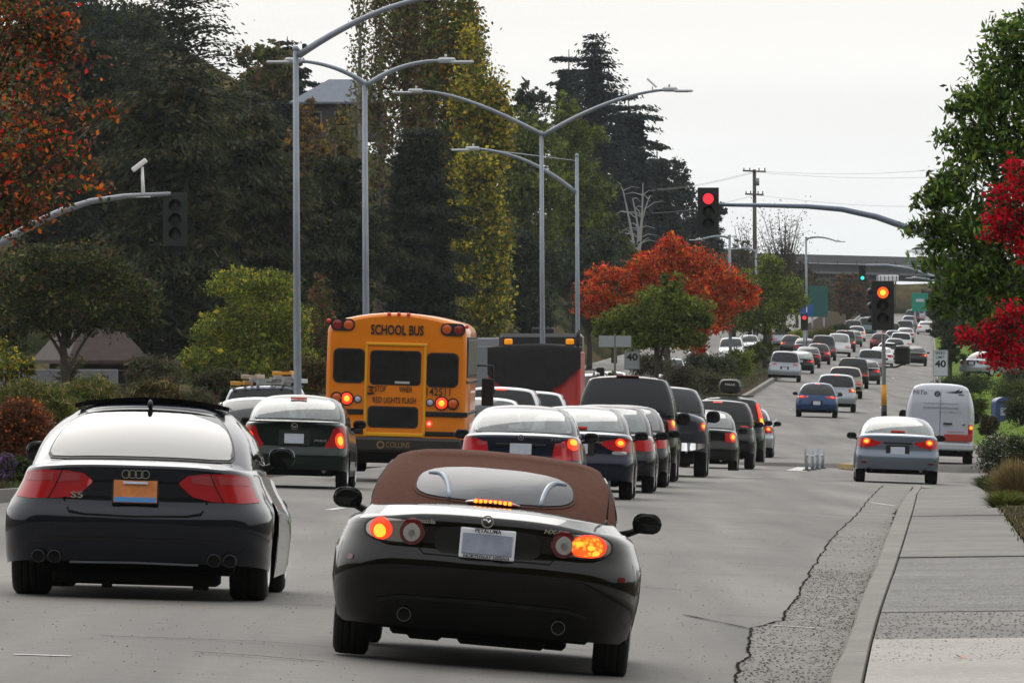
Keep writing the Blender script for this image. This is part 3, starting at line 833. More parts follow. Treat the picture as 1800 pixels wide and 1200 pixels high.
def vehicle(name, label, cat, u=None, d=100, px=None, X=None, typ='sedan', pnt=None, over=None, cab=None, lamps='wide', lit=True, plate=True, group=None, hi=0,
            roll=0.0, yaw=0.0, mirrors=True, glass=None, sideglass=True, chmsl=True, roofpaint=None, facing=1, rim=None, bumper=None, only=False, z=None, wheels=True, spokes=5, cabname="roof_and_pillars", dark_low=False, see=False):
    T = dict(TYPES[typ]); T.update(over or {}); CB = dict(T['cab']); CB.update(cab or {})
    L, W, H = T['L'], T['W'], T['H']
    if px is not None: X = (px - 900) / F * d
    if X is None: X = uX(u, d)
    yw = -K + yaw
    zz = zX(X, d) if z is None else z
    sl = math.atan((zX(X + K * 3, d + 3) - zX(X - K * 0, d)) / 3); cr_ = math.atan((zX(X, d) - zX(X + 1.0, d)))
    e = thing(name, label, cat, (X, d, zz), (0, 0, 0), group)
    M_ = Matrix.Rotation(yw + (math.pi if facing < 0 else 0), 4, 'Z') @ Matrix.Rotation(sl * facing, 4, 'X') @ Matrix.Rotation((cr_ + roll) * facing, 4, 'Y')
    e.rotation_euler = M_.to_euler()
    if facing < 0:
        e.location.y += L
    lo = hi == 0
    arches = [(y, T['wr']) for y in T['wy']]
    sh = Shell(L, W, T['belt'], T['bot'], T['rearp'], T.get('frontp'), arches=arches, flare=T.get('flare', .01), drop=T.get('drop', .03), rr=T.get('rr', .09), bow=T.get('bow', .07),
               rc=T.get('rc', (.20, .28)), insets=T.get('insets', ((0, .03), (.35, .0), (.6, .0), (.97, .05))), ds=.14 if lo else .06, nr=4 if lo else 10, nc=4 if lo else 8, nv=6 if lo else 12, na=3 if lo else 5, taper=T.get('taper', (.03, .08)))
    body = sh.build(pnt, e)
    cb = Cabin(sh, H, **CB) if not lo else Cabin(sh, H, ns=8, nr=4, nc=3, nv=4, **CB)
    cb.build(roofpaint or pnt, e, cabname, holes=see)
    if see:
        n1 = cb.n - 1.001
        patch(lambda a, b: cb.at(math.copysign(n1 - abs(a), a) if abs(a) > .01 else n1, b), -cb.nr - cb.nc * .4, cb.nr + cb.nc * .4, .08, .93, "windscreen", M_glassT, e, off=.006, k=10, na=10, nb=6, e1=.05, e2=.02)
        for y_, xs in ((CB['rt'] + .25, (-.42, .42)), (CB['rt'] + 1.15, (-.38, .38))):
            for x_ in xs:
                zb_ = sh.top(x_, y_) - .06; st = MB().box((x_, y_, zb_ + .06), (.42, .12, .2), (-.15, 0, 0), .05).obj("seat_back", M_seat, e)
                MB().box((x_, y_ + .02, zb_ + .24), (.24, .09, .17), (-.1, 0, 0), .04).obj("headrest", M_seat, st)
        MB().box((0, CB['ft'] + .15, H - .17), (.22, .03, .06), None, .015).obj("rear_view_mirror", M_black, e)
    g = glass or M_glass
    na, nb = (14, 10) if hi else (8, 5)
    Rr = cb.nr + cb.nc * T.get('gw', .35)
    if T.get('rearglass', True):
        v0, v1 = T.get('gv', (.10, .93))
        if hi and not see: patch(cb.at, -Rr * 1.035, Rr * 1.035, v0 - .03, v1 + .025, "window_seal", M_black, e, off=.004, k=10, na=na, nb=nb, e1=.05, e2=.02)
        patch(cb.at, -Rr, Rr, v0, v1, "rear_window", g, e, off=.008, k=10, na=na, nb=nb, e1=.05, e2=.02, orient=1)
    if sideglass:
        i0 = cb.nr + cb.nc + cb.ns * .06; i1 = cb.nr + cb.nc + cb.ns * .93
        for sg in (1, -1):
            if sg < 0 and facing > 0 and not hi: continue
            cuts = T.get('cuts', (0, .33, .66, 1) if typ != 'sedan' else (0, .5, 1))
            for a, b in zip(cuts, cuts[1:]):
                lo_, hi_ = lerp(i0, i1, a) + .02 * cb.ns, lerp(i0, i1, b) - .01 * cb.ns
                patch(cb.at, sg * lo_, sg * hi_, .16, .88, "side_window", g if hi or not T.get('paleside') else M_glass2, e, off=.008, k=12, na=6, nb=4, e1=.05, e2=.02, orient=1)
    if facing < 0:
        i = cb.n - 1 - cb.nr - cb.nc * .3
        pts = []
        def fr(a, b): return cb.at((cb.n - 1.001) - abs(a) if a >= 0 else -((cb.n - 1.001) - abs(a)), b)
        rows = []
        for j in range(5):
            v = .1 + .8 * j / 4; row = []
            for q in range(-6, 7):
                a = q / 6 * (cb.nr + cb.nc * .4); p = Vector(fr(a if abs(a) > .01 else .01, v)); row.append((p.x, p.y + .015, p.z + .012))
            rows.append(row)
        MB().grid(rows, True, True).obj("windscreen", g, e)
        for sg in (1, -1):
            lam = MB().ellipsoid((sg * W * .36, L - .12, .66), (.15, .12, .07), 10, 6); lam.obj("headlight", M_clear, e)
        MB().box((0, L - .03, .48), (W * .45, .08, .16), None, .02).obj("grille", M_black, e)
    # lamps
    LS = T.get('lampshape')
    if facing > 0:
        if LS is None:
            if lamps == 'wide': LS = [(W * .26, .74, .86), (W * .40, .70, .90), (W * .50 + .12, .72, .88)]
            elif lamps == 'tall': LS = [(W * .40, .80, 1.06), (W * .5 + .06, .78, 1.10)]
            elif lamps == 'corner': LS = [(W * .34, .66, .92), (W * .47, .64, .95), (W * .5 + .1, .68, .92)]
            elif lamps == 'low': LS = [(W * .34, .80, 1.0), (W * .5 + .05, .78, 1.0)]
        for sg in (-1, 1):
            t = band(sh.at, [(sg * a, b, c) for a, b, c in LS], "tail_light", M_redlens, e, n=6 if lo else 12, mrows=3 if lo else 6)
            if lit:
                cx = (LS[0][0] + LS[-1][0]) / 2 + .03; cz = (LS[0][1] + LS[0][2] + LS[-1][1] + LS[-1][2]) / 4 + (.0 if lo else .02)
                wz = (LS[-1][2] - LS[-1][1]) * .36
                patch(sh.at, sg * cx - .085, sg * cx + .085, cz - wz, cz + wz, "lamp_glow", M_bl, t, off=.012, k=2, na=6, nb=6)
                if hi or lit == 2: patch(sh.at, sg * cx - .05, sg * cx + .05, cz - wz * .6, cz + wz * .6, "lamp_core", M_blhot, t, off=.016, k=2, na=6, nb=6)
    if chmsl and facing > 0 and lit:
        v = .97 if typ != 'sedan' else .93
        p = cb.at(0.01, v); MB().box((0, p[1] - .012, p[2] - .01), (.22, .03, .022), (.3, 0, 0)).obj("high_brake_light", M_bl, e)
    if plate and facing > 0:
        pz = T.get('pz', .62 if typ in ('hatch',) else .78)
        if not lo or True:
            q = sh.rear(0, pz, .006)
            MB().box((0, q[1] - .008, pz), (.305, .014, .152), (-.05, 0, 0), .004).obj("licence_plate", M_plate, e)
            MB().box((0, q[1] + .002, pz + .005), (.5, .016, .21), (-.05, 0, 0), .006).obj("plate_recess", M_black, e)
    # bumper strip, underbody
    MB().box((0, L / 2, (T['bot'][2][1] + .46) / 2 + .02), (W * .72, L - .7, .30), None, .03).obj("underbody", M_under, e)
    if bumper or dark_low:
        z0 = T['bot'][0][1]
        band(sh.at, [(-W * .5, z0 + .08, z0 + .16), (-W * .3, z0, z0 + .17), (W * .3, z0, z0 + .17), (W * .5, z0 + .08, z0 + .16)], "bumper", bumper or M_black, e, off=.02, n=10, mrows=3)
    ex = MB()
    ex.tube([(W * .28, .05 + T['rearp'][0][1], T['bot'][0][1] - .02), (W * .28, .4, T['bot'][0][1])], .03, 10).obj("exhaust_pipe", M_steel, e) if not lo else None
    if wheels:
        for y in T['wy']:
            for sg in (-1, 1): wheel(e, sg * (W / 2 - .02 - T.get('tin', 0)), y, T['wr'], T['tw'], bool(hi), rim, spokes if (hi or sg > 0) else 0)
    if mirrors:
        my = CB['fb'] - (.75 if typ != 'sedan' else .6); mz = sh.top(W / 2, my) + .05
        for sg in (-1, 1): mirror(e, sg * (W / 2 + .06), my, mz, sg, pnt if T.get('mirpaint', False) else M_black, T.get('mir', (.11, .08, .07)), hi > 0)
    return e, sh, cb
# ------------------------------------------------------------------ the two near cars
def disc(r, y, c, name, m, parent, n=24, th=.006, ring=None):
    mb = MB()
    if ring: mb.lathe([(0, ring), (-th, ring), (-th, r), (0, r), (0, ring)], 'y', c, n, False)
    else: mb.lathe([(0, r), (-th, r * .98), (-th * 1.4, r * .6), (-th * 1.5, .001)], 'y', c, n)
    return mb.obj(name, m, parent)

# black roadster with a brown soft top
P_mx = paint("black_brown", (.003, .0028, .0026), 0, .2)
d0 = 50.0
M_top = mat("brown_canvas", (.105, .045, .030), .92, 0, .15, noise=(30, .12), bump=(300, .5))
mx, sh, cb = vehicle("roadster", "black two-seat roadster with brown soft top, nearest car on the road", "car", d=d0, px=837, typ='sedan', pnt=P_mx, hi=2, roll=.012, yaw=.03,
    over=dict(L=3.99, W=1.74, H=1.225, belt=[(0, .87), (.25, .915), (.8, .93), (1.3, .92), (2.6, .86), (3.3, .78), (3.99, .6)], bot=[(0, .205), (.45, .2), (.8, .17), (3.3, .16), (3.99, .2)],
              rearp=[(.15, .26), (.26, .10), (.40, .035), (.52, 0), (.61, .0), (.635, .028), (.66, .038), (.80, .014), (.88, .022), (.95, .05)], wr=.312, tw=.205, wy=(.80, 3.13), flare=.035, drop=.10, rr=.055, bow=.16,
              rc=(.40, .42), insets=((0, .07), (.3, .03), (.55, .0), (.75, .015), (1.0, .09)), rearglass=False, lampshape=[(.30, .70, .72), (.45, .70, .72)], pz=.72, gw=.2, taper=(.02, .08)),
    cab=dict(rb=.62, rt=1.28, ft=2.05, fb=2.75, wb=.715, wt=.59, bulge=.03, rc=.13, crown=.03, edge=.035, bow=.12), lamps='none', lit=False, plate=False, chmsl=False, mirrors=False, roofpaint=M_top, sideglass=True, cabname="soft_top", spokes=10)
for o in list(mx.children):
    if o.name.startswith("tail_light") or o.name.startswith("exhaust_pipe"): bpy.data.objects.remove(o, do_unlink=True)
# rear window in the soft top with the roll hoops showing
M_softglass = mat("hood_window_glass", (.025, .033, .045), .22, 0, .5, .12, alpha=.8, bump=(5, .10))
patch(cb.at, -cb.nr * .80, cb.nr * .80, .12, .72, "rear_window", M_softglass, mx, off=.012, k=3.2, na=18, nb=14, e1=.05, e2=.02, orient=1)
M_seam = mat("hood_window_seam", (.07, .028, .018), .9)
patch(cb.at, -cb.nr * .83, cb.nr * .83, .09, .75, "window_seam", M_seam, mx, off=.005, k=3.2, na=18, nb=14, e1=.05, e2=.02, orient=1)
M_hoop = mat("hoop_silver", (.20, .25, .29), .35, .2)
for sg in (-1, 1):
    pts = []
    for i in range(13):
        t = math.pi * i / 12; v = .13 + .5 * math.sin(t) ** .7
        a = sg * (cb.nr * (.44 + .27 * (-math.cos(t) * .5 + .5) * 1.0)) if i > 6 or True else 0
        a = sg * cb.nr * (.50 - .14 * math.cos(t))
        if i < 3: v = .13
        p = Vector(cb.at(sg * cb.nr * (.47 + .19 * (1 - (i / 12)) - .0), .13 + .52 * math.sin(math.pi * .5 * min(1, (1 - i / 12) * 1.4)))); 
        pts.append(p + Vector((0, -.018, .008)))
    pts = []
    for i in range(11):
        t = i / 10
        f = .58 + (.25) * math.sin(t * math.pi / 2) * 0 + .0
        a = sg * cb.nr * (.47 + .28 * t ** 1.6) if sg > 0 else sg * cb.nr * (.44 + .28 * t ** 1.6)
        v = .14 + .42 * (1 - (t) ** 2.2) if False else .14 + .44 * math.sin(math.pi / 2 * min(1, t * 1.25))
        p = Vector(cb.at(a, v)); pts.append(p + Vector((0, -.015, .004)))
    MB().tube(pts, [.012 + .006 * (1 - abs(2 * i / 10 - 1)) for i in range(11)], 8).obj("roll_hoop", M_hoop, mx)
def facet_amber():
    m = mat("indicator_lit", (.5, .2, .02), .3, emit=(1.0, .27, .012), es=1.25); t = m.node_tree; p = t.nodes["Principled BSDF"]
    if len(t.nodes) > 2: return m
    c = t.nodes.new("ShaderNodeTexCoord"); v = t.nodes.new("ShaderNodeTexVoronoi"); v.inputs["Scale"].default_value = 42; t.links.new(c.outputs["Object"], v.inputs["Vector"])
    r = t.nodes.new("ShaderNodeValToRGB"); r.color_ramp.elements[0].color = (1, .50, .03, 1); r.color_ramp.elements[0].position = .1; r.color_ramp.elements[1].color = (.75, .05, .008, 1); r.color_ramp.elements[1].position = .62
    t.links.new(v.outputs["Distance"], r.inputs[0]); t.links.new(r.outputs[0], p.inputs["Emission Color"]); return m
# tail lights: smoked oval housing, round lamps
M_house = mat("lamp_housing_chrome", (.30, .27, .25), .25, .6, .5, 1.0)
for sg in (-1, 1):
    hs = patch(sh.rear, sg * .525 - .185, sg * .525 + .185, .672, .822, "tail_light", M_black, mx, off=.003, k=2.6, na=18, nb=12)
    patch(sh.rear, sg * .525 - .168, sg * .525 + .168, .685, .808, "lamp_housing", M_house, hs, off=.010, k=2.6, na=18, nb=12)
    xi = sg * .430
    patch(sh.rear, xi - .072, xi + .072, .675, .82, "lamp_ring", M_darkred, hs, off=.02, k=2, na=14, nb=12)
    patch(sh.rear, xi - .050, xi + .050, .697, .798, "reversing_lamp", M_clear, hs, off=.032, k=2, na=12, nb=10)
    patch(sh.rear, xi - .018, xi + .018, .729, .766, "lamp_bulb", M_steel, hs, off=.045, k=2, na=8, nb=6)
    xo = sg * .605 - (.03 if sg > 0 else 0)
    if sg < 0:
        patch(sh.rear, xo - .06, xo + .06, .69, .805, "lamp_glow", M_bl, hs, off=.02, k=2, na=14, nb=12)
        patch(sh.rear, xo - .033, xo + .028, .70, .775, "lamp_core", M_blhot, hs, off=.03, k=2, na=10, nb=8)
    else:
        M_amb = facet_amber()
        patch(sh.rear, xo - .105, xo + .085, .688, .806, "lamp_glow", M_bl, hs, off=.02, k=2.6, na=14, nb=12)
        patch(sh.rear, xo - .10, xo + .065, .695, .80, "indicator_lamp", M_amb, hs, off=.026, k=2.6, na=14, nb=12)
        for qx, qz in ((-.06, .765), (.0, .745), (.03, .715)):
            patch(sh.rear, xo + qx - .017, xo + qx + .017, qz - .014, qz + .014, "lamp_core", M_blhot, hs, off=.034, k=2, na=6, nb=6)
# high brake light on the deck
hb = MB(); hb.ellipsoid((0, .60, .935), (.165, .06, .022), 20, 8); hb_o = hb.obj("high_brake_light", M_darkred, mx)
for i in range(8):
    MB().box((-.098 + i * .028, .553, .945), (.02, .02, .022), None, .005).obj("lamp_led", M_blhot if i % 1 == 0 else M_bl, hb_o)
MB().box((0, .562, .944), (.225, .02, .03), None, .008).obj("lamp_glow", M_bl, hb_o)
# plate recess, plate, frame
patch(sh.rear, -.30, .30, .635, .80, "plate_recess", M_black, mx, off=.006, k=5, na=14, nb=6)
q = sh.rear(0, .715)
pl = MB().box((0, q[1] - .022, .715), (.315, .012, .172), (-.08, 0, 0), .006).obj("licence_plate", mat("plate_frame_white", (.72, .74, .78), .4), mx)
MB().box((0, q[1] - .030, .713), (.285, .006, .118), (-.08, 0, 0), .003).obj("plate_face", mat("plate_face", (.30, .33, .42), .4, noise=(7, .25)), pl)
text_obj("PETALUMA", "frame_text", .03, M_blackprint, pl, (0, q[1] - .040, .788), (math.pi / 2 - .08, 0, 0), .15, .001, bold=.001)
text_obj("NORTHWAY NISSAN", "frame_text", .024, M_blackprint, pl, (0, q[1] - .048, .641), (math.pi / 2 - .08, 0, 0), .26, .001, bold=.001)
# emblem and letters
em = disc(.036, 0, (-.01, sh.rear(0, .84)[1] - .008, .842), "emblem", M_chrome, mx, ring=.028)
MB().tube([(-.034, sh.rear(0, .83)[1] - .016, .85), (-.018, sh.rear(0, .83)[1] - .016, .852), (0, sh.rear(0, .83)[1] - .016, .836), (.006, sh.rear(0, .83)[1] - .016, .852), (.014, sh.rear(0, .85)[1] - .012, .857)][:4], .004, 6).obj("emblem_wing", M_chrome, em)
text_obj("mazda", "badge_text", .036, M_chrome, mx, (-.355, sh.rear(-.355, .815)[1] - .008, .815), width=.10, extrude=.003, bold=.001)
text_obj("MX-5", "badge_text", .034, M_chrome, mx, (.365, sh.rear(.365, .815)[1] - .008, .815), width=.10, extrude=.003, bold=.001, shear=.2)
# side marker, exhausts, mirrors, aerial, diffuser edge
for sg in (-1, 1): patch(sh.at, sg * .84 - .03, sg * .84 + .03, .56, .59, "side_marker", M_darkred, mx, off=.006, k=3, na=6, nb=4)
for sg in (-1, 1):
    ep = MB().lathe([(0, .036), (-.0, .040), (.0, .040), (.15, .040), (.15, .03), (.01, .034)], 'y', (sg * .44, sh.rear(.44, .275)[1] - .03, .275), 24); ep.obj("exhaust_pipe", M_steel, mx)
    MB().lathe([(0, .034), (0, .001)], 'y', (sg * .44, sh.rear(.44, .275)[1] - .015, .275), 20).obj("exhaust_bore", M_under, mx)
ribbon(sh.at, [(-.62, .345), (-.5, .375), (0, .385), (.5, .375), (.62, .345)], .022, "bumper_crease", M_black, mx, off=.006)
ribbon(sh.at, [(-.60, .86), (-.66, .72)], .004, "panel_gap", M_under, mx) if False else None
for sg in (-1, 1): mirror(mx, sg * .89, 2.25, .875, sg, P_mx, (.088, .08, .062))
MB().tube([(.66, .62, .87), (.66, .70, 1.12)], [.006, .003], 6).obj("aerial", M_black, mx)
MB().tube([(.655, .60, .86), (.66, .625, .90)], [.016, .008], 8).obj("aerial_base", M_black, mx)
ribbon(sh.at, [(-1.02, .66), (-1.02, .4)], .006, "panel_gap", M_under, mx)
ribbon(sh.at, [(1.02, .66), (1.02, .4)], .006, "panel_gap", M_under, mx)
ribbon(sh.rear, [(-.355, .80), (-.385, .66), (-.36, .628), (.36, .628), (.385, .66), (.355, .80)], .007, "boot_gap", M_under, mx, off=.004)
lb = MB()
for x_, w_, z_ in ((-.02, 1.0, .185), (-.32, .2, .165), (.12, .5, .16), (.42, .14, .17)): lb.box((x_, .5, z_), (w_, .35, .06), None, .02)
lb.obj("underbody_tray", M_under, mx)

# dark grey coupe on the left
P_au = paint("dark_blue_grey", (.011, .013, .020), .3, .22)
au, sh, cb = vehicle("coupe", "dark blue grey coupe with open sunroof, nearest car at the left edge", "car", d=60.6, px=232, typ='sedan', pnt=P_au, hi=2, roll=-.002, yaw=.03,
    over=dict(L=4.63, W=1.86, H=1.365, belt=[(0, .93), (.15, .955), (.6, .965), (1.3, .97), (3.4, .90), (4.0, .78), (4.63, .6)], bot=[(0, .26), (.45, .22), (.9, .15), (3.8, .15), (4.63, .2)],
              rearp=[(.15, .22), (.24, .08), (.35, .03), (.50, 0), (.60, .0), (.645, .06), (.68, .068), (.86, .04), (.92, .02), (.98, .03)], wr=.338, tw=.265, wy=(.98, 3.73), flare=.025, drop=.055, rr=.045, bow=.12,
              rc=(.32, .40), insets=((0, .05), (.3, .01), (.5, .0), (.66, .006), (.72, .03), (.80, .075), (.89, .115), (1.0, .15)), tin=.02, gv=(.10, .95), gw=.25, pz=.745, cuts=(0, .38, 1),
              lampshape=[(.34, .80, .815), (.42, .72, .865), (.55, .69, .88), (.78, .68, .88), (1.0, .69, .86)]),
    cab=dict(rb=.42, rt=1.55, ft=2.75, fb=3.55, wb=.765, wt=.555, bulge=.05, rc=.17, crown=.05, edge=.05, bow=.14), lamps='x', lit=False, chmsl=False, plate=False, mirrors=False, rim=M_rim, spokes=10, glass=M_glass)
for o in list(au.children):
    if o.name.startswith("exhaust_pipe"): bpy.data.objects.remove(o, do_unlink=True); continue
    if o.name.startswith("tail_light"):
        sg = 1 if sum(v.co.x for v in o.data.vertices) > 0 else -1
        band(sh.at, [(sg * .44, .815, .865), (sg * .62, .80, .872)], "lamp_upper", M_clear if False else mat("pink_lens", (.36, .05, .06), .2, 0, .5, .2), o, off=.011, n=8, mrows=3, depth=.006)
        band(sh.at, [(sg * .66, .81, .868), (sg * .95, .80, .86)], "lamp_upper", mat("pink_lens", (.36, .05, .06)), o, off=.011, n=8, mrows=3, depth=.006)
        ribbon(sh.at, [(sg * .64, .685), (sg * .60, .885)], .008, "lamp_gap", M_under, o, off=.013)
pl = MB().box((0, sh.rear(0, .745)[1] - .02, .745), (.30, .012, .155), (-.1, 0, 0), .004).obj("licence_plate", mat("plate_orange", (.62, .22, .07), .4, noise=(8, .25)), au)
MB().box((0, sh.rear(0, .745)[1] - .008, .745), (.325, .012, .18), (-.1, 0, 0), .006).obj("plate_frame", M_black, au)
MB().box((0, sh.rear(0, .745)[1] - .030, .690), (.29, .006, .036), (-.1, 0, 0), .002).obj("plate_band", mat("plate_blue", (.10, .28, .62), .4), pl)
MB().box((0, sh.rear(0, .79)[1] - .024, .806), (.17, .006, .018), (-.1, 0, 0), .002).obj("plate_band", mat("plate_pale", (.62, .64, .75), .4), pl)
for i in range(4):
    yy = sh.rear(0, .865)[1] - .008
    disc(.030, 0, (-.067 + i * .0447, yy, .865), "emblem_ring", M_chrome, au, ring=.0245)
text_obj("S5", "badge_text", .058, M_chrome, au, (-.405, sh.rear(-.4, .70)[1] - .01, .712), width=.085, extrude=.004, bold=.0015)
MB().box((-.46, sh.rear(-.46, .71)[1] - .01, .712), (.028, .006, .04), (0, .0, .3), .002).obj("badge_red", mat("badge_red", (.5, .01, .01), .4), au)
# trunk seams and recess
ribbon(sh.at, [(-.40, .86), (-.56, .60), (-.50, .575), (.50, .575), (.56, .60), (.40, .86)][:0] or [(-.53, .70), (-.46, .605), (-.36, .585), (0, .575), (.36, .585), (.46, .605), (.53, .70)], .012, "boot_gap", M_under, au, off=.003)
ribbon(sh.at, [(-.35, .81), (0, .815), (.35, .81)], .012, "boot_crease", M_under, au, off=.003)
ribbon(sh.at, [(-.72, .39), (-.55, .415), (0, .42), (.55, .415), (.72, .39)], .016, "bumper_crease", M_black, au, off=.006)
M_dif = mat("silver_strip", (.30, .32, .36), .3, .8)
ribbon(sh.at, [(-.45, .255), (0, .262), (.45, .255)], .014, "diffuser_strip", M_dif, au, off=.01)
for x_ in (-.66, -.55, .55, .66):
    MB().lathe([(0, .040), (0, .046), (.16, .046), (.16, .03)], 'y', (x_, .07, .285), 20).obj("exhaust_pipe", M_rimdark, au)
    MB().lathe([(0, .040), (0, .001)], 'y', (x_, .085, .285), 20).obj("exhaust_bore", M_under, au)
lb = MB(); lb.box((0, .5, .15), (1.15, .4, .1), None, .02); lb.box((-.2, .4, .10), (.06, .2, .05)); lb.box((.45, .4, .1), (.1, .2, .05)); lb.obj("underbody_tray", M_under, au)
# raised sunroof panel, fin aerial
rp = []
for j in range(3):
    rp.append([((-.545 + 1.09 * i / 14), 1.72 + j * .35 + .10 * (1 - (abs(i / 7 - 1)) ** 2) * -1, 1.365 - .055 * abs(i / 7 - 1) ** 2 + (.030 if j == 0 else .018 if j == 1 else .003)) for i in range(15)])
mb = MB().grid(rp); mb.grid([rp[0], [(p[0], p[1] + .01, p[2] - .032) for p in rp[0]]], False); mb.obj("sunroof", mat("sunroof_glass", (.006, .006, .007), .25, 0, .3), au)
MB().ellipsoid((0, 1.52, 1.345), (.02, .07, .035), 10, 6).obj("aerial_fin", M_black, au)
for sg in (-1, 1): mirror(au, sg * .875, 2.95, .985, sg, P_au, (.095, .08, .072))
for sg in (1,):
    ribbon(cb.at, [(cb.nr + cb.nc + .2, .10), (cb.n - cb.nr - cb.nc - 2, .10)], .02, "window_trim", M_chrome, au, off=.012)
# ------------------------------------------------------------------ queue of vehicles
P_black = paint("black", (.006, .006, .007)); P_dgreen = paint("dark_green", (.006, .016, .013), .3); P_navy = paint("navy", (.008, .011, .024), .3)
P_nearblack = paint("near_black", (.010, .010, .012)); P_greygreen = paint("grey", (.055, .058, .062), .5); P_slate = paint("slate", (.045, .05, .065), .4)
P_silver = paint("silver", (.30, .33, .37), .5); P_palesilver = paint("pale_silver", (.30, .33, .37), .4); P_lex = paint("silver_blue", (.15, .18, .23), .5); P_white = paint("white", (.68, .69, .70)); P_blue = paint("blue", (.008, .034, .105), .3)
P_teal = paint("teal_grey", (.10, .16, .17), .4); P_maroon = paint("maroon", (.07, .012, .018), .3); P_champ = paint("champagne", (.28, .25, .21), .4); P_green = paint("mid_green", (.05, .11, .09), .3)
P_dgrey = paint("dark_grey", (.03, .032, .036), .4)
M_glassP = mat("glass_reflecting", (.13, .15, .145), .05, 0, .5, .9, ior=1.6, noise=(3.0, .5))
YW = .016
# green hybrid sedan
pr, sh, cb = vehicle("sedan", "dark green sedan with small boot spoiler directly behind the grey coupe's lane", "car", d=140.2, px=514, typ='sedan', pnt=P_dgreen, hi=1, yaw=YW, glass=M_glassT, see=True, plate=False,
    over=dict(L=4.31, W=1.71, H=1.49, belt=[(0, 1.06), (.35, 1.09), (.9, 1.08), (2.9, 1.0), (3.6, .88), (4.31, .62)], bow=.09, rearp=[(.2, .14), (.32, .03), (.5, 0), (.60, .02), (.64, .08), (1.0, .06), (1.1, .03)], wr=.31, tw=.185, wy=(.75, 3.35), gv=(.10, .88),
              lampshape=[(.50, .66, .70), (.58, .64, .80), (.66, .65, .97), (.95, .66, 1.0)]), cab=dict(rb=.46, rt=1.25, ft=2.3, fb=3.2, wb=.77, wt=.60, crown=.05), chmsl=False)
for z_, m_ in ((.79, M_plate),):
    q = sh.rear(0, z_); MB().box((0, q[1] - .02, z_), (.31, .012, .155), (-.05, 0, 0), .004).obj("licence_plate", m_, pr); MB().box((0, q[1] - .003, z_ + .01), (.50, .016, .25), (-.05, 0, 0), .03).obj("plate_recess", mat("recess_dark", (.004, .005, .005), .6), pr)
MB().box((0, .03, 1.055), (1.46, .10, .022), (.1, 0, 0), .008).obj("boot_spoiler", P_dgreen, pr)
eo = disc(.055, 0, (0, sh.rear(0, .985)[1] - .005, .985), "emblem", M_chrome, pr, ring=.045)
MB().tube([(-.035, sh.rear(0, .98)[1] - .012, .99), (0, sh.rear(0, .98)[1] - .012, .965), (.035, sh.rear(0, .98)[1] - .012, .99)], .006, 6).obj("emblem_bar", M_chrome, eo)
text_obj("PRIUS", "badge_text", .05, M_chrome, pr, (.42, sh.rear(.42, .76)[1] - .008, .765), width=.20, extrude=.004, shear=.2, bold=.001)
MB().box((0, cb.at(.01, .86)[1] - .03, cb.at(.01, .9)[2] + .005), (.26, .02, .03)).obj("high_brake_light", M_blsoft, pr)
# BMW-like sedan
bm, sh, cb = vehicle("sedan", "black blue sedan with one lit right brake light, directly behind the roadster's roof", "car", d=126, px=912, typ='sedan', pnt=P_navy, hi=1, yaw=YW, glass=M_glassT, see=True, lit=False, plate=False,
    over=dict(L=4.5, W=1.77, H=1.43, belt=[(0, 1.0), (.2, 1.03), (.9, 1.03), (3.2, .95), (3.9, .84), (4.5, .62)], bow=.08, gv=(.08, .90), mirpaint=True,
              lampshape=[(.47, .66, .72), (.50, .65, .86), (.64, .65, .93), (.98, .66, .97)]), cab=dict(rb=.70, rt=1.50, ft=2.6, fb=3.4, wb=.79, wt=.60), chmsl=False)
q = sh.rear(0, .80); MB().box((0, q[1] - .02, .80), (.31, .012, .155), (-.05, 0, 0), .004).obj("licence_plate", M_plate, bm); MB().box((0, q[1] - .004, .86), (.72, .02, .03), None, .008).obj("boot_handle", M_black, bm)
e_ = disc(.04, 0, (0, sh.rear(0, .965)[1] - .006, .965), "emblem", M_steel, bm, ring=.030)
MB().box((0, sh.rear(0, .965)[1] - .012, .965), (.04, .004, .012), (0, .8, 0)).obj("emblem_bar", M_chrome, e_)
text_obj("325i", "badge_text", .05, M_steel, bm, (.50, sh.rear(.5, .95)[1] - .008, .945), width=.15, extrude=.003)
for o in list(bm.children):
    if o.name.startswith("tail_light"):
        sg = 1 if sum(v.co.x for v in o.data.vertices) > 0 else -1
        patch(sh.at, sg * .58 - .075, sg * .58 + .075, .84, .90, "reversing_lamp", mat("pink_lens", (.5, .1, .12)), o, off=.012, k=6, na=6, nb=4)
        if sg > 0:
            patch(sh.at, .70, .90, .80, .96, "lamp_glow", M_bl, o, off=.012, k=2.5, na=8, nb=6); patch(sh.at, .74, .87, .87, .95, "lamp_core", M_blhot, o, off=.018, k=2.5, na=8, nb=6)
MB().ellipsoid((.50, .02, .48), (.22, .05, .02), 14, 6).obj("bumper_trim", M_chrome, bm)
# civic-like
cv, sh, cb = vehicle("sedan", "navy compact sedan with lit brake light, second in the queue beside the dark blue sedan", "car", d=137.2, px=1013, typ='sedan', pnt=P_navy, hi=1, yaw=YW, glass=M_glassT, see=True, lit=2,
    over=dict(L=4.5, W=1.75, H=1.45, belt=[(0, 1.02), (.25, 1.05), (.9, 1.05), (3.1, .97), (3.8, .84), (4.5, .62)], bow=.10, gv=(.08, .90), lampshape=[(.36, .86, .90), (.50, .78, .93), (.72, .72, .95), (.96, .76, .95)]), cab=dict(rb=.66, rt=1.5, ft=2.6, fb=3.6, wb=.78, wt=.59), chmsl=False)
for sg in (-1, 1): patch(sh.at, sg * .66 - .12, sg * .66 + .12, .70, .755, "reversing_lamp", M_clear, cv, off=.012, k=5, na=8, nb=4)
ribbon(sh.at, [(-.40, .885), (0, .90), (.40, .885)], .03, "chrome_trim", M_chrome, cv, off=.014)
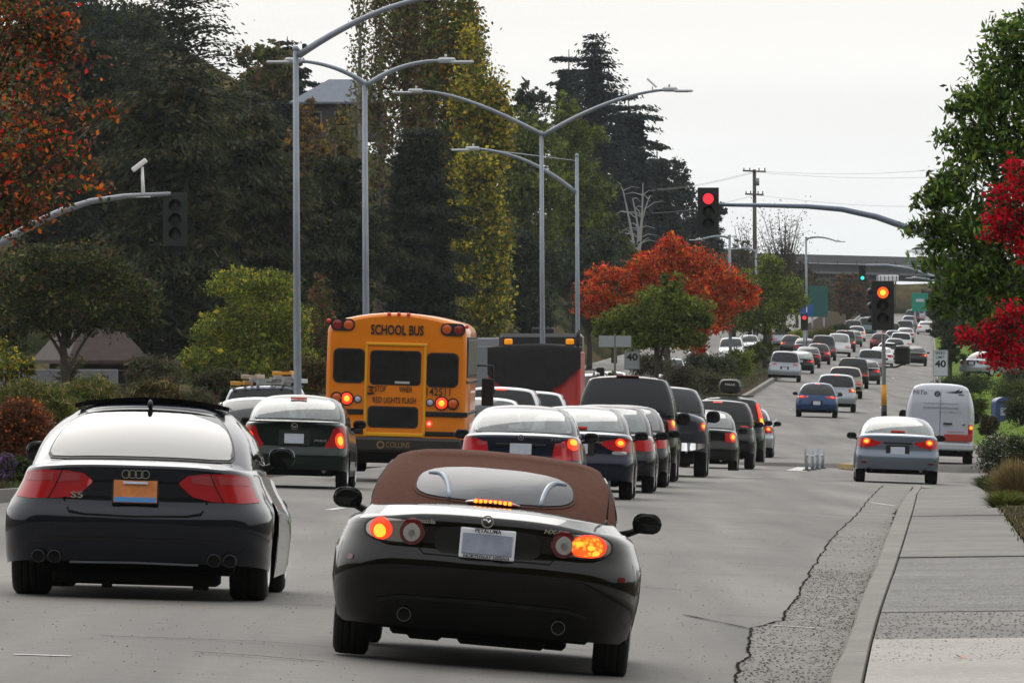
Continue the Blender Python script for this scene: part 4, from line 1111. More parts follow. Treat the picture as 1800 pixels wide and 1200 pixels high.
disc(.05, 0, (0, sh.rear(0, .97)[1] - .006, .97), "emblem", M_chrome, cv, ring=.04)
MB().box((0, cb.at(.01, .12)[1] - .0, cb.at(.01, .12)[2] + .03), (.24, .05, .03)).obj("high_brake_light", M_blsoft, cv)
vehicle("sedan", "dark green sedan third in the kerb-side queue, mostly hidden, chrome bumper trim", "car", d=148, px=1057, typ='sedan', pnt=P_nearblack, hi=1, yaw=YW, glass=M_glassT, see=True, lit=False, over=dict(H=1.47))
vehicle("sedan", "black sedan fourth in the queue, just before the large black sport utility", "car", d=158.5, px=1086, typ='sedan', pnt=P_black, hi=1, yaw=YW, glass=M_glassT, see=True, lit=False, over=dict(H=1.47))
# big SUV
bs, sh, cb = vehicle("sport_utility_vehicle", "large black sport utility with roof rails and wide dark rear window", "suv", d=170, px=1097, typ='suv', pnt=P_black, hi=1, yaw=.012, glass=mat("glass_smoked", (.010, .011, .015), .10, 0, .35, .0),
    over=dict(L=5.2, W=2.0, H=2.03, belt=[(0, 1.25), (.4, 1.26), (3.6, 1.2), (4.4, 1.1), (5.2, .85)], wr=.39, tw=.27, wy=(1.1, 4.2), mir=(.14, .10, .12), rearp=[(.3, .1), (.5, .0), (.7, 0), (.78, .03), (1.3, .07)], gv=(.05, .95), gw=.7,
              lampshape=[(.86, 1.0, 1.22), (1.1, 1.0, 1.24)]), cab=dict(rb=.08, rt=.32, ft=3.2, fb=4.1, wb=.94, wt=.74, rc=.12, crown=.05), chmsl=False, lit=True)
p = cb.at(.01, .99); MB().box((0, p[1] + .02, p[2] + .035), (.44, .10, .03), None, .01).obj("high_brake_light", M_darkred, bs)
for sg in (-1, 1): MB().tube([(sg * .62, .55, 2.0), (sg * .62, .65, 2.06), (sg * .62, 2.8, 2.06), (sg * .62, 2.9, 2.0)], .022, 8).obj("roof_rail", M_steel, bs)
# crew cab pickup
pk, sh, cb = vehicle("pickup_truck", "slate grey pickup truck with rounded rear wing and chrome bumper", "pickup", d=185, px=1158, typ='suv', pnt=P_slate, hi=1, yaw=.012,
    over=dict(L=5.6, W=2.0, H=1.90, belt=[(0, 1.36), (1.4, 1.36), (3.9, 1.30), (4.7, 1.15), (5.6, .9)], wr=.39, tw=.27, wy=(1.25, 4.6), mir=(.15, .10, .13), rearp=[(.3, .2), (.5, .12), (.75, .1), (.9, 0), (1.4, .0)], rr=.16, rc=(.3, .35), drop=.08,
              lampshape=[(.88, .98, 1.14), (1.02, .97, 1.15)], bot=[(0, .55), (.5, .5), (.9, .35), (4.6, .35), (5.6, .4)]), cab=dict(rb=1.3, rt=1.75, ft=3.4, fb=4.3, wb=.90, wt=.70, rc=.14), chmsl=False, lit=True, bumper=M_chrome)
vehicle("hatchback", "small black hatchback with amber-lit tail light ahead of the pickup truck", "car", d=199, px=1228, typ='sedan', pnt=P_black, hi=1, yaw=.01, glass=M_glassT, see=True, lit=2, over=dict(L=4.3, H=1.42, W=1.76, lampshape=[(.60, .70, .90), (.92, .68, .92)]))
vehicle("crossover", "black crossover with pale roof reflection and lit high brake light, behind the roof-box car", "suv", d=213, px=1258, typ='suv', pnt=P_black, hi=1, yaw=.01, lit=2, over=dict(H=1.66, lampshape=[(.62, 1.02, 1.14), (.98, 1.0, 1.16)]))
cx_, sh, cb = vehicle("crossover", "dark crossover carrying a black roof box, tall red tail lights", "suv", d=229, px=1280, typ='suv', pnt=P_dgreen, hi=1, yaw=.01, lit=False, over=dict(H=1.74, lampshape=[(.83, 1.02, 1.05), (.93, 1.0, 1.08)]), cab=dict(wt=.68))
for sg in (-1, 1):
    tl = MB().tube([(sg * .84, .12, 1.06), (sg * .80, .22, 1.25), (sg * .70, .36, 1.58)], [.06, .05, .035], 8).obj("tail_light", M_bl, cx_)
    MB().tube([(sg * .85, .07, 1.08), (sg * .82, .15, 1.2)], [.04, .03], 8).obj("lamp_core", M_blhot, tl)
for y_ in (.9, 2.0): MB().box((0, y_, 1.78), (1.2, .06, .03), None, .01).obj("roof_bar", M_black, cx_)
rb_ = thing("roof_box", "black roof box with pale lettering on top of the dark crossover", "roof box", cx_.location + Vector((.05, .7, 1.80))); rb_.rotation_euler = cx_.rotation_euler
mb = MB(); rows = []
for j in range(9):
    t = j / 8; row = []
    for i in range(17):
        a = math.pi * 2 * i / 16; w = .30 * (1 - .15 * abs(2 * t - 1) ** 4); hh = .19
        cxx = math.copysign(abs(math.cos(a)) ** .45, math.cos(a)); cz = math.copysign(abs(math.sin(a)) ** .55, math.sin(a))
        row.append((w * cxx * (1 - .12 * max(0, cz)), t * 1.9 + (0 if 0 < j < 8 else 0), .22 + hh * cz * (1 if t > .1 else .8)))
    rows.append(row)
mb.grid(rows, True, True); mb.add(rows[0][:-1], [tuple(range(16))]); mb.add(rows[-1][:-1], [tuple(range(16))[::-1]]); mb.obj("box_shell", M_black, rb_)
text_obj("THULE", "box_text", .07, M_white, rb_, (0, -.01, .26), width=.26, extrude=.003)
vehicle("sedan", "silver car peeking out to the right of the dark crossover, front of the queue", "car", d=252, px=1303, typ='sedan', pnt=P_palesilver, hi=1, yaw=.004, over=dict(W=1.82, rearp=[(.2, .14), (.32, .05), (.45, 0), (.60, .0), (.62, .12), (.9, .14), (1.0, .10)]))
# vehicles ahead of the bus
vehicle("minivan", "white minivan ahead of the school bus, its roof beside the bus's right side", "van", d=200, px=876, typ='van', pnt=P_white, hi=1, yaw=.012, lit=True, over=dict(H=1.80))
vehicle("sport_utility_vehicle", "small white sport utility just left of the large black one, behind the dump truck", "suv", d=213, px=932, typ='suv', pnt=P_white, hi=1, yaw=.012, lit=True, over=dict(H=1.74), cab=dict(wt=.66))
vehicle("sedan", "white sedan squeezed between the school bus and the black blue sedan", "car", d=184, px=846, typ='sedan', pnt=P_white, hi=1, yaw=.012, over=dict(H=1.55), mirrors=False)
# vehicles on the far left
ls, sh, cb = vehicle("sport_utility_vehicle", "blue grey work wagon with ladders on its roof left of the school bus", "suv", d=192, px=462, typ='van', pnt=P_silver, hi=1, yaw=.01, lit=False, over=dict(H=1.84, W=1.95))
vehicle("sedan", "silver sedan showing only its roof and window left of the dark green sedan", "car", d=168, px=440, typ='sedan', pnt=P_palesilver, hi=1, yaw=.01, lit=False, over=dict(H=1.50, W=1.8), mirrors=False)
vehicle("hatchback", "pale hatchback farthest left, only its roof edge showing behind the grey coupe", "car", d=178, px=400, typ='hatch', pnt=P_white, hi=1, yaw=.01, lit=False, over=dict(H=1.45, W=1.8), mirrors=False)
lad = thing("ladder_stack", "stack of yellow and pale ladders on the work wagon's roof", "ladders", ls.location + Vector((0, .3, 1.80)), ls.rotation_euler)
M_lady = mat("ladder_yellow", (.62, .30, .03), .5); M_lada = mat("ladder_aluminium", (.42, .43, .44), .4, .5); M_wood = mat("plank_wood", (.40, .32, .25), .8)
for x_, z_, w_, m_, t_ in ((-.55, .10, .30, M_lady, 0), (-.30, .24, .34, M_wood, 0), (-.05, .16, .5, M_lada, 0), (.15, .08, .6, M_lada, 0), (.42, .30, .42, M_lady, 0), (.45, .20, .45, M_lada, 0), (.62, .12, .4, M_lada, 0)):
    lb = thing("ladder", None, None, (x_, 0, z_)); lb.parent = lad
    for sg in (-1, 1): MB().box((sg * w_ / 2 * .9, 1.2, .0), (.05, 2.6, .09), None, .008).obj("stile", m_, lb)
    for k_ in range(8): MB().box((0, .05 + k_ * .33, 0), (w_ * .9, .05, .05)).obj("rung", m_, lb)
rk = MB(); rk.box((0, .3, -.0), (1.5, .05, .05)); rk.box((0, 2.0, -.0), (1.5, .05, .05)); rk.box((-.65, 1.1, -.03), (.04, 2.2, .04)); rk.box((.65, 1.1, -.03), (.04, 2.2, .04)); rk.obj("roof_rack", M_steel, lad)

# ---- school bus
M_bus = mat("bus_yellow", (.72, .200, .004), .35, 0, .3, .5, noise=(1.5, .05)); M_busfr = mat("bus_yellow_trim", (.70, .33, .010), .4, 0, .3, .3)
M_buswin = mat("bus_glass", (.014, .014, .015), .10, 0, .4, .0, noise=(3, .5))
bus = thing("school_bus", "yellow school bus seen from behind with emergency door and lit lamps", "bus", (0, 0, 0), (0, 0, 0))
db = 153.5
bX = (692 - 900) / F * db; bus.location = (bX, db, -2.30)
Mx = Matrix.Rotation(-K + .026, 4, 'Z') @ Matrix.Rotation(.026, 4, 'Y'); bus.rotation_euler = Mx.to_euler()
def bxp(px, py): return ((px - 692) / 101.0, (832 - py) / 101.0)
hw, Hb, LB = 1.22, 2.80, 7.0
def bus_sec(k=1.0):
    pts = [(-hw, .62), (-hw, 1.1), (-hw, 1.9), (-hw + .01, 2.45)]
    for i in range(1, 8):
        t = math.pi / 2 * i / 8; pts.append((-hw + .01 + .30 * (1 - math.cos(t)), 2.45 + .22 * math.sin(t)))
    for i in range(0, 9): x = -0.9 + 1.8 * i / 8; pts.append((x, 2.67 + .13 * (1 - (x / .95) ** 2)))
    for i in range(7, 0, -1):
        t = math.pi / 2 * i / 8; pts.append((hw - .01 - .30 * (1 - math.cos(t)), 2.45 + .22 * math.sin(t)))
    return pts + [(hw - .01, 2.45), (hw, 1.9), (hw, 1.1), (hw, .62)]
sec = bus_sec(); rows = []
for y_, in_ in ((0, .06), (.03, .02), (.08, 0), (3, 0), (LB - .4, 0), (LB, .15)):
    rows.append([(x * (1 - in_ / hw), y_, z - in_ * (1 if z > 2.2 else 0)) for x, z in sec])
mb = MB().grid(rows, True, True)
mb.add(rows[0], [tuple(range(len(sec)))]); mb.add(rows[-1], [tuple(range(len(sec)))[::-1]])
mb.obj("body", M_bus, bus)
def bplate(x0, y0, x1, y1, name, m, parent=bus, dep=.02, out=.012, bev=.0, rnd=0):
    a = bxp(x0, y1); b = bxp(x1, y0); cxx, cz = (a[0] + b[0]) / 2, (a[1] + b[1]) / 2; w_, h_ = b[0] - a[0], b[1] - a[1]
    if rnd:
        pts = []
        for sx, sz in ((1, 1), (-1, 1), (-1, -1), (1, -1)):
            for i in range(5):
                t = math.pi / 2 * i / 4; c_, s_ = math.cos(t), math.sin(t)
                if sx * sz < 0: c_, s_ = s_, c_
                pts.append((cxx + sx * (w_ / 2 - rnd + rnd * c_), cz + sz * (h_ / 2 - rnd + rnd * s_)))
        n_ = len(pts); vs = [(p_[0], -out, p_[1]) for p_ in pts] + [(p_[0], dep, p_[1]) for p_ in pts]
        fs = [tuple(range(n_))] + [(i, (i + 1) % n_, n_ + (i + 1) % n_, n_ + i) for i in range(n_)]
        return MB().add(vs, fs).obj(name, m, parent)
    return MB().box((cxx, (dep - out) / 2, cz), (w_, dep + out, h_), None, bev).obj(name, m, parent)
M_rub = mat("rubber_seal", (.012, .011, .010), .7)
for x0, y0, x1, y1 in ((582, 615, 635, 673), (746, 619, 800, 677)):
    sl = bplate(x0 - 1.5, y0 - 1.5, x1 + 1.5, y1 + 1.5, "window", M_rub, out=.012, rnd=.10); bplate(x0 + 1, y0 + 1, x1 - 1, y1 - 1, "window_pane", M_buswin, sl, out=.018, rnd=.09)
dr = bplate(641, 608, 741, 766, "emergency_door", M_bus, out=.025, bev=.01)
for a in ((636.5, 603, 641.5, 768), (740, 605, 745, 768), (636, 602, 746, 607.5), (637, 760, 745, 767)): bplate(*a, "door_frame", M_busfr, out=.045, bev=.012)
for x0, y0, x1, y1 in ((647, 617, 734, 675), (645, 715, 731, 750)):
    sl = bplate(x0 - 1.5, y0 - 1.5, x1 + 1.5, y1 + 1.5, "window", M_rub, out=.032, rnd=.07); bplate(x0 + 1, y0 + 1, x1 - 1, y1 - 1, "window_pane", M_buswin, sl, out=.038, rnd=.06)
bplate(690, 669.5, 716, 673.5, "notice", mat("notice_pale", (.4, .42, .4)), dr, out=.044)
for a in ((568, 720, 636, 729), (745, 721, 819, 730), (568, 755, 636, 763), (745, 756, 820, 764)): bplate(*a, "rub_rail", M_black, out=.03, bev=.012)
def blamp(px, py, r, m, name="lamp", ring=None, out=.03, parent=bus):
    x_, z_ = bxp(px, py)
    h = None
    if ring: h = MB().lathe([(0, r * 1.25), (-out, r * 1.25), (-out, r)], 'y', (x_, .01, z_), 20, False).obj(name + "_ring", ring, parent)
    return MB().lathe([(0, r), (-out * .8, r), (-out * 1.2, r * .7), (-out * 1.35, .001)], 'y', (x_, .01, z_), 20).obj(name, m, h or parent)
M_ambdim = mat("amber_lens_dim", (.55, .09, .01), .25, 0, .5, .5); M_reddim = mat("red_lens_dim", (.22, .012, .01), .25, 0, .5, .5)
for x0, x1 in ((574.5, 617.5), (768, 812)): bplate(x0, 561.5 if x0 < 700 else 565.5, x1, 583 if x0 < 700 else 587.5, "lamp_hood", M_black, out=.02, rnd=.10)
blamp(586, 572, .095, M_reddim, "warning_lamp"); blamp(606, 572.5, .095, M_ambdim, "warning_lamp"); blamp(779, 576, .095, M_ambdim, "warning_lamp"); blamp(800, 577, .095, M_reddim, "warning_lamp")
for x_, y_ in ((677, 552), (694, 551.5), (711, 552), (571, 566), (814, 571)):
    blamp(x_, y_, .035, M_blsoft, "marker_lamp", out=.04)
for px_, m_, r_ in ((606, M_bl, .10), (773, M_bl, .10)):
    l_ = blamp(px_, 702 if px_ < 700 else 706, r_, m_, "tail_light", M_black); x_, z_ = bxp(px_, 702 if px_ < 700 else 706)
    MB().lathe([(0, .055), (-.05, .05), (-.06, .001)], 'y', (x_, 0, z_), 16).obj("lamp_core", M_blhot, l_)
blamp(793, 707, .085, M_ambdim, "indicator_lamp", M_black); blamp(588, 701, .085, M_ambdim, "indicator_lamp", M_black)
blamp(625.5, 702.5, .055, mat("reversing_glass", (.42, .48, .6), .3), "reversing_lamp", M_black); blamp(752.5, 705.5, .055, mat("reversing_glass", (.42, .48, .6)), "reversing_lamp", M_black)
l_ = blamp(752, 743, .055, M_bl, "reflector"); x_, z_ = bxp(752, 743); MB().lathe([(-.045, .03), (-.06, .001)], 'y', (x_, 0, z_), 12).obj("reflector_core", mat("pale_core", (.8, .5, .4), emit=(1, .6, .4), es=.6), l_)
for tx, px_, py_, w_, h_ in (("SCHOOL BUS", 692, 580.5, 93, .235), ("STOP", 665, 684, 19, .15), ("WHEN", 709, 684, 22, .15), ("RED LIGHTS FLASH", 690, 703.5, 76, .145), ("142511", 767, 687, 42, .19)):
    x_, z_ = bxp(px_, py_); text_obj(tx, "lettering", h_, M_blackprint, bus, (x_, -.034 if px_ > 640 and py_ > 610 and px_ < 745 else -.016, z_), width=w_ / 101, extrude=.003, bold=.006 if h_ > .2 else .001)
x_, z_ = bxp(649, 686); MB().tube([(x_ - .05, -.05, z_ + .06), (x_ + .05, -.06, z_ + .05), (x_ - .02, -.06, z_), (x_ + .05, -.06, z_ - .05), (x_ - .06, -.05, z_ - .06)], .02, 8).obj("door_handle", M_black, bus)
bp = MB(); bp.box((0, .02, .50), (2.34, .22, .27), None, .05); bp_o = bp.obj("bumper", mat("bumper_black", (.016, .014, .012), .5), bus)
text_obj("COLLINS", "lettering", .14, mat("print_tan", (.20, .12, .06), .6), bp_o, (.06, -.096, .50), width=.42, extrude=.002, bold=.002)
disc(.07, 0, (-.24, -.095, .50), "emblem", mat("print_tan", (.2, .12, .06)), bp_o, ring=.04)
MB().box((0, 3.4, .55), (2.0, 6.4, .4), None, .05).obj("underbody", M_under, bus)
MB().box((0, .5, .30), (1.7, .2, .25), None, .04).obj("mud_flap", M_black, bus)
for y_ in (1.6, 5.6):
    for sg in (-1, 1): wheel(bus, sg * 1.10, y_, .40, .28, False, M_rimdark)
wheel(bus, -.80, 1.6, .40, .26, False, M_rimdark, 0); wheel(bus, .80, 1.6, .40, .26, False, M_rimdark, 0)
mb = MB(); mb.box((hw - .0, 3.4, 2.05), (.03, 6.4, .72), None, .01); sw_ = mb.obj("side_glazing", M_rub, bus)
for i in range(6): MB().box((hw + .018, .75 + i * 1.05, 2.05), (.012, .94, .62), None, .004).obj("side_window", mat("bus_side_glass", (.012, .012, .013), .35, 0, .3), bus); MB().box((-hw - .012, .75 + i * 1.05, 2.05), (.012, .94, .62), None, .004).obj("side_window", M_buswin, bus)
for z_ in (1.07, .72, 1.62): MB().box((hw + .012, 3.5, z_), (.03, 6.8, .05), None, .008).obj("side_rail", M_black, bus)
MB().tube([(hw, 6.6, 1.9), (hw + .3, 6.7, 1.9), (hw + .33, 6.7, 1.4)], .02, 6).obj("mirror_bracket", M_black, bus)
MB().box((hw + .22, 6.68, 1.42), (.22, .08, .5), None, .02).obj("side_mirror", M_black, bus)

# ---- dump truck
M_dred = mat("dump_red", (.42, .020, .014), .45, 0, .4, .3, noise=(2, .1)); M_tarp = mat("tarp_black", (.009, .008, .009), .9, noise=(4, .5), bump=(6, .8)); M_greybox = mat("trailer_grey", (.20, .215, .235), .5)
dd_ = 238; s_ = F / dd_
dt = thing("dump_truck", "red dump truck with black tarpaulin over its tipper, ahead of the bus", "truck", ((939 - 900) / s_, dd_, zX(.6, dd_)), (0, 0, -K + .01))
top_z = lambda py: (600 - py) / s_ - dt.location.z
mb = MB(); mb.box((0, 2.6, 1.85), (2.44, 5.2, 1.9), None, .04); bed = mb.obj("tipper_body", M_dred, dt)
for sg in (-1, 1): MB().box((sg * 1.2, -.03, 1.85), (.10, .10, 1.9), None, .02).obj("corner_post", M_dred, dt)
rows = []
for j in range(7):
    t = j / 6; row = []
    for i in range(19):
        x = -1.26 + 2.52 * i / 18; sag = .36 + .62 * math.cos((x + .12) * 1.1) ** 1.5 * (1 + .1 * math.sin(x * 9))
        zt = 2.92; row.append((x, -.07 - .05 * t + .02 * math.sin(x * 13 + j), zt - t * sag * 1.55))
    rows.append(row)
top = [[(p_[0], y_, 2.92 + .10 * math.sin(3.14 * (p_[0] + 1.26) / 2.52)) for p_ in rows[0]] for y_ in (5.0, 2.5, 0)]
mb = MB().grid(top + rows); mb.obj("tarpaulin", M_tarp, dt)
mb = MB(); mb.box((0, 5.9, 2.2), (2.3, 1.8, 2.2), None, .1); mb.obj("cab", mat("truck_cab_black", (.02, .02, .022), .4), dt)
MB().box((.05, 5.6, 3.36), (.62, .6, .22), None, .05).obj("roof_vent", M_black, dt)
for x_ in (-.70, .96):
    MB().box((x_, .1, 3.07), (.22, .18, .16), None, .03).obj("amber_beacon", mat("beacon_amber", (.8, .28, .01), .3, emit=(1, .33, .0), es=.35), dt)
    MB().box((x_, .1, 2.97), (.24, .2, .05)).obj("beacon_base", M_black, dt)
MB().tube([(1.16, .4, 2.4), (1.16, .4, 3.25), (1.20, .45, 3.36)], .06, 10).obj("exhaust_stack", M_black, dt)
MB().box((0, 3.4, .75), (1.9, 6.6, .3)).obj("chassis", M_under, dt); MB().box((0, .02, .62), (2.2, .1, .14)).obj("rear_bar", M_black, dt)
for y_ in (1.2, 2.5, 6.2):
    for sg in (-1, 1): wheel(dt, sg * 1.18, y_, .5, .3, False, M_rimdark, 0)
MB().box((1.62, 6.2, 2.05), (.22, .1, .62), None, .03).obj("side_mirror", M_black, dt); MB().tube([(1.1, 6.2, 2.3), (1.6, 6.2, 2.3)], .02, 6).obj("mirror_bracket", M_black, dt)
# grey box trailer between bus and dump truck
gt = thing("box_truck", "grey box truck partly hidden between the school bus and the dump truck", "truck", ((838 - 900) / F * 256, 256, zX(-1, 256)), (0, 0, -K + .01))
MB().box((0, 3, 1.95), (2.3, 6, 2.7), None, .04).obj("cargo_box", M_greybox, gt); MB().box((0, -.02, 1.9), (2.0, .06, 2.3), None, .02).obj("rear_door", mat("door_grey", (.17, .185, .205), .5), gt)
MB().box((0, 3, .5), (1.8, 6, .3)).obj("chassis", M_under, gt); MB().box((0, 7, 1.3), (2.1, 1.8, 1.8), None, .1).obj("cab", P_white, gt)
for y_ in (1.2, 6.8):
    for sg in (-1, 1): wheel(gt, sg * 1.0, y_, .42, .26, False, M_rimdark, 0)

# ---- silver sedan and white van on the right
lx, sh, cb = vehicle("sedan", "pale silver sedan with both brake lights lit, at the kerb beside the white van", "car", d=188, px=1576, typ='sedan', pnt=P_lex, hi=1, yaw=.02, glass=M_glassT, see=True, lit=2, plate=True,
    over=dict(L=4.6, W=1.80, H=1.43, belt=[(0, 1.03), (.2, 1.06), (.9, 1.05), (3.2, .95), (4.6, .62)], bow=.10, gv=(.08, .90), pz=.70, lampshape=[(.36, .84, .87), (.50, .78, .90), (.74, .74, .94), (.98, .78, .96)], mirpaint=False,
              rearp=[(.2, .12), (.3, .05), (.5, 0), (.60, .0), (.64, .05), (.95, .07), (1.0, .04)]), cab=dict(rb=.62, rt=1.42, ft=2.6, fb=3.5, wb=.80, wt=.60), chmsl=False)
for sg in (-1, 1):
    patch(sh.at, sg * .72 - .07, sg * .72 + .07, .41, .45, "reflector", M_darkred, lx, off=.008, k=4, na=6, nb=4)
    MB().lathe([(0, .05), (0, .065), (.2, .06)], 'y', (sg * .60, .04, .27), 16).obj("exhaust_pipe", M_rimdark, lx)
MB().box((0, sh.rear(0, .86)[1] - .01, .86), (.62, .02, .035), None, .01).obj("boot_handle", M_black, lx)
disc(.035, 0, (0, sh.rear(0, .95)[1] - .006, .95), "emblem", M_chrome, lx, ring=.025)
MB().box((0, cb.at(.01, .12)[1] + .0, cb.at(.01, .12)[2] + .03), (.30, .05, .03)).obj("high_brake_light", M_blsoft, lx)
vn, sh, cb = vehicle("van", "tall white delivery van with painted rear doors, stopped beside the verge", "van", d=252, px=1650, typ='van', pnt=paint("van_white", (.50, .52, .58)), hi=1, yaw=.006, lit=False, plate=False, sideglass=False, chmsl=False,
    over=dict(L=5.9, W=1.98, H=2.30, belt=[(0, 1.30), (.3, 1.30), (4.2, 1.30), (5.0, 1.15), (5.9, .8)], rearglass=False, rearp=[(.4, .04), (.5, 0), (.62, .0), (.66, .05), (1.4, .05)], rr=.02, drop=.0, rc=(.14, .16), insets=((0, .03), (.3, .0), (1, .01)), wr=.36, tw=.25, wy=(1.2, 4.6),
              bot=[(0, .42), (.5, .4), (.9, .3), (4.6, .3), (5.9, .35)], mir=(.12, .1, .18), lampshape=[(.82, .70, 1.14), (.97, .70, 1.14)], bow=.03),
    cab=dict(rb=.05, rt=.16, ft=4.2, fb=5.1, wb=.985, wt=.78, bulge=.06, rc=.14, crown=.05, edge=.09, bow=.03, roofbow=.03))
def vr(x, z, off=.01):
    return (x, .06 - off + .12 * max(0, z - 1.3) / 1.0 - .03, z)
for sg in (-1, 1):
    h_ = [o for o in vn.children if o.name.startswith("tail_light") and sum(v.co.x for v in o.data.vertices) * sg > 0]
    if h_ and sg > 0: patch(sh.at, .84, .96, 1.0, 1.12, "indicator_lamp", mat("indicator_lit", (.5, .2, .02)), h_[0], off=.014, k=3, na=6, nb=6); patch(sh.at, .87, .93, 1.03, 1.09, "lamp_core", M_blhot, h_[0], off=.02, k=3, na=6, nb=6)
def bent_panel(x0, x1, z0, z1, name, m, off, parent=vn):
    rows = [[(lerp(x0, x1, i / 4), sh.rear(lerp(x0, x1, i / 4), min(z, 1.26), 0)[1] - off + (cb.at(.01, max(0, (z - 1.27) / .94))[1] - cb.at(.01, 0)[1] - cb.bulge * math.sin(math.pi * min(1, max(0, (z - 1.27) / .94))) * .0), z) for i in range(5)] for z in [lerp(z0, z1, j / 10) for j in range(11)]]
    return finish_patch(rows, name, m, parent, .02)
M_vand = mat("van_door_white", (.42, .44, .52), .35, 0, .4, .6)
for a, b in ((-.80, -.012), (.012, .80)): bent_panel(a, b, .66, 2.12, "rear_door", M_vand, .05)
MB().box((.22, -.045, 1.16), (.26, .05, .05), None, .01).obj("door_handle", M_black, vn); MB().box((.68, -.04, 1.14), (.10, .04, .03), (0, -.3, 0), .01).obj("hinge", M_black, vn)
MB().box((.53, -.02, .76), (.80, .05, .20), None, .01).obj("hazard_panel", mat("panel_red", (.34, .03, .02), .5), vn)
MB().box((-.53, -.02, .76), (.80, .05, .20), None, .01).obj("hazard_panel", mat("panel_red", (.5, .035, .015)), vn)
MB().box((0, .0, .50), (1.9, .14, .2), None, .04).obj("bumper", mat("bumper_pale", (.40, .42, .46), .5), vn); MB().box((0, .3, .3), (1.5, .3, .15)).obj("tow_bar", M_under, vn)
M_vink = mat("van_lettering", (.035, .04, .06), .5); M_vink2 = mat("van_lettering_pale", (.24, .26, .34), .5)
def vtext(t_, x_, z_, h_, w_, m_=M_vink):
    text_obj(t_, "lettering", h_, m_, vn, (x_, bz(z_), z_), (math.pi / 2 - .10, 0, 0), w_, .002, shear=.2 if m_ is M_vink else 0)
def bz(z): return sh.rear(0, 1.26, 0)[1] - .066 + (cb.at(.01, max(0, (z - 1.27) / .94))[1] - cb.at(.01, 0)[1])
vtext("MiTo", -.60, 2.03, .16, .40)
disc(.085, 0, (-.10, bz(2.0) - .0, 2.0), "emblem", M_vink, vn, ring=.045); MB().box((-.10, bz(2.0) - .008, 2.0), (.15, .006, .025), (0, .5, 0)).obj("emblem_bar", M_vink, vn)
mb = MB(); y_ = bz(2.05)
mb.add([(.12, y_, 2.05), (.45, y_, 2.09), (.62, y_, 2.11), (.60, y_, 2.04), (.42, y_, 2.03)], [(0, 4, 3, 2, 1)]); mb.add([(.40, y_, 2.09), (.55, y_, 2.16), (.50, y_, 2.08)], [(0, 2, 1)]); mb.add([(.50, y_, 2.0), (.66, y_, 2.0), (.66, y_, 1.97), (.50, y_, 1.97)], [(0, 3, 2, 1)])
mb.obj("bird_drawing", M_vink, vn)
mb = MB()
for z_, x0, x1, h_ in ((1.73, -.50, .50, .026), (1.61, -.50, .48, .045), (1.49, -.05, .55, .022)):
    x_ = x0
    while x_ < x1:
        w_ = R.uniform(.03, .075); mb.box((x_ + w_ / 2, bz(z_) - .001, z_), (w_, .003, h_ * R.uniform(.7, 1.1))); x_ += w_ + R.uniform(.012, .03)
mb.obj("faded_lettering", M_vink2, vn)
mb = MB().box((.45, -.052, .93), (.5, .003, .02)); mb.obj("faded_lettering", mat("van_lettering_red", (.35, .12, .16)), vn)

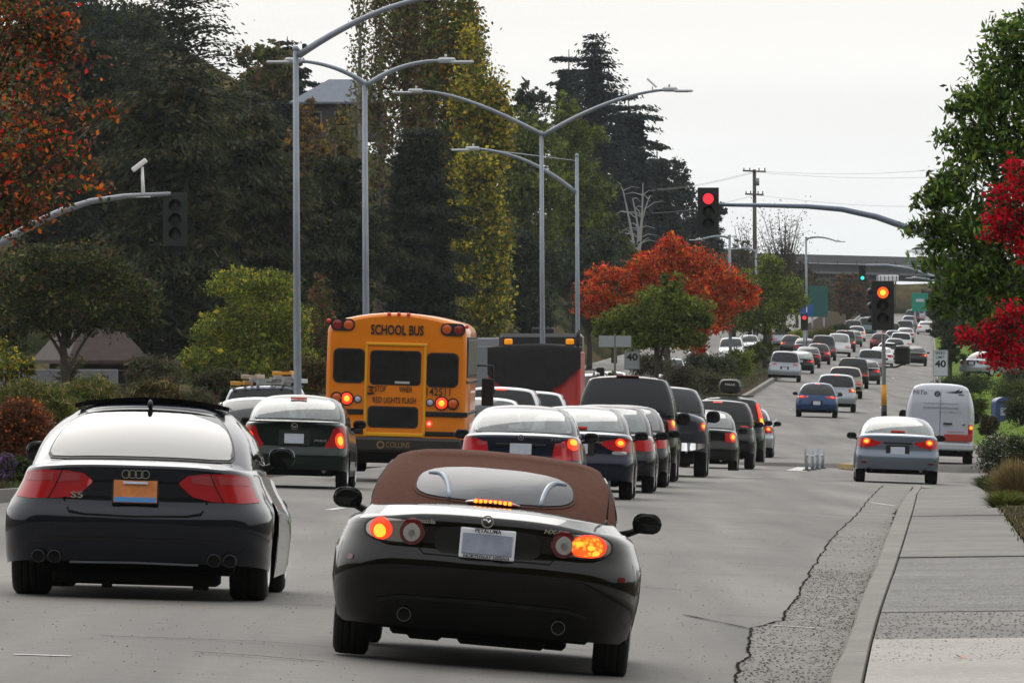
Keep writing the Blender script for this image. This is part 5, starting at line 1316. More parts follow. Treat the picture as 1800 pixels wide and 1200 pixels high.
# ---- traffic beyond the crossing, solved from where each stands in the photograph
FAR = [
 # label, category, px, py, type, paint, lit, dx over
 ("silver minivan alone in the left lane beyond the median shrubs", "car", 1378, 671, 'suv', P_palesilver, 0, dict(W=1.93, H=1.78, lampshape=[(.50, .98, 1.16), (.96, .94, 1.24)])),
 ("dark sedan with pale roof directly ahead of the silver minivan", "car", 1406, 656, 'sedan', P_dgreen, 1, {}),
 ("blackish green sedan, second ahead of the silver minivan", "car", 1419, 646, 'sedan', P_nearblack, 0, {}),
 ("maroon hatchback in the left lane beside the grey pickup", "car", 1437, 640, 'hatch', P_maroon, 1, {}),
 ("grey sport utility with dark rear window, left lane beyond the hatchback", "suv", 1446, 633, 'suv', P_greygreen, 0, dict(W=2.0, H=1.85)),
 ("white sport utility with teal rear window, middle of the left queue", "suv", 1473, 627, 'suv', P_white, 0, dict(W=1.95, H=1.8)),
 ("grey green crossover with red right light, left queue", "suv", 1484, 618, 'suv', P_greygreen, 2, dict(H=1.75)),
 ("small green sedan ahead of the grey green crossover", "car", 1498, 609, 'sedan', P_green, 0, {}),
 ("white hatchback with bright red right light, left queue", "car", 1505, 600, 'hatch', P_white, 2, {}),
 ("dark sport utility beside the shrubs near the top of the left queue", "suv", 1499, 592, 'suv', P_dgrey, 0, {}),
 ("teal and white van near the top of the left queue", "van", 1524, 590, 'van', P_teal, 0, dict(H=1.9)),
 ("blue hatchback moving alone in the middle lane", "car", 1435, 734, 'hatch', P_blue, 1, dict(lampshape=[(.42, .84, .94), (.62, .80, .98), (.94, .82, .98)])),
 ("white crossover directly ahead of the blue hatchback, right light lit", "suv", 1468, 724, 'suv', P_palesilver, 2, dict(lampshape=[(.60, .92, 1.06), (.96, .90, 1.1)])),
 ("champagne estate car ahead of the white crossover", "car", 1484, 700, 'suv', P_champ, 0, dict(H=1.62)),
 ("black sport utility with roof rack in the right queue", "suv", 1498, 682, 'suv', P_nearblack, 0, dict(H=1.72)),
 ("dark sedan with pale roof right of the roof-rack sport utility", "car", 1521, 675, 'sedan', P_dgrey, 1, {}),
 ("silver grey sport utility in the middle of the right queue", "suv", 1530, 660, 'suv', P_silver, 0, {}),
 ("white car half hidden by the signal post", "car", 1548, 645, 'sedan', P_white, 0, {}),
 ("white wagon with purple shade right of the signal post", "car", 1572, 627, 'hatch', P_palesilver, 1, {}),
 ("dark maroon car left of the signal post, upper right queue", "car", 1547, 616, 'hatch', P_maroon, 0, {}),
 ("pale grey sedan with dark window, upper right queue", "car", 1591, 602, 'sedan', P_silver, 0, {}),
 ("white roofed sport utility behind the pale grey sedan", "suv", 1590, 592, 'suv', P_greygreen, 0, {}),
 ("white sedan near the right kerb at the crest", "car", 1627, 588, 'sedan', P_white, 1, dict(W=1.85)),
 ("grey hatchback beneath the green sign, upper right queue", "car", 1598, 577, 'hatch', P_silver, 0, {}),
 ("white sport utility at the head of the right queue under the bridge", "suv", 1612, 566, 'suv', P_palesilver, 0, {}),
 ("dark sport utility next to the head of the right queue", "suv", 1604, 569, 'suv', P_dgrey, 0, {}),
 ("black sedan with one bright red light right of the walk signal", "car", 1608, 643, 'sedan', P_black, 2, {}),
 ("small red-lit dark car at the left edge behind the silver minivan", "car", 1390, 622, 'hatch', P_dgrey, 2, {}),
 ("silver roofed estate car turning at the far left crossing", "car", 1377, 612, 'suv', P_palesilver, 0, {}),
 ("pale beige car at the far left crossing, half behind the median", "car", 1371, 600, 'sedan', P_champ, 1, {}),
 ("white hatchback just above the walk signal box", "car", 1560, 636, 'hatch', P_white, 0, {}),
 ("white estate car right of the maroon one in the upper right queue", "car", 1583, 620, 'suv', P_white, 0, {}),
 ("pale hatchback tucked behind the pale grey sedan's left side", "car", 1570, 609, 'hatch', P_palesilver, 0, {}),
 ("dark green estate car just right of the post signal's foot", "car", 1566, 598, 'suv', P_dgreen, 0, {}),
 ("small blue grey sedan beside the signal post of the far crossing", "car", 1414, 628, 'sedan', P_slate, 0, {}),
]
for i, (lab, cat_, px_, py_, ty, pt, lit_, ov) in enumerate(FAR):
    d_ = solve(px_, py_, 366, 1190) if py_ > 606 else solve(px_, py_, 500, 1190)
    nm = {'suv': 'sport_utility_vehicle', 'sedan': 'sedan', 'hatch': 'hatchback', 'van': 'van'}[ty]
    vehicle(nm, lab, cat_, d=d_, px=px_, typ=ty, pnt=pt, hi=0, lit=lit_, over=ov, glass=M_glassP if i in (5, 1, 17) else M_glass, mirrors=py_ > 640, sideglass=py_ > 600, spokes=0, plate=py_ > 650, chmsl=lit_ > 0, yaw=.004)
# oncoming cars beyond the median
for k_, (lab, px_, d_, ty, pt) in enumerate((
 ("white oncoming van seen through the gap right of the dump truck", 1050, 372, 'van', P_white),
 ("white oncoming sport utility beside the back of the speed limit sign", 1076, 392, 'suv', P_white),
 ("silver oncoming car behind the median shrubs under the green tree", 1182, 470, 'suv', P_palesilver),
 ("white oncoming sedan glimpsed between the median tree trunks", 1232, 560, 'sedan', P_white),
 ("white oncoming car with lit headlights under the right green tree", 1290, 640, 'suv', P_white),
 ("pale oncoming car at the far end of the median trees", 1320, 700, 'sedan', P_palesilver))):
    vehicle("oncoming_car", lab, "car", d=d_, px=px_, typ=ty, pnt=pt, hi=0, facing=-1, mirrors=False, plate=False, spokes=0)
vehicle("parked_car", "silver parked car nose showing right of the far speed limit sign", "car", d=500, px=1706, typ='sedan', pnt=P_palesilver, hi=0, z=-2.0, lit=0, mirrors=False, yaw=-.5)
# ------------------------------------------------------------------ lamps, signals, signs, bridge
M_galv = mat("galvanised_steel", (.22, .25, .29), .45, .35, noise=(3, .12)); M_galvl = mat("galvanised_pale", (.42, .44, .46), .4, .3)
M_sigblk = mat("signal_black", (.010, .011, .012), .5); M_lensoff = mat("lens_off", (.02, .022, .02), .3)
M_sigred = mat("signal_red_lit", (.5, .02, .02), .4, emit=(1, .03, .045), es=1.6); M_sigor = mat("signal_red_orange_lit", (.5, .05, .01), .4, emit=(1, .09, .01), es=1.8); M_sigyel = mat("signal_core", (.6, .3, .05), .4, emit=(1, .6, .05), es=1.8)
M_siggr = mat("signal_green_lit", (.02, .4, .3), .4, emit=(.03, .95, .72), es=1.4)
M_signw = mat("sign_white", (.45, .49, .54), .5); M_signback = mat("sign_back", (.28, .31, .33), .5, .3); M_signg = mat("sign_green", (.0, .085, .07), .5)
def curve(p0, p1, p2, n=12):
    return [p0 * (1 - t) ** 2 + p1 * 2 * t * (1 - t) + p2 * t * t for t in [i / n for i in range(n + 1)]]
def lamp(name, label, pole_px, top_py, d, r, arms, group="street lamps along the median", base_py=None):
    X = (pole_px - 900) / F * d; z0 = zX(X, d) if base_py is None else (600 - base_py) / F * d
    if base_py is None: z0 += .12
    e = thing(name, label, "street lamp", (X, d, z0), group=group)
    zt = (600 - top_py) / F * d - z0
    MB().tube([(0, 0, 0), (0, 0, .5), (-.03, 0, zt * .5), (-.05, 0, zt)], [r * 1.25, r * 1.2, r, r * .78], 14).obj("pole", M_galv, e)
    MB().box((0, 0, .04), (r * 5, r * 5, .08), None, .01).obj("base_plate", M_galv, e)
    MB().ellipsoid((-.05, 0, zt + .02), (r * .95, r * .95, .07), 12, 6).obj("pole_cap", M_galv, e)
    for a in arms:
        (x0, y0), (x1, y1), (x2, y2) = [(((q[0] - pole_px) / F * d), (600 - q[1]) / F * d - z0) for q in a['p']]
        pts = curve(Vector((x0, 0, y0)), Vector((x1, 0, y1)), Vector((x2, 0, y2)))
        MB().tube(pts, [lerp(.062, .036, i / 12) * a.get('t', 1) for i in range(13)], 10).obj("arm", M_galv, e)
        if a.get('head', True):
            sg = 1 if x2 > x0 else -1
            h = MB(); h.box((x2 + sg * .12, 0, y2 + .01), (.42, .22, .13), None, .04); h.box((x2 + sg * .48, 0, y2 - .03), (.55, .26, .065), None, .03); ho = h.obj("lamp_head", M_galvl, e)
            MB().box((x2 + sg * .45, 0, y2 - .066), (.36, .18, .012)).obj("lamp_lens", M_clear, ho); MB().tube([(x2 + sg * .1, 0, y2 + .06), (x2 + sg * .1, 0, y2 + .15)], .03, 8).obj("photocell", M_galvl, ho)
    return e
l1 = lamp("street_lamp", "tall grey lamp post left of the bus, its arm rising out of the picture", 524, 88, 182, .072, [dict(p=[(524, 98), (640, 20), (740, -2)], t=1.25, head=False), dict(p=[(740, -2), (790, -9), (830, -12)], t=1.0, head=True)])
MB().box((.13, 0, (600 - 82) / F * 182 - l1.location.z), (.10, .08, .12), None, .02).obj("bracket", M_sigblk, l1)
l2 = lamp("street_lamp", "twin-armed lamp post rising behind the left part of the school bus", 645, 148, 205, .075, [dict(p=[(645, 150), (597, 113), (525, 107)]), dict(p=[(645, 150), (705, 107), (776, 107)])])
l3 = lamp("street_lamp", "twin-armed lamp post with long arms above the dump truck", 955, 236, 242, .068, [dict(p=[(955, 238), (810, 160), (738, 161)]), dict(p=[(955, 238), (1075, 165), (1170, 158)])])
sp = thing("solar_panel", "small tilted white panel on a stalk on the long lamp arm", "panel", P(1147, 160, 242)); MB().tube([(0, 0, 0), (0, 0, .12)], .015, 6).obj("stalk", M_galvl, sp); MB().box((-.02, 0, .22), (.36, .3, .05), (0, .75, 0), .01).obj("panel", M_white, sp)
bd = MB()
l4 = lamp("street_lamp", "single-armed lamp post right of the twin-armed lamp above the dump truck", 1017, 275, 260, .065, [dict(p=[(1012, 338), (930, 268), (838, 262)])])
MB().tube([Vector((0, 0, (600 - 283) / F * 260 - l4.location.z)), Vector(((870 - 1017) / F * 260, 0, (600 - 265) / F * 260 - l4.location.z))], .012, 6).obj("tie_rod", M_galvl, l4)
for k_, (px_, py_, d_, ap) in enumerate(((1284, 415, 560, [(1284, 420), (1270, 410), (1232, 421)]), (1418, 418, 700, [(1418, 420), (1440, 412), (1470, 424)]))):
    lamp("street_lamp", ("thin distant lamp post behind the red tree", "thin distant lamp post left of the bridge beside the green sign")[k_], px_, py_, d_, .10, [dict(p=ap, t=1.4)], group=None)
fl = lamp("street_lamp", "curved pale lamp arm over the crest in front of the bridge", 1330, 440, 720, .10, [dict(p=[(1330, 445), (1320, 434), (1300, 437)], t=1.5)], group=None)
fl2 = lamp("street_lamp", "distant lamp post under the right trees with arm toward the bridge", 1672, 505, 640, .10, [dict(p=[(1672, 510), (1655, 492), (1610, 488)], t=1.6)], group=None)

def signal(label, c, w=.36, h=1.07, back=True, lit='red', rotz=0.0, pole_mount=False, parent=None, backmat=None, sc=1.0, side=False, lm=None):
    e = thing("traffic_signal", label, "traffic light", c, (0, 0, rotz)); e.scale = (sc, sc, sc)
    w, h = .36, 1.07
    MB().box((0, .1, 0), (w, .20, h), None, .03).obj("housing", M_sigblk, e)
    if back: MB().box((0, .0, 0), (w + .24, .02, h + .26), None, .008).obj("backplate", backmat or M_sigblk, e)
    if lit is None: return e
    for i, z in enumerate((.35, 0, -.35)):
        on = (lit == 'red' and i == 0) or (lit == 'green' and i == 2) or (lit == 'orange' and i == 0)
        m_ = {'red': M_sigred, 'green': M_siggr, 'orange': M_sigor}.get(lit) if on else M_lensoff
        l_ = MB().lathe([(-.01, .15), (-.03, .13), (-.045, .001)], 'y', (0, 0, z), 24).obj("lens", m_, e)
        if on and lit == 'orange': MB().lathe([(-.046, .075), (-.052, .001)], 'y', (0, 0, z), 20).obj("lens_core", M_sigyel, l_)
        mb = MB(); pts = []
        for j in range(2):
            yy = -.01 - .20 * j
            pts.append([(math.cos(t) * .165, yy, z + math.sin(t) * .165 - .01 * j) for t in [math.radians(a) for a in range(-20, 201, 20)]])
        mb.grid(pts); mb.grid([[(x * .96, y, zz_ - .004) for x, y, zz_ in p_] for p_ in pts]); mb.obj("visor", M_sigblk, e)
    return e
# mast arm from the right
dA = 250
ma = thing("signal_mast", "long grey mast arm curving in from behind the right tree, carrying a red signal", "signal mast", (P(1835, 600, dA).x, dA, zX(0, dA)))
MB().tube([(0, 0, 0), (0, 0, .6), (0, 0, 5.2)], [.17, .15, .12], 14).obj("pole", M_galv, ma)
pts = []
for px_, py_ in ((1835, 545), (1720, 462), (1660, 427), (1600, 402), (1540, 381), (1480, 368), (1420, 363), (1340, 361), (1262, 360)):
    v = P(px_, py_, dA) - ma.location; pts.append(v)
MB().tube(pts, [.12, .115, .11, .10, .09, .08, .07, .06, .05], 12).obj("arm", mat("mast_blue_grey", (.13, .15, .21), .4, .3), ma)
signal("hanging traffic signal showing red at the end of the mast arm", P(1245, 371, dA - .3), lit='red')
# post mounted signal
dP = 238; gX = P(1555, 0, dP).x; gz_ = zroad(-2, dP) + .13
sp_ = thing("signal_post", "signal post with yellow band standing on the island behind the silver sedan", "post", (gX, dP, gz_))
ztop = (600 - 588) / F * dP - gz_
MB().tube([(0, 0, 0), (-.03, 0, ztop)], [.068, .055], 12).obj("pole", mat("post_grey", (.10, .105, .11), .45, .4), sp_)
zb0, zb1 = (600 - 712) / F * dP - gz_, (600 - 676) / F * dP - gz_
MB().tube([(-.015, 0, zb0), (-.02, 0, zb1)], [.078, .078], 12).obj("yellow_band", mat("band_yellow", (.62, .27, .02), .5), sp_); MB().tube([(-.014, 0, zb0 - .36), (-.015, 0, zb0 - .004)], [.08, .08], 12).obj("black_band", M_sigblk, sp_)
MB().box((0, 0, .04), (.34, .34, .08), None, .02).obj("base_plate", M_galv, sp_)
MB().tube([(-.03, 0, (600 - 607) / F * dP - gz_), (.45, .02, (600 - 604) / F * dP - gz_)], .028, 6).obj("upper_bracket", M_sigblk, sp_); MB().tube([(-.02, 0, (600 - 645) / F * dP - gz_), (.30, .02, (600 - 645) / F * dP - gz_), (.5, .02, (600 - 640) / F * dP - gz_)], .028, 6).obj("lower_bracket", M_sigblk, sp_)
MB().box((-.30, 0, (600 - 530) / F * dP - gz_), (.14, .14, .9), None, .03).obj("side_bracket", M_sigblk, sp_)
signal("post mounted traffic signal with glowing orange red light above the walk signal", P(1552, 537, dP - .35), lit='orange', rotz=-.06)
for z_ in (512, 537, 562): MB().ellipsoid(P(1529, z_, dP) - sp_.location, (.08, .16, .09), 10, 6).obj("side_visor", M_sigblk, sp_)
ws = thing("walk_signal", "black pedestrian signal box bracketed to the right of the signal post", "walk signal", P(1586, 625, dP), (0, 0, -.15))
MB().box((0, .06, 0), (.42, .28, .46), None, .04).obj("housing", M_sigblk, ws); MB().box((0, -.09, .02), (.34, .02, .36), None, .005).obj("face", M_lensoff, ws); MB().box((0, -.15, .24), (.44, .16, .02)).obj("hood", M_sigblk, ws)
# far green signal
dG = 600
gm = thing("signal_mast", "far thin mast arm holding the green signal", "signal mast", (P(1668, 600, dG).x, dG, zX(P(1668, 600, dG).x, dG)))
MB().tube([(0, 0, 0), (0, 0, (600 - 505) / F * dG - gm.location.z)], [.16, .12], 10).obj("pole", M_galv, gm)
pts = [P(a, b, dG) - gm.location for a, b in ((1668, 505), (1640, 486), (1600, 472), (1560, 466), (1522, 466))]
MB().tube(pts, [.13, .11, .09, .08, .07], 8).obj("arm", M_galv, gm)
signal("distant traffic signal showing green just above the near post signal", P(1516, 481, dG - .5), lit='green', sc=.82)
fs = signal("far low traffic signal showing red near the left queue", P(1414, 566, 640), lit='red', sc=.9, back=True)
MB().tube([(0, .1, -.5), (0, .1, -2.9)], [.10, .12], 8).obj("post", M_galv, fs)
bs_ = thing("blue_sign", "small blue sign above the far low red signal", "sign", P(1418, 545, 655)); MB().box((0, 0, 0), (.95, .05, .85), None, .01).obj("panel", mat("sign_blue", (.02, .09, .32), .5), bs_); MB().tube([(0, .06, -.4), (0, .06, -3.6)], .05, 6).obj("post", M_galv, bs_); MB().box((0, -.03, .1), (.08, .01, .5)).obj("arrow", M_white, bs_)
# left mast arm seen from behind
dL = 220
lm = thing("signal_mast", "mast arm reaching in from the left with a white sensor on a stalk", "signal mast", (P(-120, 600, dL).x, dL, zX(P(-120, 600, dL).x, dL)))
MB().tube([(0, 0, 0), (0, 0, 1.9)], [.16, .14], 12).obj("pole", M_galv, lm)
pts = [P(a, b, dL) - lm.location for a, b in ((-120, 505), (-60, 462), (0, 427), (60, 394), (110, 370), (160, 354), (220, 345), (300, 341))]
MB().tube(pts, [.14, .12, .105, .095, .085, .075, .065, .055], 10).obj("arm", mat("arm_grey", (.22, .23, .25), .45, .3), lm)
ss = thing("sensor", "white tilted sensor on a stalk on top of the left mast arm", "sensor", P(252, 344, dL)); MB().tube([(0, 0, -.03), (-.03, 0, .72)], [.05, .035], 8).obj("stalk", M_white, ss); MB().box((-.10, 0, .76), (.44, .22, .12), (0, -.65, 0), .02).obj("sensor_head", M_white, ss); MB().box((0, 0, -.02), (.36, .1, .04)).obj("base", M_white, ss)
signal("dim traffic signal seen in dark green backplate at the tip of the left mast arm", P(308, 386, dL), lit='off', backmat=mat("backplate_green", (.013, .020, .017), .7))
so = signal  # (helper alias)
# speed limit signs
def speed(label, px, py, w_px, h_px, d, plaque=True, ground_off=.1):
    w_, h_ = w_px / F * d, h_px / F * d; c = P(px, py, d); g_ = zX(c.x, d) + ground_off
    e = thing("speed_limit_sign", label, "sign", c, group="speed limit signs")
    MB().box((0, 0, 0), (w_, .02, h_), None, .005).obj("panel", M_signw, e); MB().tube([(0, .05, h_ / 2), (0, .05, g_ - c.z)], .03, 8).obj("post", M_galv, e)
    bo = MB()
    for a in ((0, h_ / 2 - .02, w_ - .03, .012), (0, -h_ / 2 + .02, w_ - .03, .012), (-w_ / 2 + .02, 0, .012, h_ - .04), (w_ / 2 - .02, 0, .012, h_ - .04)): bo.box((a[0], -.014, a[1]), (a[2], .006, a[3]))
    bo.obj("border", M_blackprint, e)
    text_obj("SPEED", "lettering", h_ * .14, M_blackprint, e, (0, -.014, h_ * .38), width=w_ * .66, extrude=.002, bold=.001); text_obj("LIMIT", "lettering", h_ * .14, M_blackprint, e, (0, -.014, h_ * .22), width=w_ * .56, extrude=.002, bold=.001)
    text_obj("40", "lettering", h_ * .36, M_blackprint, e, (0, -.014, -h_ * .04), width=w_ * .74, extrude=.002, bold=.012)
    mb = MB(); mb.box((0, -.012, -h_ * .32), (w_ * .8, .004, .012)); mb.obj("plaque_line", M_signback, e)
speed("white speed limit 40 sign in the median above the large black sport utility", 1111, 626, 27, 46, 352, ground_off=.1)
speed("white speed limit 40 sign on the right verge above the white van", 1653, 638, 27, 46, 352, ground_off=.1)
tb = thing("twin_sign", "pair of blank grey sign backs on one post left of the median speed limit sign", "sign", P(1081, 600, 346))
for sg in (-1, 1): MB().box((sg * .33, 0, 0), (.61, .02, .44), None, .005).obj("panel", M_signback, tb)
MB().tube([(0, .04, .3), (0, .04, zX(tb.location.x, 346) + .1 - tb.location.z)], .04, 8).obj("post", mat("post_brown", (.07, .075, .05), .7), tb)
for k_, (px_, py_, w_, h_, d_, nm) in enumerate(((1438, 530, 34, 54, 880, "dull green highway sign left of the far signals"), (1617, 531, 28, 32, 960, "bright green highway sign below the bridge at the right"))):
    e = thing("highway_sign", nm, "sign", P(px_, py_, d_)); s__ = d_ / F
    MB().box((0, 0, 0), (w_ * s__, .08, h_ * s__), None, .02).obj("panel", M_signg if k_ == 0 else mat("sign_green_bright", (.0, .22, .15), .5), e); MB().box((0, -.05, h_ * s__ * .1), (w_ * s__ * .5, .01, h_ * s__ * .16)).obj("legend", M_signw if k_ else M_signg, e)
    for sg in (-1, 1): MB().tube([(sg * w_ * s__ * .3, .1, -h_ * s__ / 2), (sg * w_ * s__ * .3, .1, zX(P(px_, 0, d_).x, d_) - e.location.z)], .09, 6).obj("post", M_galv, e)
# delineator posts on the nose of the island
for k_, (px_, pt_, pb_, w_) in enumerate(((1418, 783, 822, "nearest"), (1428, 782, 817, "second"), (1436, 776, 812, "third"), (1445, 774, 807, "farthest"))):
    d_ = 215 + k_ * 3.2; s__ = d_ / F; c = P(px_, pb_, d_); c.z = zX(c.x, d_)
    e = thing("delineator_post", w_ + " of the four short grey bollards beside the white road patch", "bollard", c, group="bollards beside the traffic island")
    hh = (pb_ - pt_) * s__; MB().tube([(0, 0, .03), (.02 * (k_ - 1), 0, hh)], [.045, .042], 10).obj("post", mat("bollard_grey", (.26, .30, .34), .5), e)
    MB().lathe([(0, .11), (.035, .10), (.05, .05), (.05, .001)], 'z', (0, 0, 0), 14).obj("base", M_sigblk, e); MB().tube([(0, 0, hh * .62), (.0, 0, hh * .78)], [.047, .047], 10).obj("band", M_galvl, e)
# blue mail box
mbx = thing("collection_box", "dark blue letter box with white emblem on the right verge", "mailbox", (P(1766, 0, 335).x, 335, P(0, 752, 335).z), (0, 0, .25))
mb = MB(); prof = [(-.36, .22), (-.36, .95)] + [(-.36 * math.cos(t), .95 + .22 * math.sin(t)) for t in [math.pi * i / 10 for i in range(1, 10)]] + [(.36, .95), (.36, .22)]
for y_ in (0, .6): pass
rows = [[(x, y_, z) for x, z in prof] for y_ in (0, .6)]; mb.grid(rows, False, True); mb.add(rows[0], [tuple(range(len(prof)))]); mb.add(rows[1], [tuple(range(len(prof)))[::-1]])
mb.obj("body", mat("box_blue", (.025, .05, .15), .4), mbx); MB().box((0, -.02, .62), (.34, .02, .30), None, .01).obj("emblem", mat("emblem_pale", (.30, .34, .48), .5), mbx); MB().box((0, -.025, 1.0), (.5, .03, .06), None, .01).obj("slot", M_blackprint, mbx)
MB().box((.02, -.035, .64), (.22, .01, .06), (0, -.3, 0)).obj("emblem_stroke", mat("box_blue", (.025, .05, .15)), mbx)
for sx in (-1, 1):
    for sy in (.06, .54): MB().box((sx * .28, sy, .11), (.07, .07, .24)).obj("leg", mat("box_blue", (.025, .05, .15)), mbx)
# utility pole with wires
up = thing("utility_pole", "wooden utility pole with two crossarms against the sky", "pole", (P(1328, 0, 760).x, 760, zX(P(1328, 0, 760).x, 760) - .3)); M_wdp = mat("pole_wood", (.06, .055, .05), .85)
zt = (600 - 298) / F * 760 - up.location.z; MB().tube([(0, 0, 0), (-.1, 0, zt)], [.24, .15], 10).obj("post", M_wdp, up)
for z_, w_ in ((zt - .15, 2.0), (zt - 2.15, 1.6)):
    MB().box((-.1, -.15, z_), (w_, .12, .14), (0, .04, 0)).obj("crossarm", M_wdp, up)
    for q in (-.45, -.2, .2, .45): MB().tube([(q * w_ - .1, -.15, z_), (q * w_ - .1, -.15, z_ + .28)], .05, 6).obj("insulator", M_wdp, up)
MB().tube([(.16, -.1, zt - 1.4), (.16, -.1, zt - .75)], .17, 8).obj("transformer", M_galv, up)
for k_, (z_, z2, x2) in enumerate(((298, 240, 1700), (300, 262, 1750), (340, 330, 1720))):
    a = P(1328, z_ + 3, 760) - up.location; b = P(x2 + 300, z2, 560) - up.location
    MB().tube([a.lerp(b, t / 10) - Vector((0, 0, 1.1 * math.sin(math.pi * t / 10))) for t in range(11)], .013, 5).obj("wire", mat("wire_grey", (.2, .2, .21)), up)
    a2 = P(1050, z_ + 30, 860) - up.location
    MB().tube([a.lerp(a2, t / 10) - Vector((0, 0, .8 * math.sin(math.pi * t / 10))) for t in range(11)], .013, 5).obj("wire", mat("wire_grey", (.2, .2, .21)), up)
# bridge
dB = 1250; s__ = dB / F
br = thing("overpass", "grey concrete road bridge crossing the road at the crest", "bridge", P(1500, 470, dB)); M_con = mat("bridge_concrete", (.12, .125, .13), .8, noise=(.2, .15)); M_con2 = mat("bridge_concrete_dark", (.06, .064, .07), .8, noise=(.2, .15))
def bpt(px, py): v = P(px, py, dB) - br.location; return v
def slab(x0, x1, yt0, yt1, yb0, yb1, y0, y1, name, m):
    vs = []
    for y_ in (y0, y1):
        for px_, py_ in ((x0, yt0), (x1, yt1), (x1, yb1), (x0, yb0)): v = bpt(px_, py_); vs.append((v.x, y_, v.z))
    return MB().add(vs, [(0, 1, 2, 3), (7, 6, 5, 4), (0, 4, 5, 1), (1, 5, 6, 2), (2, 6, 7, 3), (3, 7, 4, 0)]).obj(name, m, br)
slab(1180, 2000, 441, 462, 456, 477, -.3, 0, "parapet", M_con)
slab(1180, 2000, 456.3, 477.3, 484, 503, .3, 11, "deck_girder", M_con2)  # girder takes darker concrete, the underside's shade put into its colour
slab(1180, 2000, 470, 491, 474, 495, -.6, .28, "deck_edge", M_con)
for i in range(14):
    x_ = 1200 + i * 34; v = bpt(x_, 452 + (x_ - 1180) * .0256); MB().box((v.x, -.36, v.z - .3), (.12, .08, 1.0)).obj("parapet_joint", M_con2, br)
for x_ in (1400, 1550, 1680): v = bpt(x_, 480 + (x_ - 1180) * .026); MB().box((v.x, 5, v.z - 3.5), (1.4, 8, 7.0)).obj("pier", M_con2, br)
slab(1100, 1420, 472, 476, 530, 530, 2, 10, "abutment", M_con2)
bc = thing("white_car_on_bridge", "tiny white car crossing the bridge above the right signal", "car", bpt(1592, 449) + br.location + Vector((0, 2.5, -.4)), (0, 0, 0))
bmb = Shell(4.4, 1.75, TYPES['sedan']['belt'], TYPES['sedan']['bot'], TYPES['sedan']['rearp'], arches=[(.95, .32), (3.5, .32)], ds=.3, nr=3, nc=3, nv=4, na=2); bo = bmb.build(P_white, bc); bo.rotation_euler = (0, 0, -math.pi / 2); cc = Cabin(bmb, 1.42, **TYPES['sedan']['cab'], ns=6, nr=3, nc=2, nv=3).build(M_glass, bc, "cabin"); cc.rotation_euler = (0, 0, -math.pi / 2); bc.location.z += .3
tr = thing("white_trailer", "white trailers glimpsed in the gap under the bridge", "trailer", P(1562, 489, 1235)); MB().box((0, 4, 0), (2.8, 8, .9), None, .1).obj("body", P_white, tr)
for i in range(5): MB().box((-1.1 + i * .55, -.03, .0), (.12, .05, .7)).obj("rib", M_con2, tr)
for a in (-1, 1): MB().tube([(a, 1, -.5), (a, 1.1, -4)], .12, 6).obj("support", M_con2, tr)
# embankment behind and beside the bridge
rows = []
for j, d_ in enumerate((1262, 1275, 1290, 1330)):
    rows.append([(((px_ - 900) / F * 1262), d_, (600 - (590 if j == 0 else py_)) / F * 1262 - (0 if j < 3 else 3)) for px_, py_ in ((1000, 470), (1200, 470), (1300, 474), (1420, 480), (1520, 487), (1560, 496), (1590, 499), (1640, 497), (1700, 488), (1900, 484), (2200, 480))])
MB().grid(rows, True).obj("embankment", M_hill)['kind'] = 'structure'
# houses on the left
def house(label, px, d, w, l, h, rh, zbase, wallm, roofm, rotz=0):
    e = thing("house", label, "house", (P(px, 0, d).x, d, zbase), (0, 0, rotz))
    MB().box((0, l / 2, h / 2), (w, l, h)).obj("wall", wallm, e)
    o_ = .5; vs = [(-w / 2 - o_, -o_, h), (w / 2 + o_, -o_, h), (w / 2 + o_, l + o_, h), (-w / 2 - o_, l + o_, h), (-w / 2 * .3, l / 2 * .6, h + rh), (w / 2 * .3, l / 2 * .6, h + rh), (w / 2 * .3, l / 2 * 1.3, h + rh), (-w / 2 * .3, l / 2 * 1.3, h + rh)]
    vs += [(v[0], v[1], v[2] - .12) for v in vs[:4]]
    MB().add(vs, [(0, 1, 5, 4), (1, 2, 6, 5), (2, 3, 7, 6), (3, 0, 4, 7), (4, 5, 6, 7), (8, 9, 1, 0), (9, 10, 2, 1), (11, 8, 0, 3), (10, 11, 3, 2)]).obj("roof", roofm, e)
    for i in range(3):
        x_ = (-.3 + .3 * i) * w; f_ = MB().box((x_, -.03, h * .55), (w * .16, .08, h * .4), None, .01).obj("window", mat("window_frame", (.14, .15, .17)), e); MB().box((x_, -.085, h * .55), (w * .13, .03, h * .34)).obj("pane", M_glass, f_)
    MB().box((.46 * w, -.04, h * .36), (w * .08, .08, h * .7)).obj("door", M_con2, e)
    return e
M_hw = mat("house_wall", (.22, .23, .26), .8); M_hr = mat("house_roof_grey", (.13, .15, .19), .8, noise=(2, .1)); M_br = mat("house_roof_brown", (.045, .03, .026), .85, noise=(3, .3)); M_bw = mat("house_wall_brown", (.04, .03, .028), .85)
hs_ = house("grey roofed hillside house between the pine and the poplars", 600, 560, 5.6, 7, 2.4, 1.5, P(0, 246, 560).z, mat("house_wall_dim", (.045, .036, .04), .8), M_hr)
house("brown roofed cottage half hidden behind the dark left tree", 185, 300, 1.9, 4, 1.3, 1.75, P(0, 700, 300).z, M_bw, M_br, .3)
lw = thing("garden_wall", "low pale wall behind the left shrubs", "wall", P(60, 665, 290)); MB().box((0, 0, -.7), (5.5, .25, 2.0), None, .02).obj("wall_body", mat("wall_pale", (.15, .15, .17), .8), lw)
MB().box((-.6, -.05, .15), (.34, .3, 2.4), None, .02).obj("gate_pillar", mat("pillar_blue", (.13, .16, .23), .7), lw)
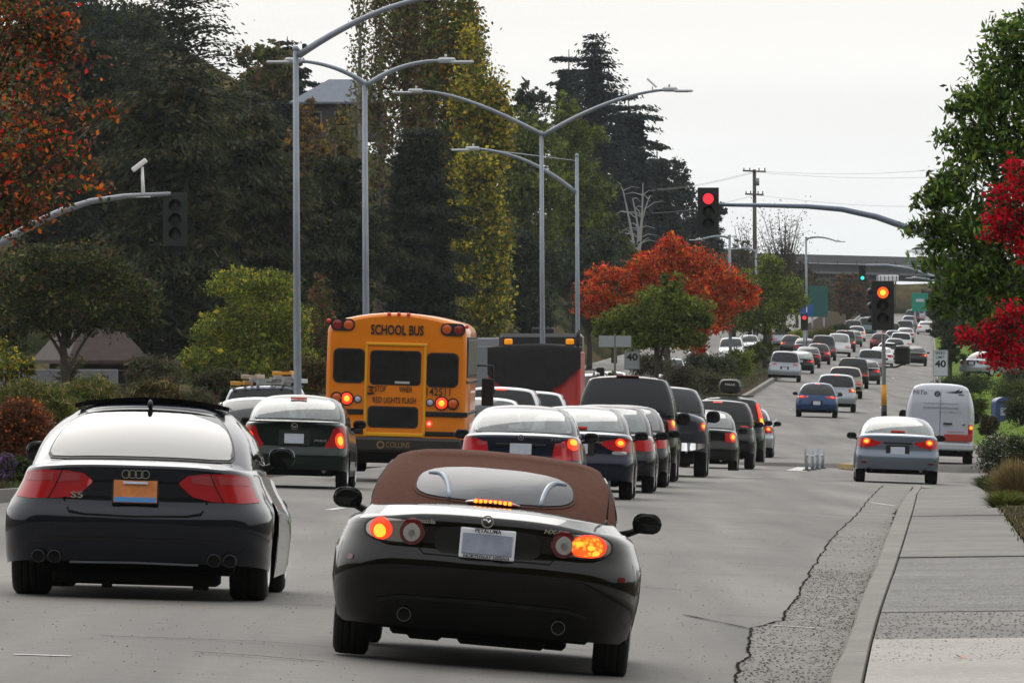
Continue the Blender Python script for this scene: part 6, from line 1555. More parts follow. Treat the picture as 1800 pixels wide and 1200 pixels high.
# leaf litter: one orange leaf on the pavement
lf = thing("fallen_leaf", "single orange leaf lying on the pavement near the pale slab", "leaf", (uX(.19, 53), 53, zwalk(.19, 53) + .012), (.1, .15, .4)); MB().add([(0, -.05, 0), (.035, 0, .012), (.01, .06, 0), (-.03, .01, .015)], [(0, 1, 2, 3)]).obj("leaf_blade", mat("leaf_orange", (.45, .10, .03), .6), lf)
# ------------------------------------------------------------------ vegetation
def leafmat(name, col, tr=.30, rough=.6):
    if name in _mats: return _mats[name]
    m = bpy.data.materials.new(name); m.use_nodes = True; t = m.node_tree; p = t.nodes["Principled BSDF"]
    p.inputs["Roughness"].default_value = rough; p.inputs["Specular IOR Level"].default_value = .08
    c = t.nodes.new("ShaderNodeTexCoord"); n = t.nodes.new("ShaderNodeTexNoise"); n.inputs["Scale"].default_value = 1.1; n.inputs["Detail"].default_value = 5
    t.links.new(c.outputs["Object"], n.inputs["Vector"])
    r = t.nodes.new("ShaderNodeMapRange"); r.inputs[1].default_value = .32; r.inputs[2].default_value = .68; r.inputs[3].default_value = .6; r.inputs[4].default_value = 1.45
    t.links.new(n.outputs["Fac"], r.inputs[0]); v = t.nodes.new("ShaderNodeVectorMath"); v.operation = 'SCALE'; v.inputs[0].default_value = col
    t.links.new(r.outputs[0], v.inputs["Scale"]); t.links.new(v.outputs[0], p.inputs["Base Color"])
    tl = t.nodes.new("ShaderNodeBsdfTranslucent"); t.links.new(v.outputs[0], tl.inputs[0])
    mx_ = t.nodes.new("ShaderNodeMixShader"); mx_.inputs[0].default_value = tr
    t.links.new(p.outputs[0], mx_.inputs[1]); t.links.new(tl.outputs[0], mx_.inputs[2]); t.links.new(mx_.outputs[0], t.nodes["Material Output"].inputs[0])
    _mats[name] = m
    return m
M_bark = mat("bark", (.045, .036, .028), .9, noise=(6, .3), bump=(14, .8)); M_barkpale = mat("bark_pale", (.20, .185, .165), .85, noise=(5, .3))
def leaf_mesh(name, pos, size, mats, parent, asp=.55, prob=None, dirs=None, flat=0.0, seed=0, kind=None, droop=0.0, tri=False):
    rg = np.random.default_rng(seed); n = len(pos)
    sz = (size if np.ndim(size) else np.full(n, size)) * rg.uniform(.65, 1.35, n)
    if dirs is None:
        a = rg.normal(size=(n, 3)); a[:, 2] = a[:, 2] * (1 - flat) - droop
    else: a = dirs + rg.normal(size=(n, 3)) * .35
    a /= np.linalg.norm(a, axis=1)[:, None] + 1e-9
    b = rg.normal(size=(n, 3)); b -= a * (a * b).sum(1)[:, None]; b /= np.linalg.norm(b, axis=1)[:, None] + 1e-9
    h = (sz / 2)[:, None]; w = h * asp
    if tri:
        V = np.stack([pos - a * h - b * w, pos - a * h + b * w, pos + a * h], 1).reshape(-1, 3); k = 3
    else:
        V = np.stack([pos - a * h, pos + b * w - a * h * .1, pos + a * h, pos - b * w + a * h * .1], 1).reshape(-1, 3); k = 4
    me = bpy.data.meshes.new(name); me.vertices.add(n * k); me.vertices.foreach_set("co", V.astype(np.float32).ravel())
    me.loops.add(n * k); me.loops.foreach_set("vertex_index", np.arange(n * k, dtype=np.int32))
    me.polygons.add(n); me.polygons.foreach_set("loop_start", np.arange(0, n * k, k, dtype=np.int32)); me.polygons.foreach_set("loop_total", np.full(n, k, dtype=np.int32))
    for m_ in mats: me.materials.append(m_)
    p_ = np.array(prob if prob is not None else [1 / len(mats)] * len(mats)); p_ = p_ / p_.sum()
    me.polygons.foreach_set("material_index", rg.choice(len(mats), n, p=p_).astype(np.int32))
    me.update(calc_edges=True)
    o = link(name, me, parent)
    if kind: o['kind'] = kind
    return o
def blob_points(blobs, n, seed, clump=.16, shell=.55, nper=26):
    """points gathered in twig clumps spread through ellipsoids: (centre, radii) local"""
    rg = np.random.default_rng(seed)
    vol = np.array([b[1][0] * b[1][1] * b[1][2] for b in blobs]) ** (2 / 3.); vol /= vol.sum()
    nc_ = max(3, n // nper); idx = rg.choice(len(blobs), nc_, p=vol)
    C = np.array([b[0] for b in blobs], float)[idx]; Rr = np.array([b[1] for b in blobs], float)[idx]
    d = rg.normal(size=(nc_, 3)); d /= np.linalg.norm(d, axis=1)[:, None]
    r = shell + (1 - shell) * rg.uniform(0, 1, nc_) ** .6; r *= 1 + .10 * rg.normal(size=nc_)
    r = np.where(rg.uniform(size=nc_) < .18, rg.uniform(0, 1, nc_), r)
    C = C + d * r[:, None] * Rr
    k = rg.integers(0, nc_, n); s_ = clump * Rr[k].mean(1)[:, None]
    return C[k] + rg.normal(size=(n, 3)) * s_ * np.array([1, 1, .7])
def limbs(parent, blobs, h0, r0, m, seed, name="branch", base=(0, 0, 0), nb=None):
    rr = random.Random(seed); tips = [b[0] for b in blobs]; rr.shuffle(tips)
    for c in tips[:nb or 7]:
        mb = MB(); s = Vector((base[0], base[1], h0 * rr.uniform(.75, 1.15))); e = Vector(c); mid = s.lerp(e, .5) + Vector((rr.uniform(-.3, .3), rr.uniform(-.3, .3), rr.uniform(0, .5)))
        c_ = curve(s, mid, e, 6); mb.tube(c_, [lerp(r0 * .5, r0 * .1, i / 6) for i in range(7)], 6, False)
        for q in range(3):
            a = c_[rr.randint(2, 5)]; b = a + Vector((rr.gauss(0, .5), rr.gauss(0, .5), rr.gauss(.3, .4)))
            mb.tube([a, b], [r0 * .14, r0 * .04], 5, False)
        mb.obj(name, m, parent)
def broad(label, name, px, ptop, pwid, d, mats, prob=None, n=14000, leaf=.13, pbase=None, cat="tree", nblob=9, seed=1, trunk=.18, bark=None, shape='round', blobs=None, flat=0, droop=0, asp=.55, group=None, clump=.16, hfrac=None, big=.35, bare=False, depth=.8, trunkx=0.0, zb=None):
    s__ = d / F; X = (px - 900) * s__; u = X - K * d
    if zb is None: zb = zroad(max(min(u, 1.5), -25.5), d) - .3 + hill(u, d)
    if pbase is not None: zb = (600 - pbase) * s__
    top = (600 - ptop) * s__ - zb; W = pwid * s__ / 2; e = thing(name, label, cat, (X, d, zb), group=group)
    rr = random.Random(seed)
    if blobs is None:
        blobs = []; ch = top * (hfrac or .72); cz = top - ch / 2
        for i in range(nblob):
            a = rr.uniform(0, 6.283); q = rr.uniform(.25, .72); zf = rr.uniform(-.75, .8)
            ww = {'round': math.sqrt(max(.05, 1 - zf * zf * .8)), 'cone': (1 - (zf + 1) / 2 * .85), 'vase': .55 + .45 * (zf + 1) / 2, 'dome': (1 - max(0, zf) ** 2 * .6)}[shape]
            rx = W * rr.uniform(.34, .52) * (.6 + .4 * ww)
            blobs.append(((math.cos(a) * q * W * ww, math.sin(a) * q * W * depth * ww, cz + zf * ch / 2 * .82), (rx, rx * depth, rx * rr.uniform(.6, .85))))
        blobs.append(((0, 0, cz), (W * .55, W * .55 * depth, ch * .36))); blobs.append(((rr.uniform(-.2, .2) * W, 0, top - ch * .16), (W * .35, W * .3, ch * .16)))
    else:
        blobs = [(((b[0] - px) * s__, b[4] if len(b) > 4 else 0, (600 - b[1]) * s__ - zb), (b[2] * s__, b[2] * s__ * depth, b[3] * s__)) for b in blobs]
    pts = blob_points(blobs, n, seed, clump)
    sizes = np.full(n, leaf); 
    if big: k_ = np.random.default_rng(seed + 5).uniform(size=n) < big * .3; sizes[k_] *= 2.2
    leaf_mesh("crown", pts, sizes, mats, e, asp, prob, None, flat, seed + 1, None, droop)
    h0 = min(b[0][2] - b[1][2] * .3 for b in blobs); h0 = max(.3, min(h0, top * .6))
    MB().tube([(trunkx, 0, -.2), (trunkx + rr.uniform(-.1, .1), 0, h0 * .5), (trunkx + rr.uniform(-.2, .2), 0, h0), (trunkx * .5, 0, min(top * .8, h0 + (top - h0) * .6))], [trunk * 1.3, trunk, trunk * .8, trunk * .2], 10).obj("trunk", bark or M_bark, e)
    limbs(e, blobs, h0, trunk, bark or M_bark, seed + 2, base=(trunkx, 0, 0))
    return e
def conifer(label, name, px, ptop, pwid, d, mats, n=16000, seed=1, kind='spire', tuft=.22, group=None, droop=.25, layers=16, prob=None, cat="tree", zb=None, pw=.8, open_=0.0):
    s__ = d / F; X = (px - 900) * s__; u = X - K * d
    if zb is None: zb = zroad(max(min(u, 1.5), -25.5), d) - .3 + hill(u, d)
    H = (600 - ptop) * s__ - zb; W = pwid * s__ / 2; e = thing(name, label, cat, (X, d, zb), group=group); rr = random.Random(seed); rg = np.random.default_rng(seed)
    MB().tube([(0, 0, -.3), (0, 0, H * .5), (0, 0, H * .98)], [max(.15, H * .018), H * .011, .03], 10).obj("trunk", M_bark, e)
    br_ = MB(); P0 = []; D0 = []; wt = []
    for l in range(layers):
        f = (l + rr.uniform(-.25, .25)) / layers; f = min(max(f, 0), .985); z = H * (.08 + .92 * f)
        prof = (1 - f) ** pw if kind == 'spire' else math.sqrt(max(.04, 1 - (f * 1.0) ** 2.2)) * (.75 + .25 * math.sin(f * 9 + seed))
        for q in range(rr.randint(5, 8) if kind == "dome" else rr.randint(7, 10)):
            a = rr.uniform(0, 6.283); L_ = W * max(.06, prof) * rr.uniform(.65, 1.12)
            s = Vector((0, 0, z)); tip = Vector((math.cos(a) * L_, math.sin(a) * L_ * .85, z - droop * L_ * rr.uniform(.4, 1.2) + .05 * L_)); mid = s.lerp(tip, .55) + Vector((0, 0, .16 * L_))
            c_ = curve(s, mid, tip, 6); br_.tube(c_, [lerp(.06, .012, i / 6) * (H / 14) for i in range(7)], 4, False)
            for i in range(1, 7):
                P0.append(c_[i]); D0.append((c_[i] - c_[i - 1]).normalized()); wt.append(L_ * (.5 + .12 * i))
    br_.obj("branch", M_bark, e)
    P0 = np.array(P0); D0 = np.array(D0); wt = np.array(wt); wt /= wt.sum()
    k = rg.choice(len(P0), n, p=wt); sp_r = (.11 if kind == 'spire' else .095) * W
    off = rg.normal(size=(n, 3)) * np.array([sp_r, sp_r, sp_r * .22]); off[:, 2] -= np.abs(rg.normal(size=n)) * sp_r * .30
    pos = P0[k] + off
    core = int(n * (.22 if kind == 'dome' else .10)); fz = rg.uniform(.06, .9, core); an = rg.uniform(0, 6.283, core); rad = W * (.5 if kind == 'dome' else .42) * rg.uniform(0, 1, core) ** .5 * np.where(kind == 'dome', np.sqrt(1 - fz ** 2 * .9), (1 - fz) ** pw)
    pos[:core] = np.stack([np.cos(an) * rad, np.sin(an) * rad * .85, H * (.05 + .93 * fz)], 1); tuft = np.full(n, tuft); tuft[:core] *= 2.0
    leaf_mesh("crown", pos, tuft, mats, e, .38, prob, D0[k] + np.array([0, 0, -.35]), 0, seed + 3)
    return e
G = lambda r, g, b: (r, g, b)
L_ced = leafmat("cedar_green", (.030, .038, .015)); L_ced2 = leafmat("cedar_olive", (.064, .060, .022)); L_ced3 = leafmat("cedar_dark", (.013, .019, .010)); L_fir = leafmat("fir_blue", (.022, .036, .034)); L_fir2 = leafmat("fir_dark", (.016, .024, .024))
L_oak = leafmat("oak_dark", (.026, .038, .016)); L_oak2 = leafmat("oak_mid", (.052, .068, .02)); L_olive = leafmat("olive_leaf", (.11, .14, .022)); L_yel = leafmat("yellow_leaf", (.46, .36, .03), .4); L_gold = leafmat("gold_leaf", (.32, .17, .024), .4); L_yg = leafmat("yellow_green_leaf", (.18, .22, .03), .4); L_lime = leafmat("lime_leaf", (.26, .33, .04), .4)
L_red = leafmat("red_leaf", (.60, .035, .02)); L_red2 = leafmat("dark_red_leaf", (.17, .016, .016)); L_or = leafmat("orange_leaf", (.62, .15, .02)); L_rust = leafmat("rust_leaf", (.16, .055, .024)); L_brown = leafmat("brown_leaf", (.085, .05, .028)); L_tan = leafmat("tan_leaf", (.17, .115, .05))
L_pear = leafmat("pear_leaf", (.095, .17, .028), .35, .4); L_pear2 = leafmat("pear_leaf_dark", (.03, .052, .018), .35, .4); L_pear3 = leafmat("pear_leaf_lime", (.20, .26, .04), .4); L_crim = leafmat("crimson_bract", (.58, .006, .022), .35); L_crim2 = leafmat("crimson_dark", (.28, .006, .02), .3)
L_grass = leafmat("tuft_green", (.06, .08, .025)); L_straw = leafmat("straw", (.30, .22, .10)); L_sage = leafmat("sage", (.11, .12, .085)); L_white = leafmat("white_flower", (.60, .58, .58)); L_vio = leafmat("violet_flower", (.28, .12, .42))

# dark deodars filling the left
conifer("tall deodar with bare spiky top at the upper left against the sky", "deodar_cedar", 322, -60, 420, 520, [L_ced, L_ced3], 9000, 31, 'spire', 0.3, layers=18, droop=-.12, pw=.62)
conifer("huge spreading dark cedar at the left, its drooping boughs behind the left signal", "deodar_cedar", 300, 95, 420, 400, [L_ced, L_ced2, L_ced3], 42000, 32, 'dome', 0.3, layers=15, droop=.30, prob=[.42, .32, .26])
conifer("dark cedar filling the gap left of the tallest lamp post", "deodar_cedar", 440, 165, 330, 412, [L_ced, L_ced2, L_ced3], 34000, 33, 'dome', 0.3, layers=14, droop=.34, prob=[.40, .34, .26])
conifer("dark cedar behind the twin-armed lamp post left of the bus", "deodar_cedar", 590, 240, 270, 425, [L_ced, L_ced2, L_ced3], 26000, 34, 'dome', 0.28, layers=13, droop=.34, prob=[.5, .15, .35])
conifer("black green cedar at the far left behind the autumn leaves", "deodar_cedar", 130, 30, 420, 450, [L_ced, L_ced3], 30000, 35, 'dome', 0.32, layers=14, droop=.25)
broad("olive grey round tree on the left skyline below the deodar's top", "broadleaf_tree", 465, 72, 130, 600, [L_olive, L_tan, L_oak2], n=9000, leaf=.26, seed=40, hfrac=.45, cat="tree")
conifer("dark pine on the left skyline behind the first lamp arms", "pine_tree", 505, 60, 125, 640, [L_fir, L_fir2], 12000, 41, 'dome', 0.36, layers=14, droop=.02)
broad("tawny autumn tree between the first two lamp posts", "broadleaf_tree", 540, 165, 110, 500, [L_gold, L_tan, L_brown, L_oak2], n=9000, leaf=.2, seed=42, hfrac=.6, prob=[.2, .35, .2, .25])
broad("dark round oak high on the left ridge", "broadleaf_tree", 215, 35, 260, 640, [L_oak, L_fir2, L_oak2], n=12000, leaf=.26, seed=43, hfrac=.5)
broad("green ridge tree at the upper left corner", "broadleaf_tree", 60, -40, 330, 620, [L_oak, L_fir, L_oak2], n=13000, leaf=.28, seed=44, hfrac=.5)
conifer("dark cedar high on the left slope between the deodar and the oak", "deodar_cedar", 215, 55, 300, 540, [L_ced, L_ced3], 16000, 46, 'dome', .32, layers=14, droop=.2)
conifer("dark cedar on the slope behind the first lamp post", "deodar_cedar", 430, 140, 240, 560, [L_ced, L_ced3, L_ced2], 13000, 47, 'dome', .32, layers=12, droop=.2)
# Lombardy poplars
def poplar(label, px, ptop, pw, d, mats, prob, n, seed, leaf=.24, pbot=None):
    n = int(n * 1.35)
    s__ = d / F; X = (px - 900) * s__; u = X - K * d; zb = zroad(max(min(u, 1.5), -25.5), d) - .3 + hill(u, d); H = (600 - ptop) * s__ - zb; W = pw * s__ / 2
    e = thing("poplar_tree", label, "tree", (X, d, zb), group=None); rr = random.Random(seed); MB().tube([(0, 0, -.2), (.05, 0, H * .5), (0, 0, H * .97)], [.32, .2, .03], 8).obj("trunk", M_barkpale, e)
    mb = MB(); pts = []; rg = np.random.default_rng(seed); A = []
    for i in range(46):
        z0 = H * rr.uniform(.12, .88); a = rr.uniform(0, 6.283); r_ = W * rr.uniform(.5, 1.0) * (1 - .55 * (z0 / H) ** 3); L_ = H * rr.uniform(.08, .16)
        c_ = curve(Vector((0, 0, z0)), Vector((math.cos(a) * r_, math.sin(a) * r_, z0 + L_ * .3)), Vector((math.cos(a) * r_, math.sin(a) * r_, min(H, z0 + L_))), 5)
        mb.tube(c_, [.05, .045, .035, .03, .02, .01], 5, False); A += [c_[j] for j in (2, 3, 4, 5)]
    mb.obj("branch", M_barkpale, e); A = np.array(A); k = rg.integers(0, len(A), n); pos = A[k] + rg.normal(size=(n, 3)) * np.array([W * .26, W * .26, H * .03])
    leaf_mesh("crown", pos, leaf, mats, e, .7, prob, None, 0, seed + 1, None, .3)
for i, (lab, px_, pt_, pw_, d_, m_, pr_, n_) in enumerate((
 ("thin half bare poplar leftmost in the poplar row", 632, -20, 44, 520, [L_olive, L_tan], [.6, .4], 1300),
 ("half bare poplar second from the left in the poplar row", 668, -50, 52, 524, [L_olive, L_tan, L_brown], [.5, .3, .2], 2400),
 ("brown grey poplar with pale stems left of the poplar row's middle", 712, -60, 72, 520, [L_brown, L_olive, L_tan], [.4, .35, .25], 9000),
 ("tall olive brown poplar in the middle of the poplar row", 760, -80, 80, 526, [L_brown, L_olive, L_tan], [.45, .4, .15], 12000),
 ("olive gold poplar right of the poplar row's middle", 808, -30, 88, 522, [L_olive, L_gold, L_oak2, L_brown], [.45, .2, .25, .1], 15000),
 ("rightmost poplar with yellow gold right flank", 842, 60, 92, 505, [L_yel, L_olive, L_gold, L_oak2], [.30, .42, .12, .16], 24000),
 ("short yellow poplar at the foot of the poplar row's right end", 845, 260, 80, 490, [L_yel, L_olive, L_oak2], [.3, .4, .3], 9000),
 ("green leaved poplar behind the poplar row's right end", 818, 25, 76, 560, [L_oak2, L_olive], [.6, .4], 8000))):
    poplar(lab, px_, pt_, pw_, d_, m_, pr_, n_, 50 + i)
conifer("wide dark evergreen right of the second lamp post, in front of the poplars", "evergreen_tree", 735, 200, 260, 470, [L_ced3, L_fir2, L_ced], 36000, 60, 'dome', 0.28, layers=16, droop=.16, prob=[.4, .2, .4])
broad("olive green shrub tree right above the bus roof", "broadleaf_tree", 600, 525, 80, 440, [L_yg, L_olive, L_rust], n=5000, leaf=.15, seed=61, hfrac=.9)
# trees between poplars and red tree
broad("light olive tree right of the poplars behind the third lamp post", "broadleaf_tree", 925, 190, 190, 620, [L_olive, L_oak2, L_yg], n=22000, leaf=.22, seed=62, hfrac=.75, nblob=13, prob=[.45, .4, .15])
broad("green tree directly behind the two right lamp posts", "broadleaf_tree", 1010, 165, 150, 640, [L_olive, L_oak2, L_yg], n=16000, leaf=.22, seed=63, hfrac=.7, nblob=11, prob=[.4, .4, .2])
broad("dim blue green tree below the light olive tree", "broadleaf_tree", 930, 400, 150, 560, [L_fir, L_oak, L_oak2], n=15000, leaf=.2, seed=64, hfrac=.85, nblob=12)
broad("dark green tree right of the dim blue green one behind the red tree", "broadleaf_tree", 1035, 400, 170, 600, [L_fir, L_oak, L_oak2], n=16000, leaf=.2, seed=65, hfrac=.85, nblob=12)
broad("pale olive tree just left of the pale dead tree", "broadleaf_tree", 1080, 380, 100, 640, [L_oak2, L_olive, L_fir], n=8000, leaf=.2, seed=66, hfrac=.6)
conifer("tallest blue green fir, its spire above the third lamp arm", "fir_tree", 1047, 52, 190, 780, [L_fir, L_fir2], 26000, 67, 'spire', 0.42, layers=38, droop=.1, pw=.6)
conifer("flat topped dark pine left of the fir spire", "pine_tree", 1000, 78, 130, 800, [L_fir, L_fir2], 15000, 68, 'dome', 0.42, layers=16, droop=.0)
conifer("dark fir on the slope right of the fir spire", "fir_tree", 1105, 150, 170, 800, [L_fir, L_fir2], 20000, 69, 'dome', 0.42, layers=20, droop=.1)
conifer("dark pine further down the slope above the dead tree", "pine_tree", 1155, 240, 130, 840, [L_fir, L_fir2, L_oak], 15000, 70, 'dome', 0.42, layers=16, droop=.05)
broad("blue green ridge tree left of the hanging red signal", "broadleaf_tree", 1195, 280, 120, 880, [L_fir, L_oak, L_fir2], n=13000, leaf=.3, seed=71, hfrac=.7)
broad("last ridge tree behind the hanging red signal", "broadleaf_tree", 1240, 335, 110, 920, [L_fir, L_oak, L_fir2], n=10000, leaf=.3, seed=72, hfrac=.7)
broad("small skyline pine between the poplars and the light olive tree", "pine_tree", 880, 140, 50, 700, [L_fir2, L_oak], n=1800, leaf=.25, seed=73, hfrac=.3)
broad("round skyline tree left of the flat topped pine", "broadleaf_tree", 930, 140, 90, 760, [L_oak, L_oak2, L_fir], n=7000, leaf=.26, seed=74, hfrac=.5)
# pale dead tree
dt_ = thing("dead_tree", "leafless pale dead tree left of the red signal in front of the dark slope", "tree", (P(1120, 0, 700).x, 700, P(0, 470, 700).z)); mb = MB(); rr = random.Random(5)
for px0, px1, py1 in ((1120, 1095, 335), (1120, 1130, 322), (1120, 1112, 350), (1120, 1140, 350)):
    a = Vector((0, 0, 0)); b = P(px1, py1, 700) - dt_.location; c_ = curve(a, a.lerp(b, .5) + Vector((rr.uniform(-.6, .6), 0, 0)), b, 7); mb.tube(c_, [lerp(.16, .04, i / 7) for i in range(8)], 6, False)
    for q in range(9):
        s = c_[rr.randint(2, 7)]; t_ = s + Vector((rr.uniform(-1.6, 1.6), rr.uniform(-.5, .5), rr.uniform(-.4, .9))); mb.tube([s, s.lerp(t_, .5) + Vector((0, 0, .2)), t_], [.05, .03, .015], 5, False)
mb.obj("limbs", mat("deadwood", (.28, .28, .28), .8), dt_)
# bare trees near the bridge
def bare(label, px, ptop, pw, d, seed, m=None, n=60):
    s__ = d / F; X = (px - 900) * s__; zb = zX(X, d) - .5 + hill(X - K * d, d); H = (600 - ptop) * s__ - zb; W = pw * s__ / 2; e = thing("bare_tree", label, "tree", (X, d, zb)); rr = random.Random(seed); mb = MB(); tw = []
    for i in range(n):
        z0 = H * rr.uniform(.25, .6); a = rr.uniform(0, 6.283); t_ = Vector((math.cos(a) * W * rr.uniform(.2, 1), math.sin(a) * W * rr.uniform(.2, .8), H * rr.uniform(.6, 1.0))); s = Vector((0, 0, z0))
        c_ = curve(s, s.lerp(t_, .5) + Vector((0, 0, -.3)), t_, 5); mb.tube(c_, [lerp(.07, .02, q / 5) for q in range(6)], 4, False)
        for q in range(5): a_ = c_[rr.randint(2, 5)]; b_ = a_ + Vector((rr.gauss(0, .7), rr.gauss(0, .7), rr.gauss(.5, .5))); mb.tube([a_, b_], [.025, .012], 4, False); tw.append(tuple(b_))
    mb.obj("branch", m or M_bark, e); MB().tube([(0, 0, 0), (0, 0, H * .55)], [.22, .12], 8).obj("trunk", m or M_bark, e)
    tw = np.array(tw); k = NR.integers(0, len(tw), n * 22); leaf_mesh("crown", tw[k] + NR.normal(size=(len(k), 3)) * .5, .2, [L_brown, L_oak], e, .6, None, None, 0, seed)
bare("bare twiggy tree right of the utility pole on the skyline", 1378, 376, 84, 860, 80, n=70)
bare("thin bare tree left of the utility pole", 1318, 395, 60, 880, 81, n=40)
broad("dull grey brown tree beneath the bridge's left end", "broadleaf_tree", 1290, 420, 110, 900, [L_brown, L_oak, L_oak2], n=8000, leaf=.26, seed=82, hfrac=.8)
broad("brown tree below the bridge left of the green sign", "broadleaf_tree", 1400, 462, 130, 1000, [L_brown, L_oak2, L_oak], n=9000, leaf=.28, seed=83, hfrac=.9)
broad("rusty olive tree under the bridge left of the far signals", "broadleaf_tree", 1490, 478, 80, 1050, [L_brown, L_oak2, L_rust], n=7000, leaf=.28, seed=84, hfrac=.9)
broad("dim olive tree under the bridge right of the rusty one", "broadleaf_tree", 1535, 505, 60, 1080, [L_oak2, L_oak], n=4000, leaf=.28, seed=85, hfrac=.9)
for i, (lab, px_, pt_, pw_) in enumerate((("dull scrub mass below the bridge's left half", 1440, 480, 120), ("brown scrub just left of the bridge opening", 1520, 492, 70), ("scrub right of the bridge opening behind the green highway sign", 1650, 498, 90), ("grey green wood left of the bridge abutment", 1240, 440, 130))):
    broad(lab, "broadleaf_tree", px_, pt_, pw_, 1215, [L_brown, L_oak2, L_oak], n=5000, leaf=.32, seed=290 + i, hfrac=.95)
# median trees
broad("spreading crimson and orange autumn tree in the median", "maple_tree", 1178, 408, 330, 372, [L_red, L_red2, L_or, L_rust, L_olive], [.30, .14, .30, .18, .08], 30000, .12, seed=90, trunk=.16, clump=.17, big=.15,
      blobs=[(1180, 440, 34, 26), (1150, 470, 48, 28), (1110, 492, 40, 22), (1060, 480, 30, 16), (1045, 515, 38, 24), (1075, 540, 40, 24), (1030, 545, 26, 14), (1215, 462, 50, 26), (1255, 480, 44, 24), (1290, 500, 36, 15), (1320, 515, 22, 10), (1225, 505, 70, 34), (1280, 530, 50, 18), (1150, 520, 60, 32), (1240, 560, 45, 30), (1222, 595, 28, 26), (1180, 425, 16, 16), (1125, 455, 16, 12)])
broad("small green tree in the median in front of the crimson tree", "green_tree", 1160, 476, 220, 350, [L_yg, L_olive, L_oak2, L_oak], [.32, .35, .22, .11], 24000, .11, seed=91, trunk=.13, clump=.17, big=.2,
      blobs=[(1180, 500, 24, 22), (1160, 530, 50, 26), (1205, 545, 45, 24), (1110, 560, 50, 22), (1160, 575, 66, 28), (1075, 570, 34, 14), (1230, 560, 28, 16), (1120, 595, 50, 16), (1195, 595, 44, 18), (1060, 590, 20, 10)])
broad("light green tree in the median right of the crimson tree", "green_tree", 1345, 445, 170, 560, [L_yg, L_olive, L_oak2, L_lime], [.25, .35, .3, .1], 17000, .15, seed=92, trunk=.15, big=.2,
      blobs=[(1350, 470, 30, 22), (1320, 500, 40, 28), (1370, 505, 42, 26), (1400, 530, 24, 14), (1290, 530, 34, 22), (1345, 540, 60, 26), (1300, 565, 44, 20), (1350, 570, 40, 18)])
broad("far green tree at the median's end behind the light green tree", "green_tree", 1352, 480, 60, 760, [L_oak2, L_olive], n=4000, leaf=.2, seed=93, hfrac=.8)
# median shrubs
def shrub(label, px, ptop, pbot, pwid, d, mats, prob, n, leaf, seed, cat="shrub", name="shrub", asp=.5, nb=6, group=None, dirs_up=False):
    s__ = d / F; X = (px - 900) * s__; zb = (600 - pbot) * s__; H = (pbot - ptop) * s__; W = pwid * s__ / 2; e = thing(name, label, cat, (X, d, zb), group=group); rr = random.Random(seed)
    bl = [((rr.uniform(-.6, .6) * W, rr.uniform(-.5, .5) * W, H * rr.uniform(.3, .62)), (W * rr.uniform(.3, .5), W * rr.uniform(.3, .5), H * rr.uniform(.3, .4))) for _ in range(nb)] + [((0, 0, H * .45), (W * .75, W * .6, H * .5))]
    pts = blob_points(bl, n, seed, .2, .5, 18); pts = pts[pts[:, 2] > -.1]
    leaf_mesh("foliage", pts, leaf, mats, e, asp, prob, None, 0, seed + 1, None, -.6 if dirs_up else 0)
    mb = MB()
    for q in range(7): mb.tube([(rr.uniform(-.1, .1), rr.uniform(-.1, .1), -.1), (rr.uniform(-.6, .6) * W, rr.uniform(-.4, .4) * W, H * .7)], [.03, .01], 5, False)
    mb.obj("stem", M_bark, e)
    return e
for i, a in enumerate((
 ("rounded sage shrub in the median below the speed limit sign", 1150, 618, 668, 90, 366, [L_oak2, L_brown, L_sage]),
 ("grey sage shrub left of the pickup's roof in the median", 1205, 640, 690, 90, 350, [L_sage, L_oak2, L_brown]),
 ("brown grey shrub in the median above the roof box", 1245, 648, 690, 80, 362, [L_sage, L_brown, L_oak2]),
 ("dark rounded shrub behind the brown grey median shrub", 1262, 618, 668, 70, 392, [L_oak, L_sage, L_oak2]),
 ("bright green clipped shrub beside the silver minivan", 1300, 608, 662, 62, 420, [L_oak2, L_olive, L_yg]),
 ("green median shrub right behind the bright clipped one", 1325, 602, 642, 44, 470, [L_oak2, L_oak, L_olive]),
 ("dark shrub in the median beneath the red tree's right side", 1225, 612, 655, 60, 410, [L_oak, L_sage]),
 ("low olive shrub at the far median beside the red-lit dark car", 1345, 598, 626, 34, 560, [L_oak2, L_olive]),
 ("tan shrub in the median near the far low signal", 1448, 575, 604, 60, 700, [L_tan, L_oak2, L_olive]),
 ("dark green shrub in the median left of the upper queue", 1475, 568, 594, 40, 780, [L_oak, L_oak2]),
 ("lime grass mound beside the far low signal", 1398, 578, 604, 26, 690, [L_lime, L_yg]),
 ("olive shrub at the median nose behind the dump truck", 1062, 652, 700, 70, 318, [L_oak2, L_brown, L_olive]))):
    shrub(*a, None, 5200, .10 if a[5] < 500 else .16, 100 + i)
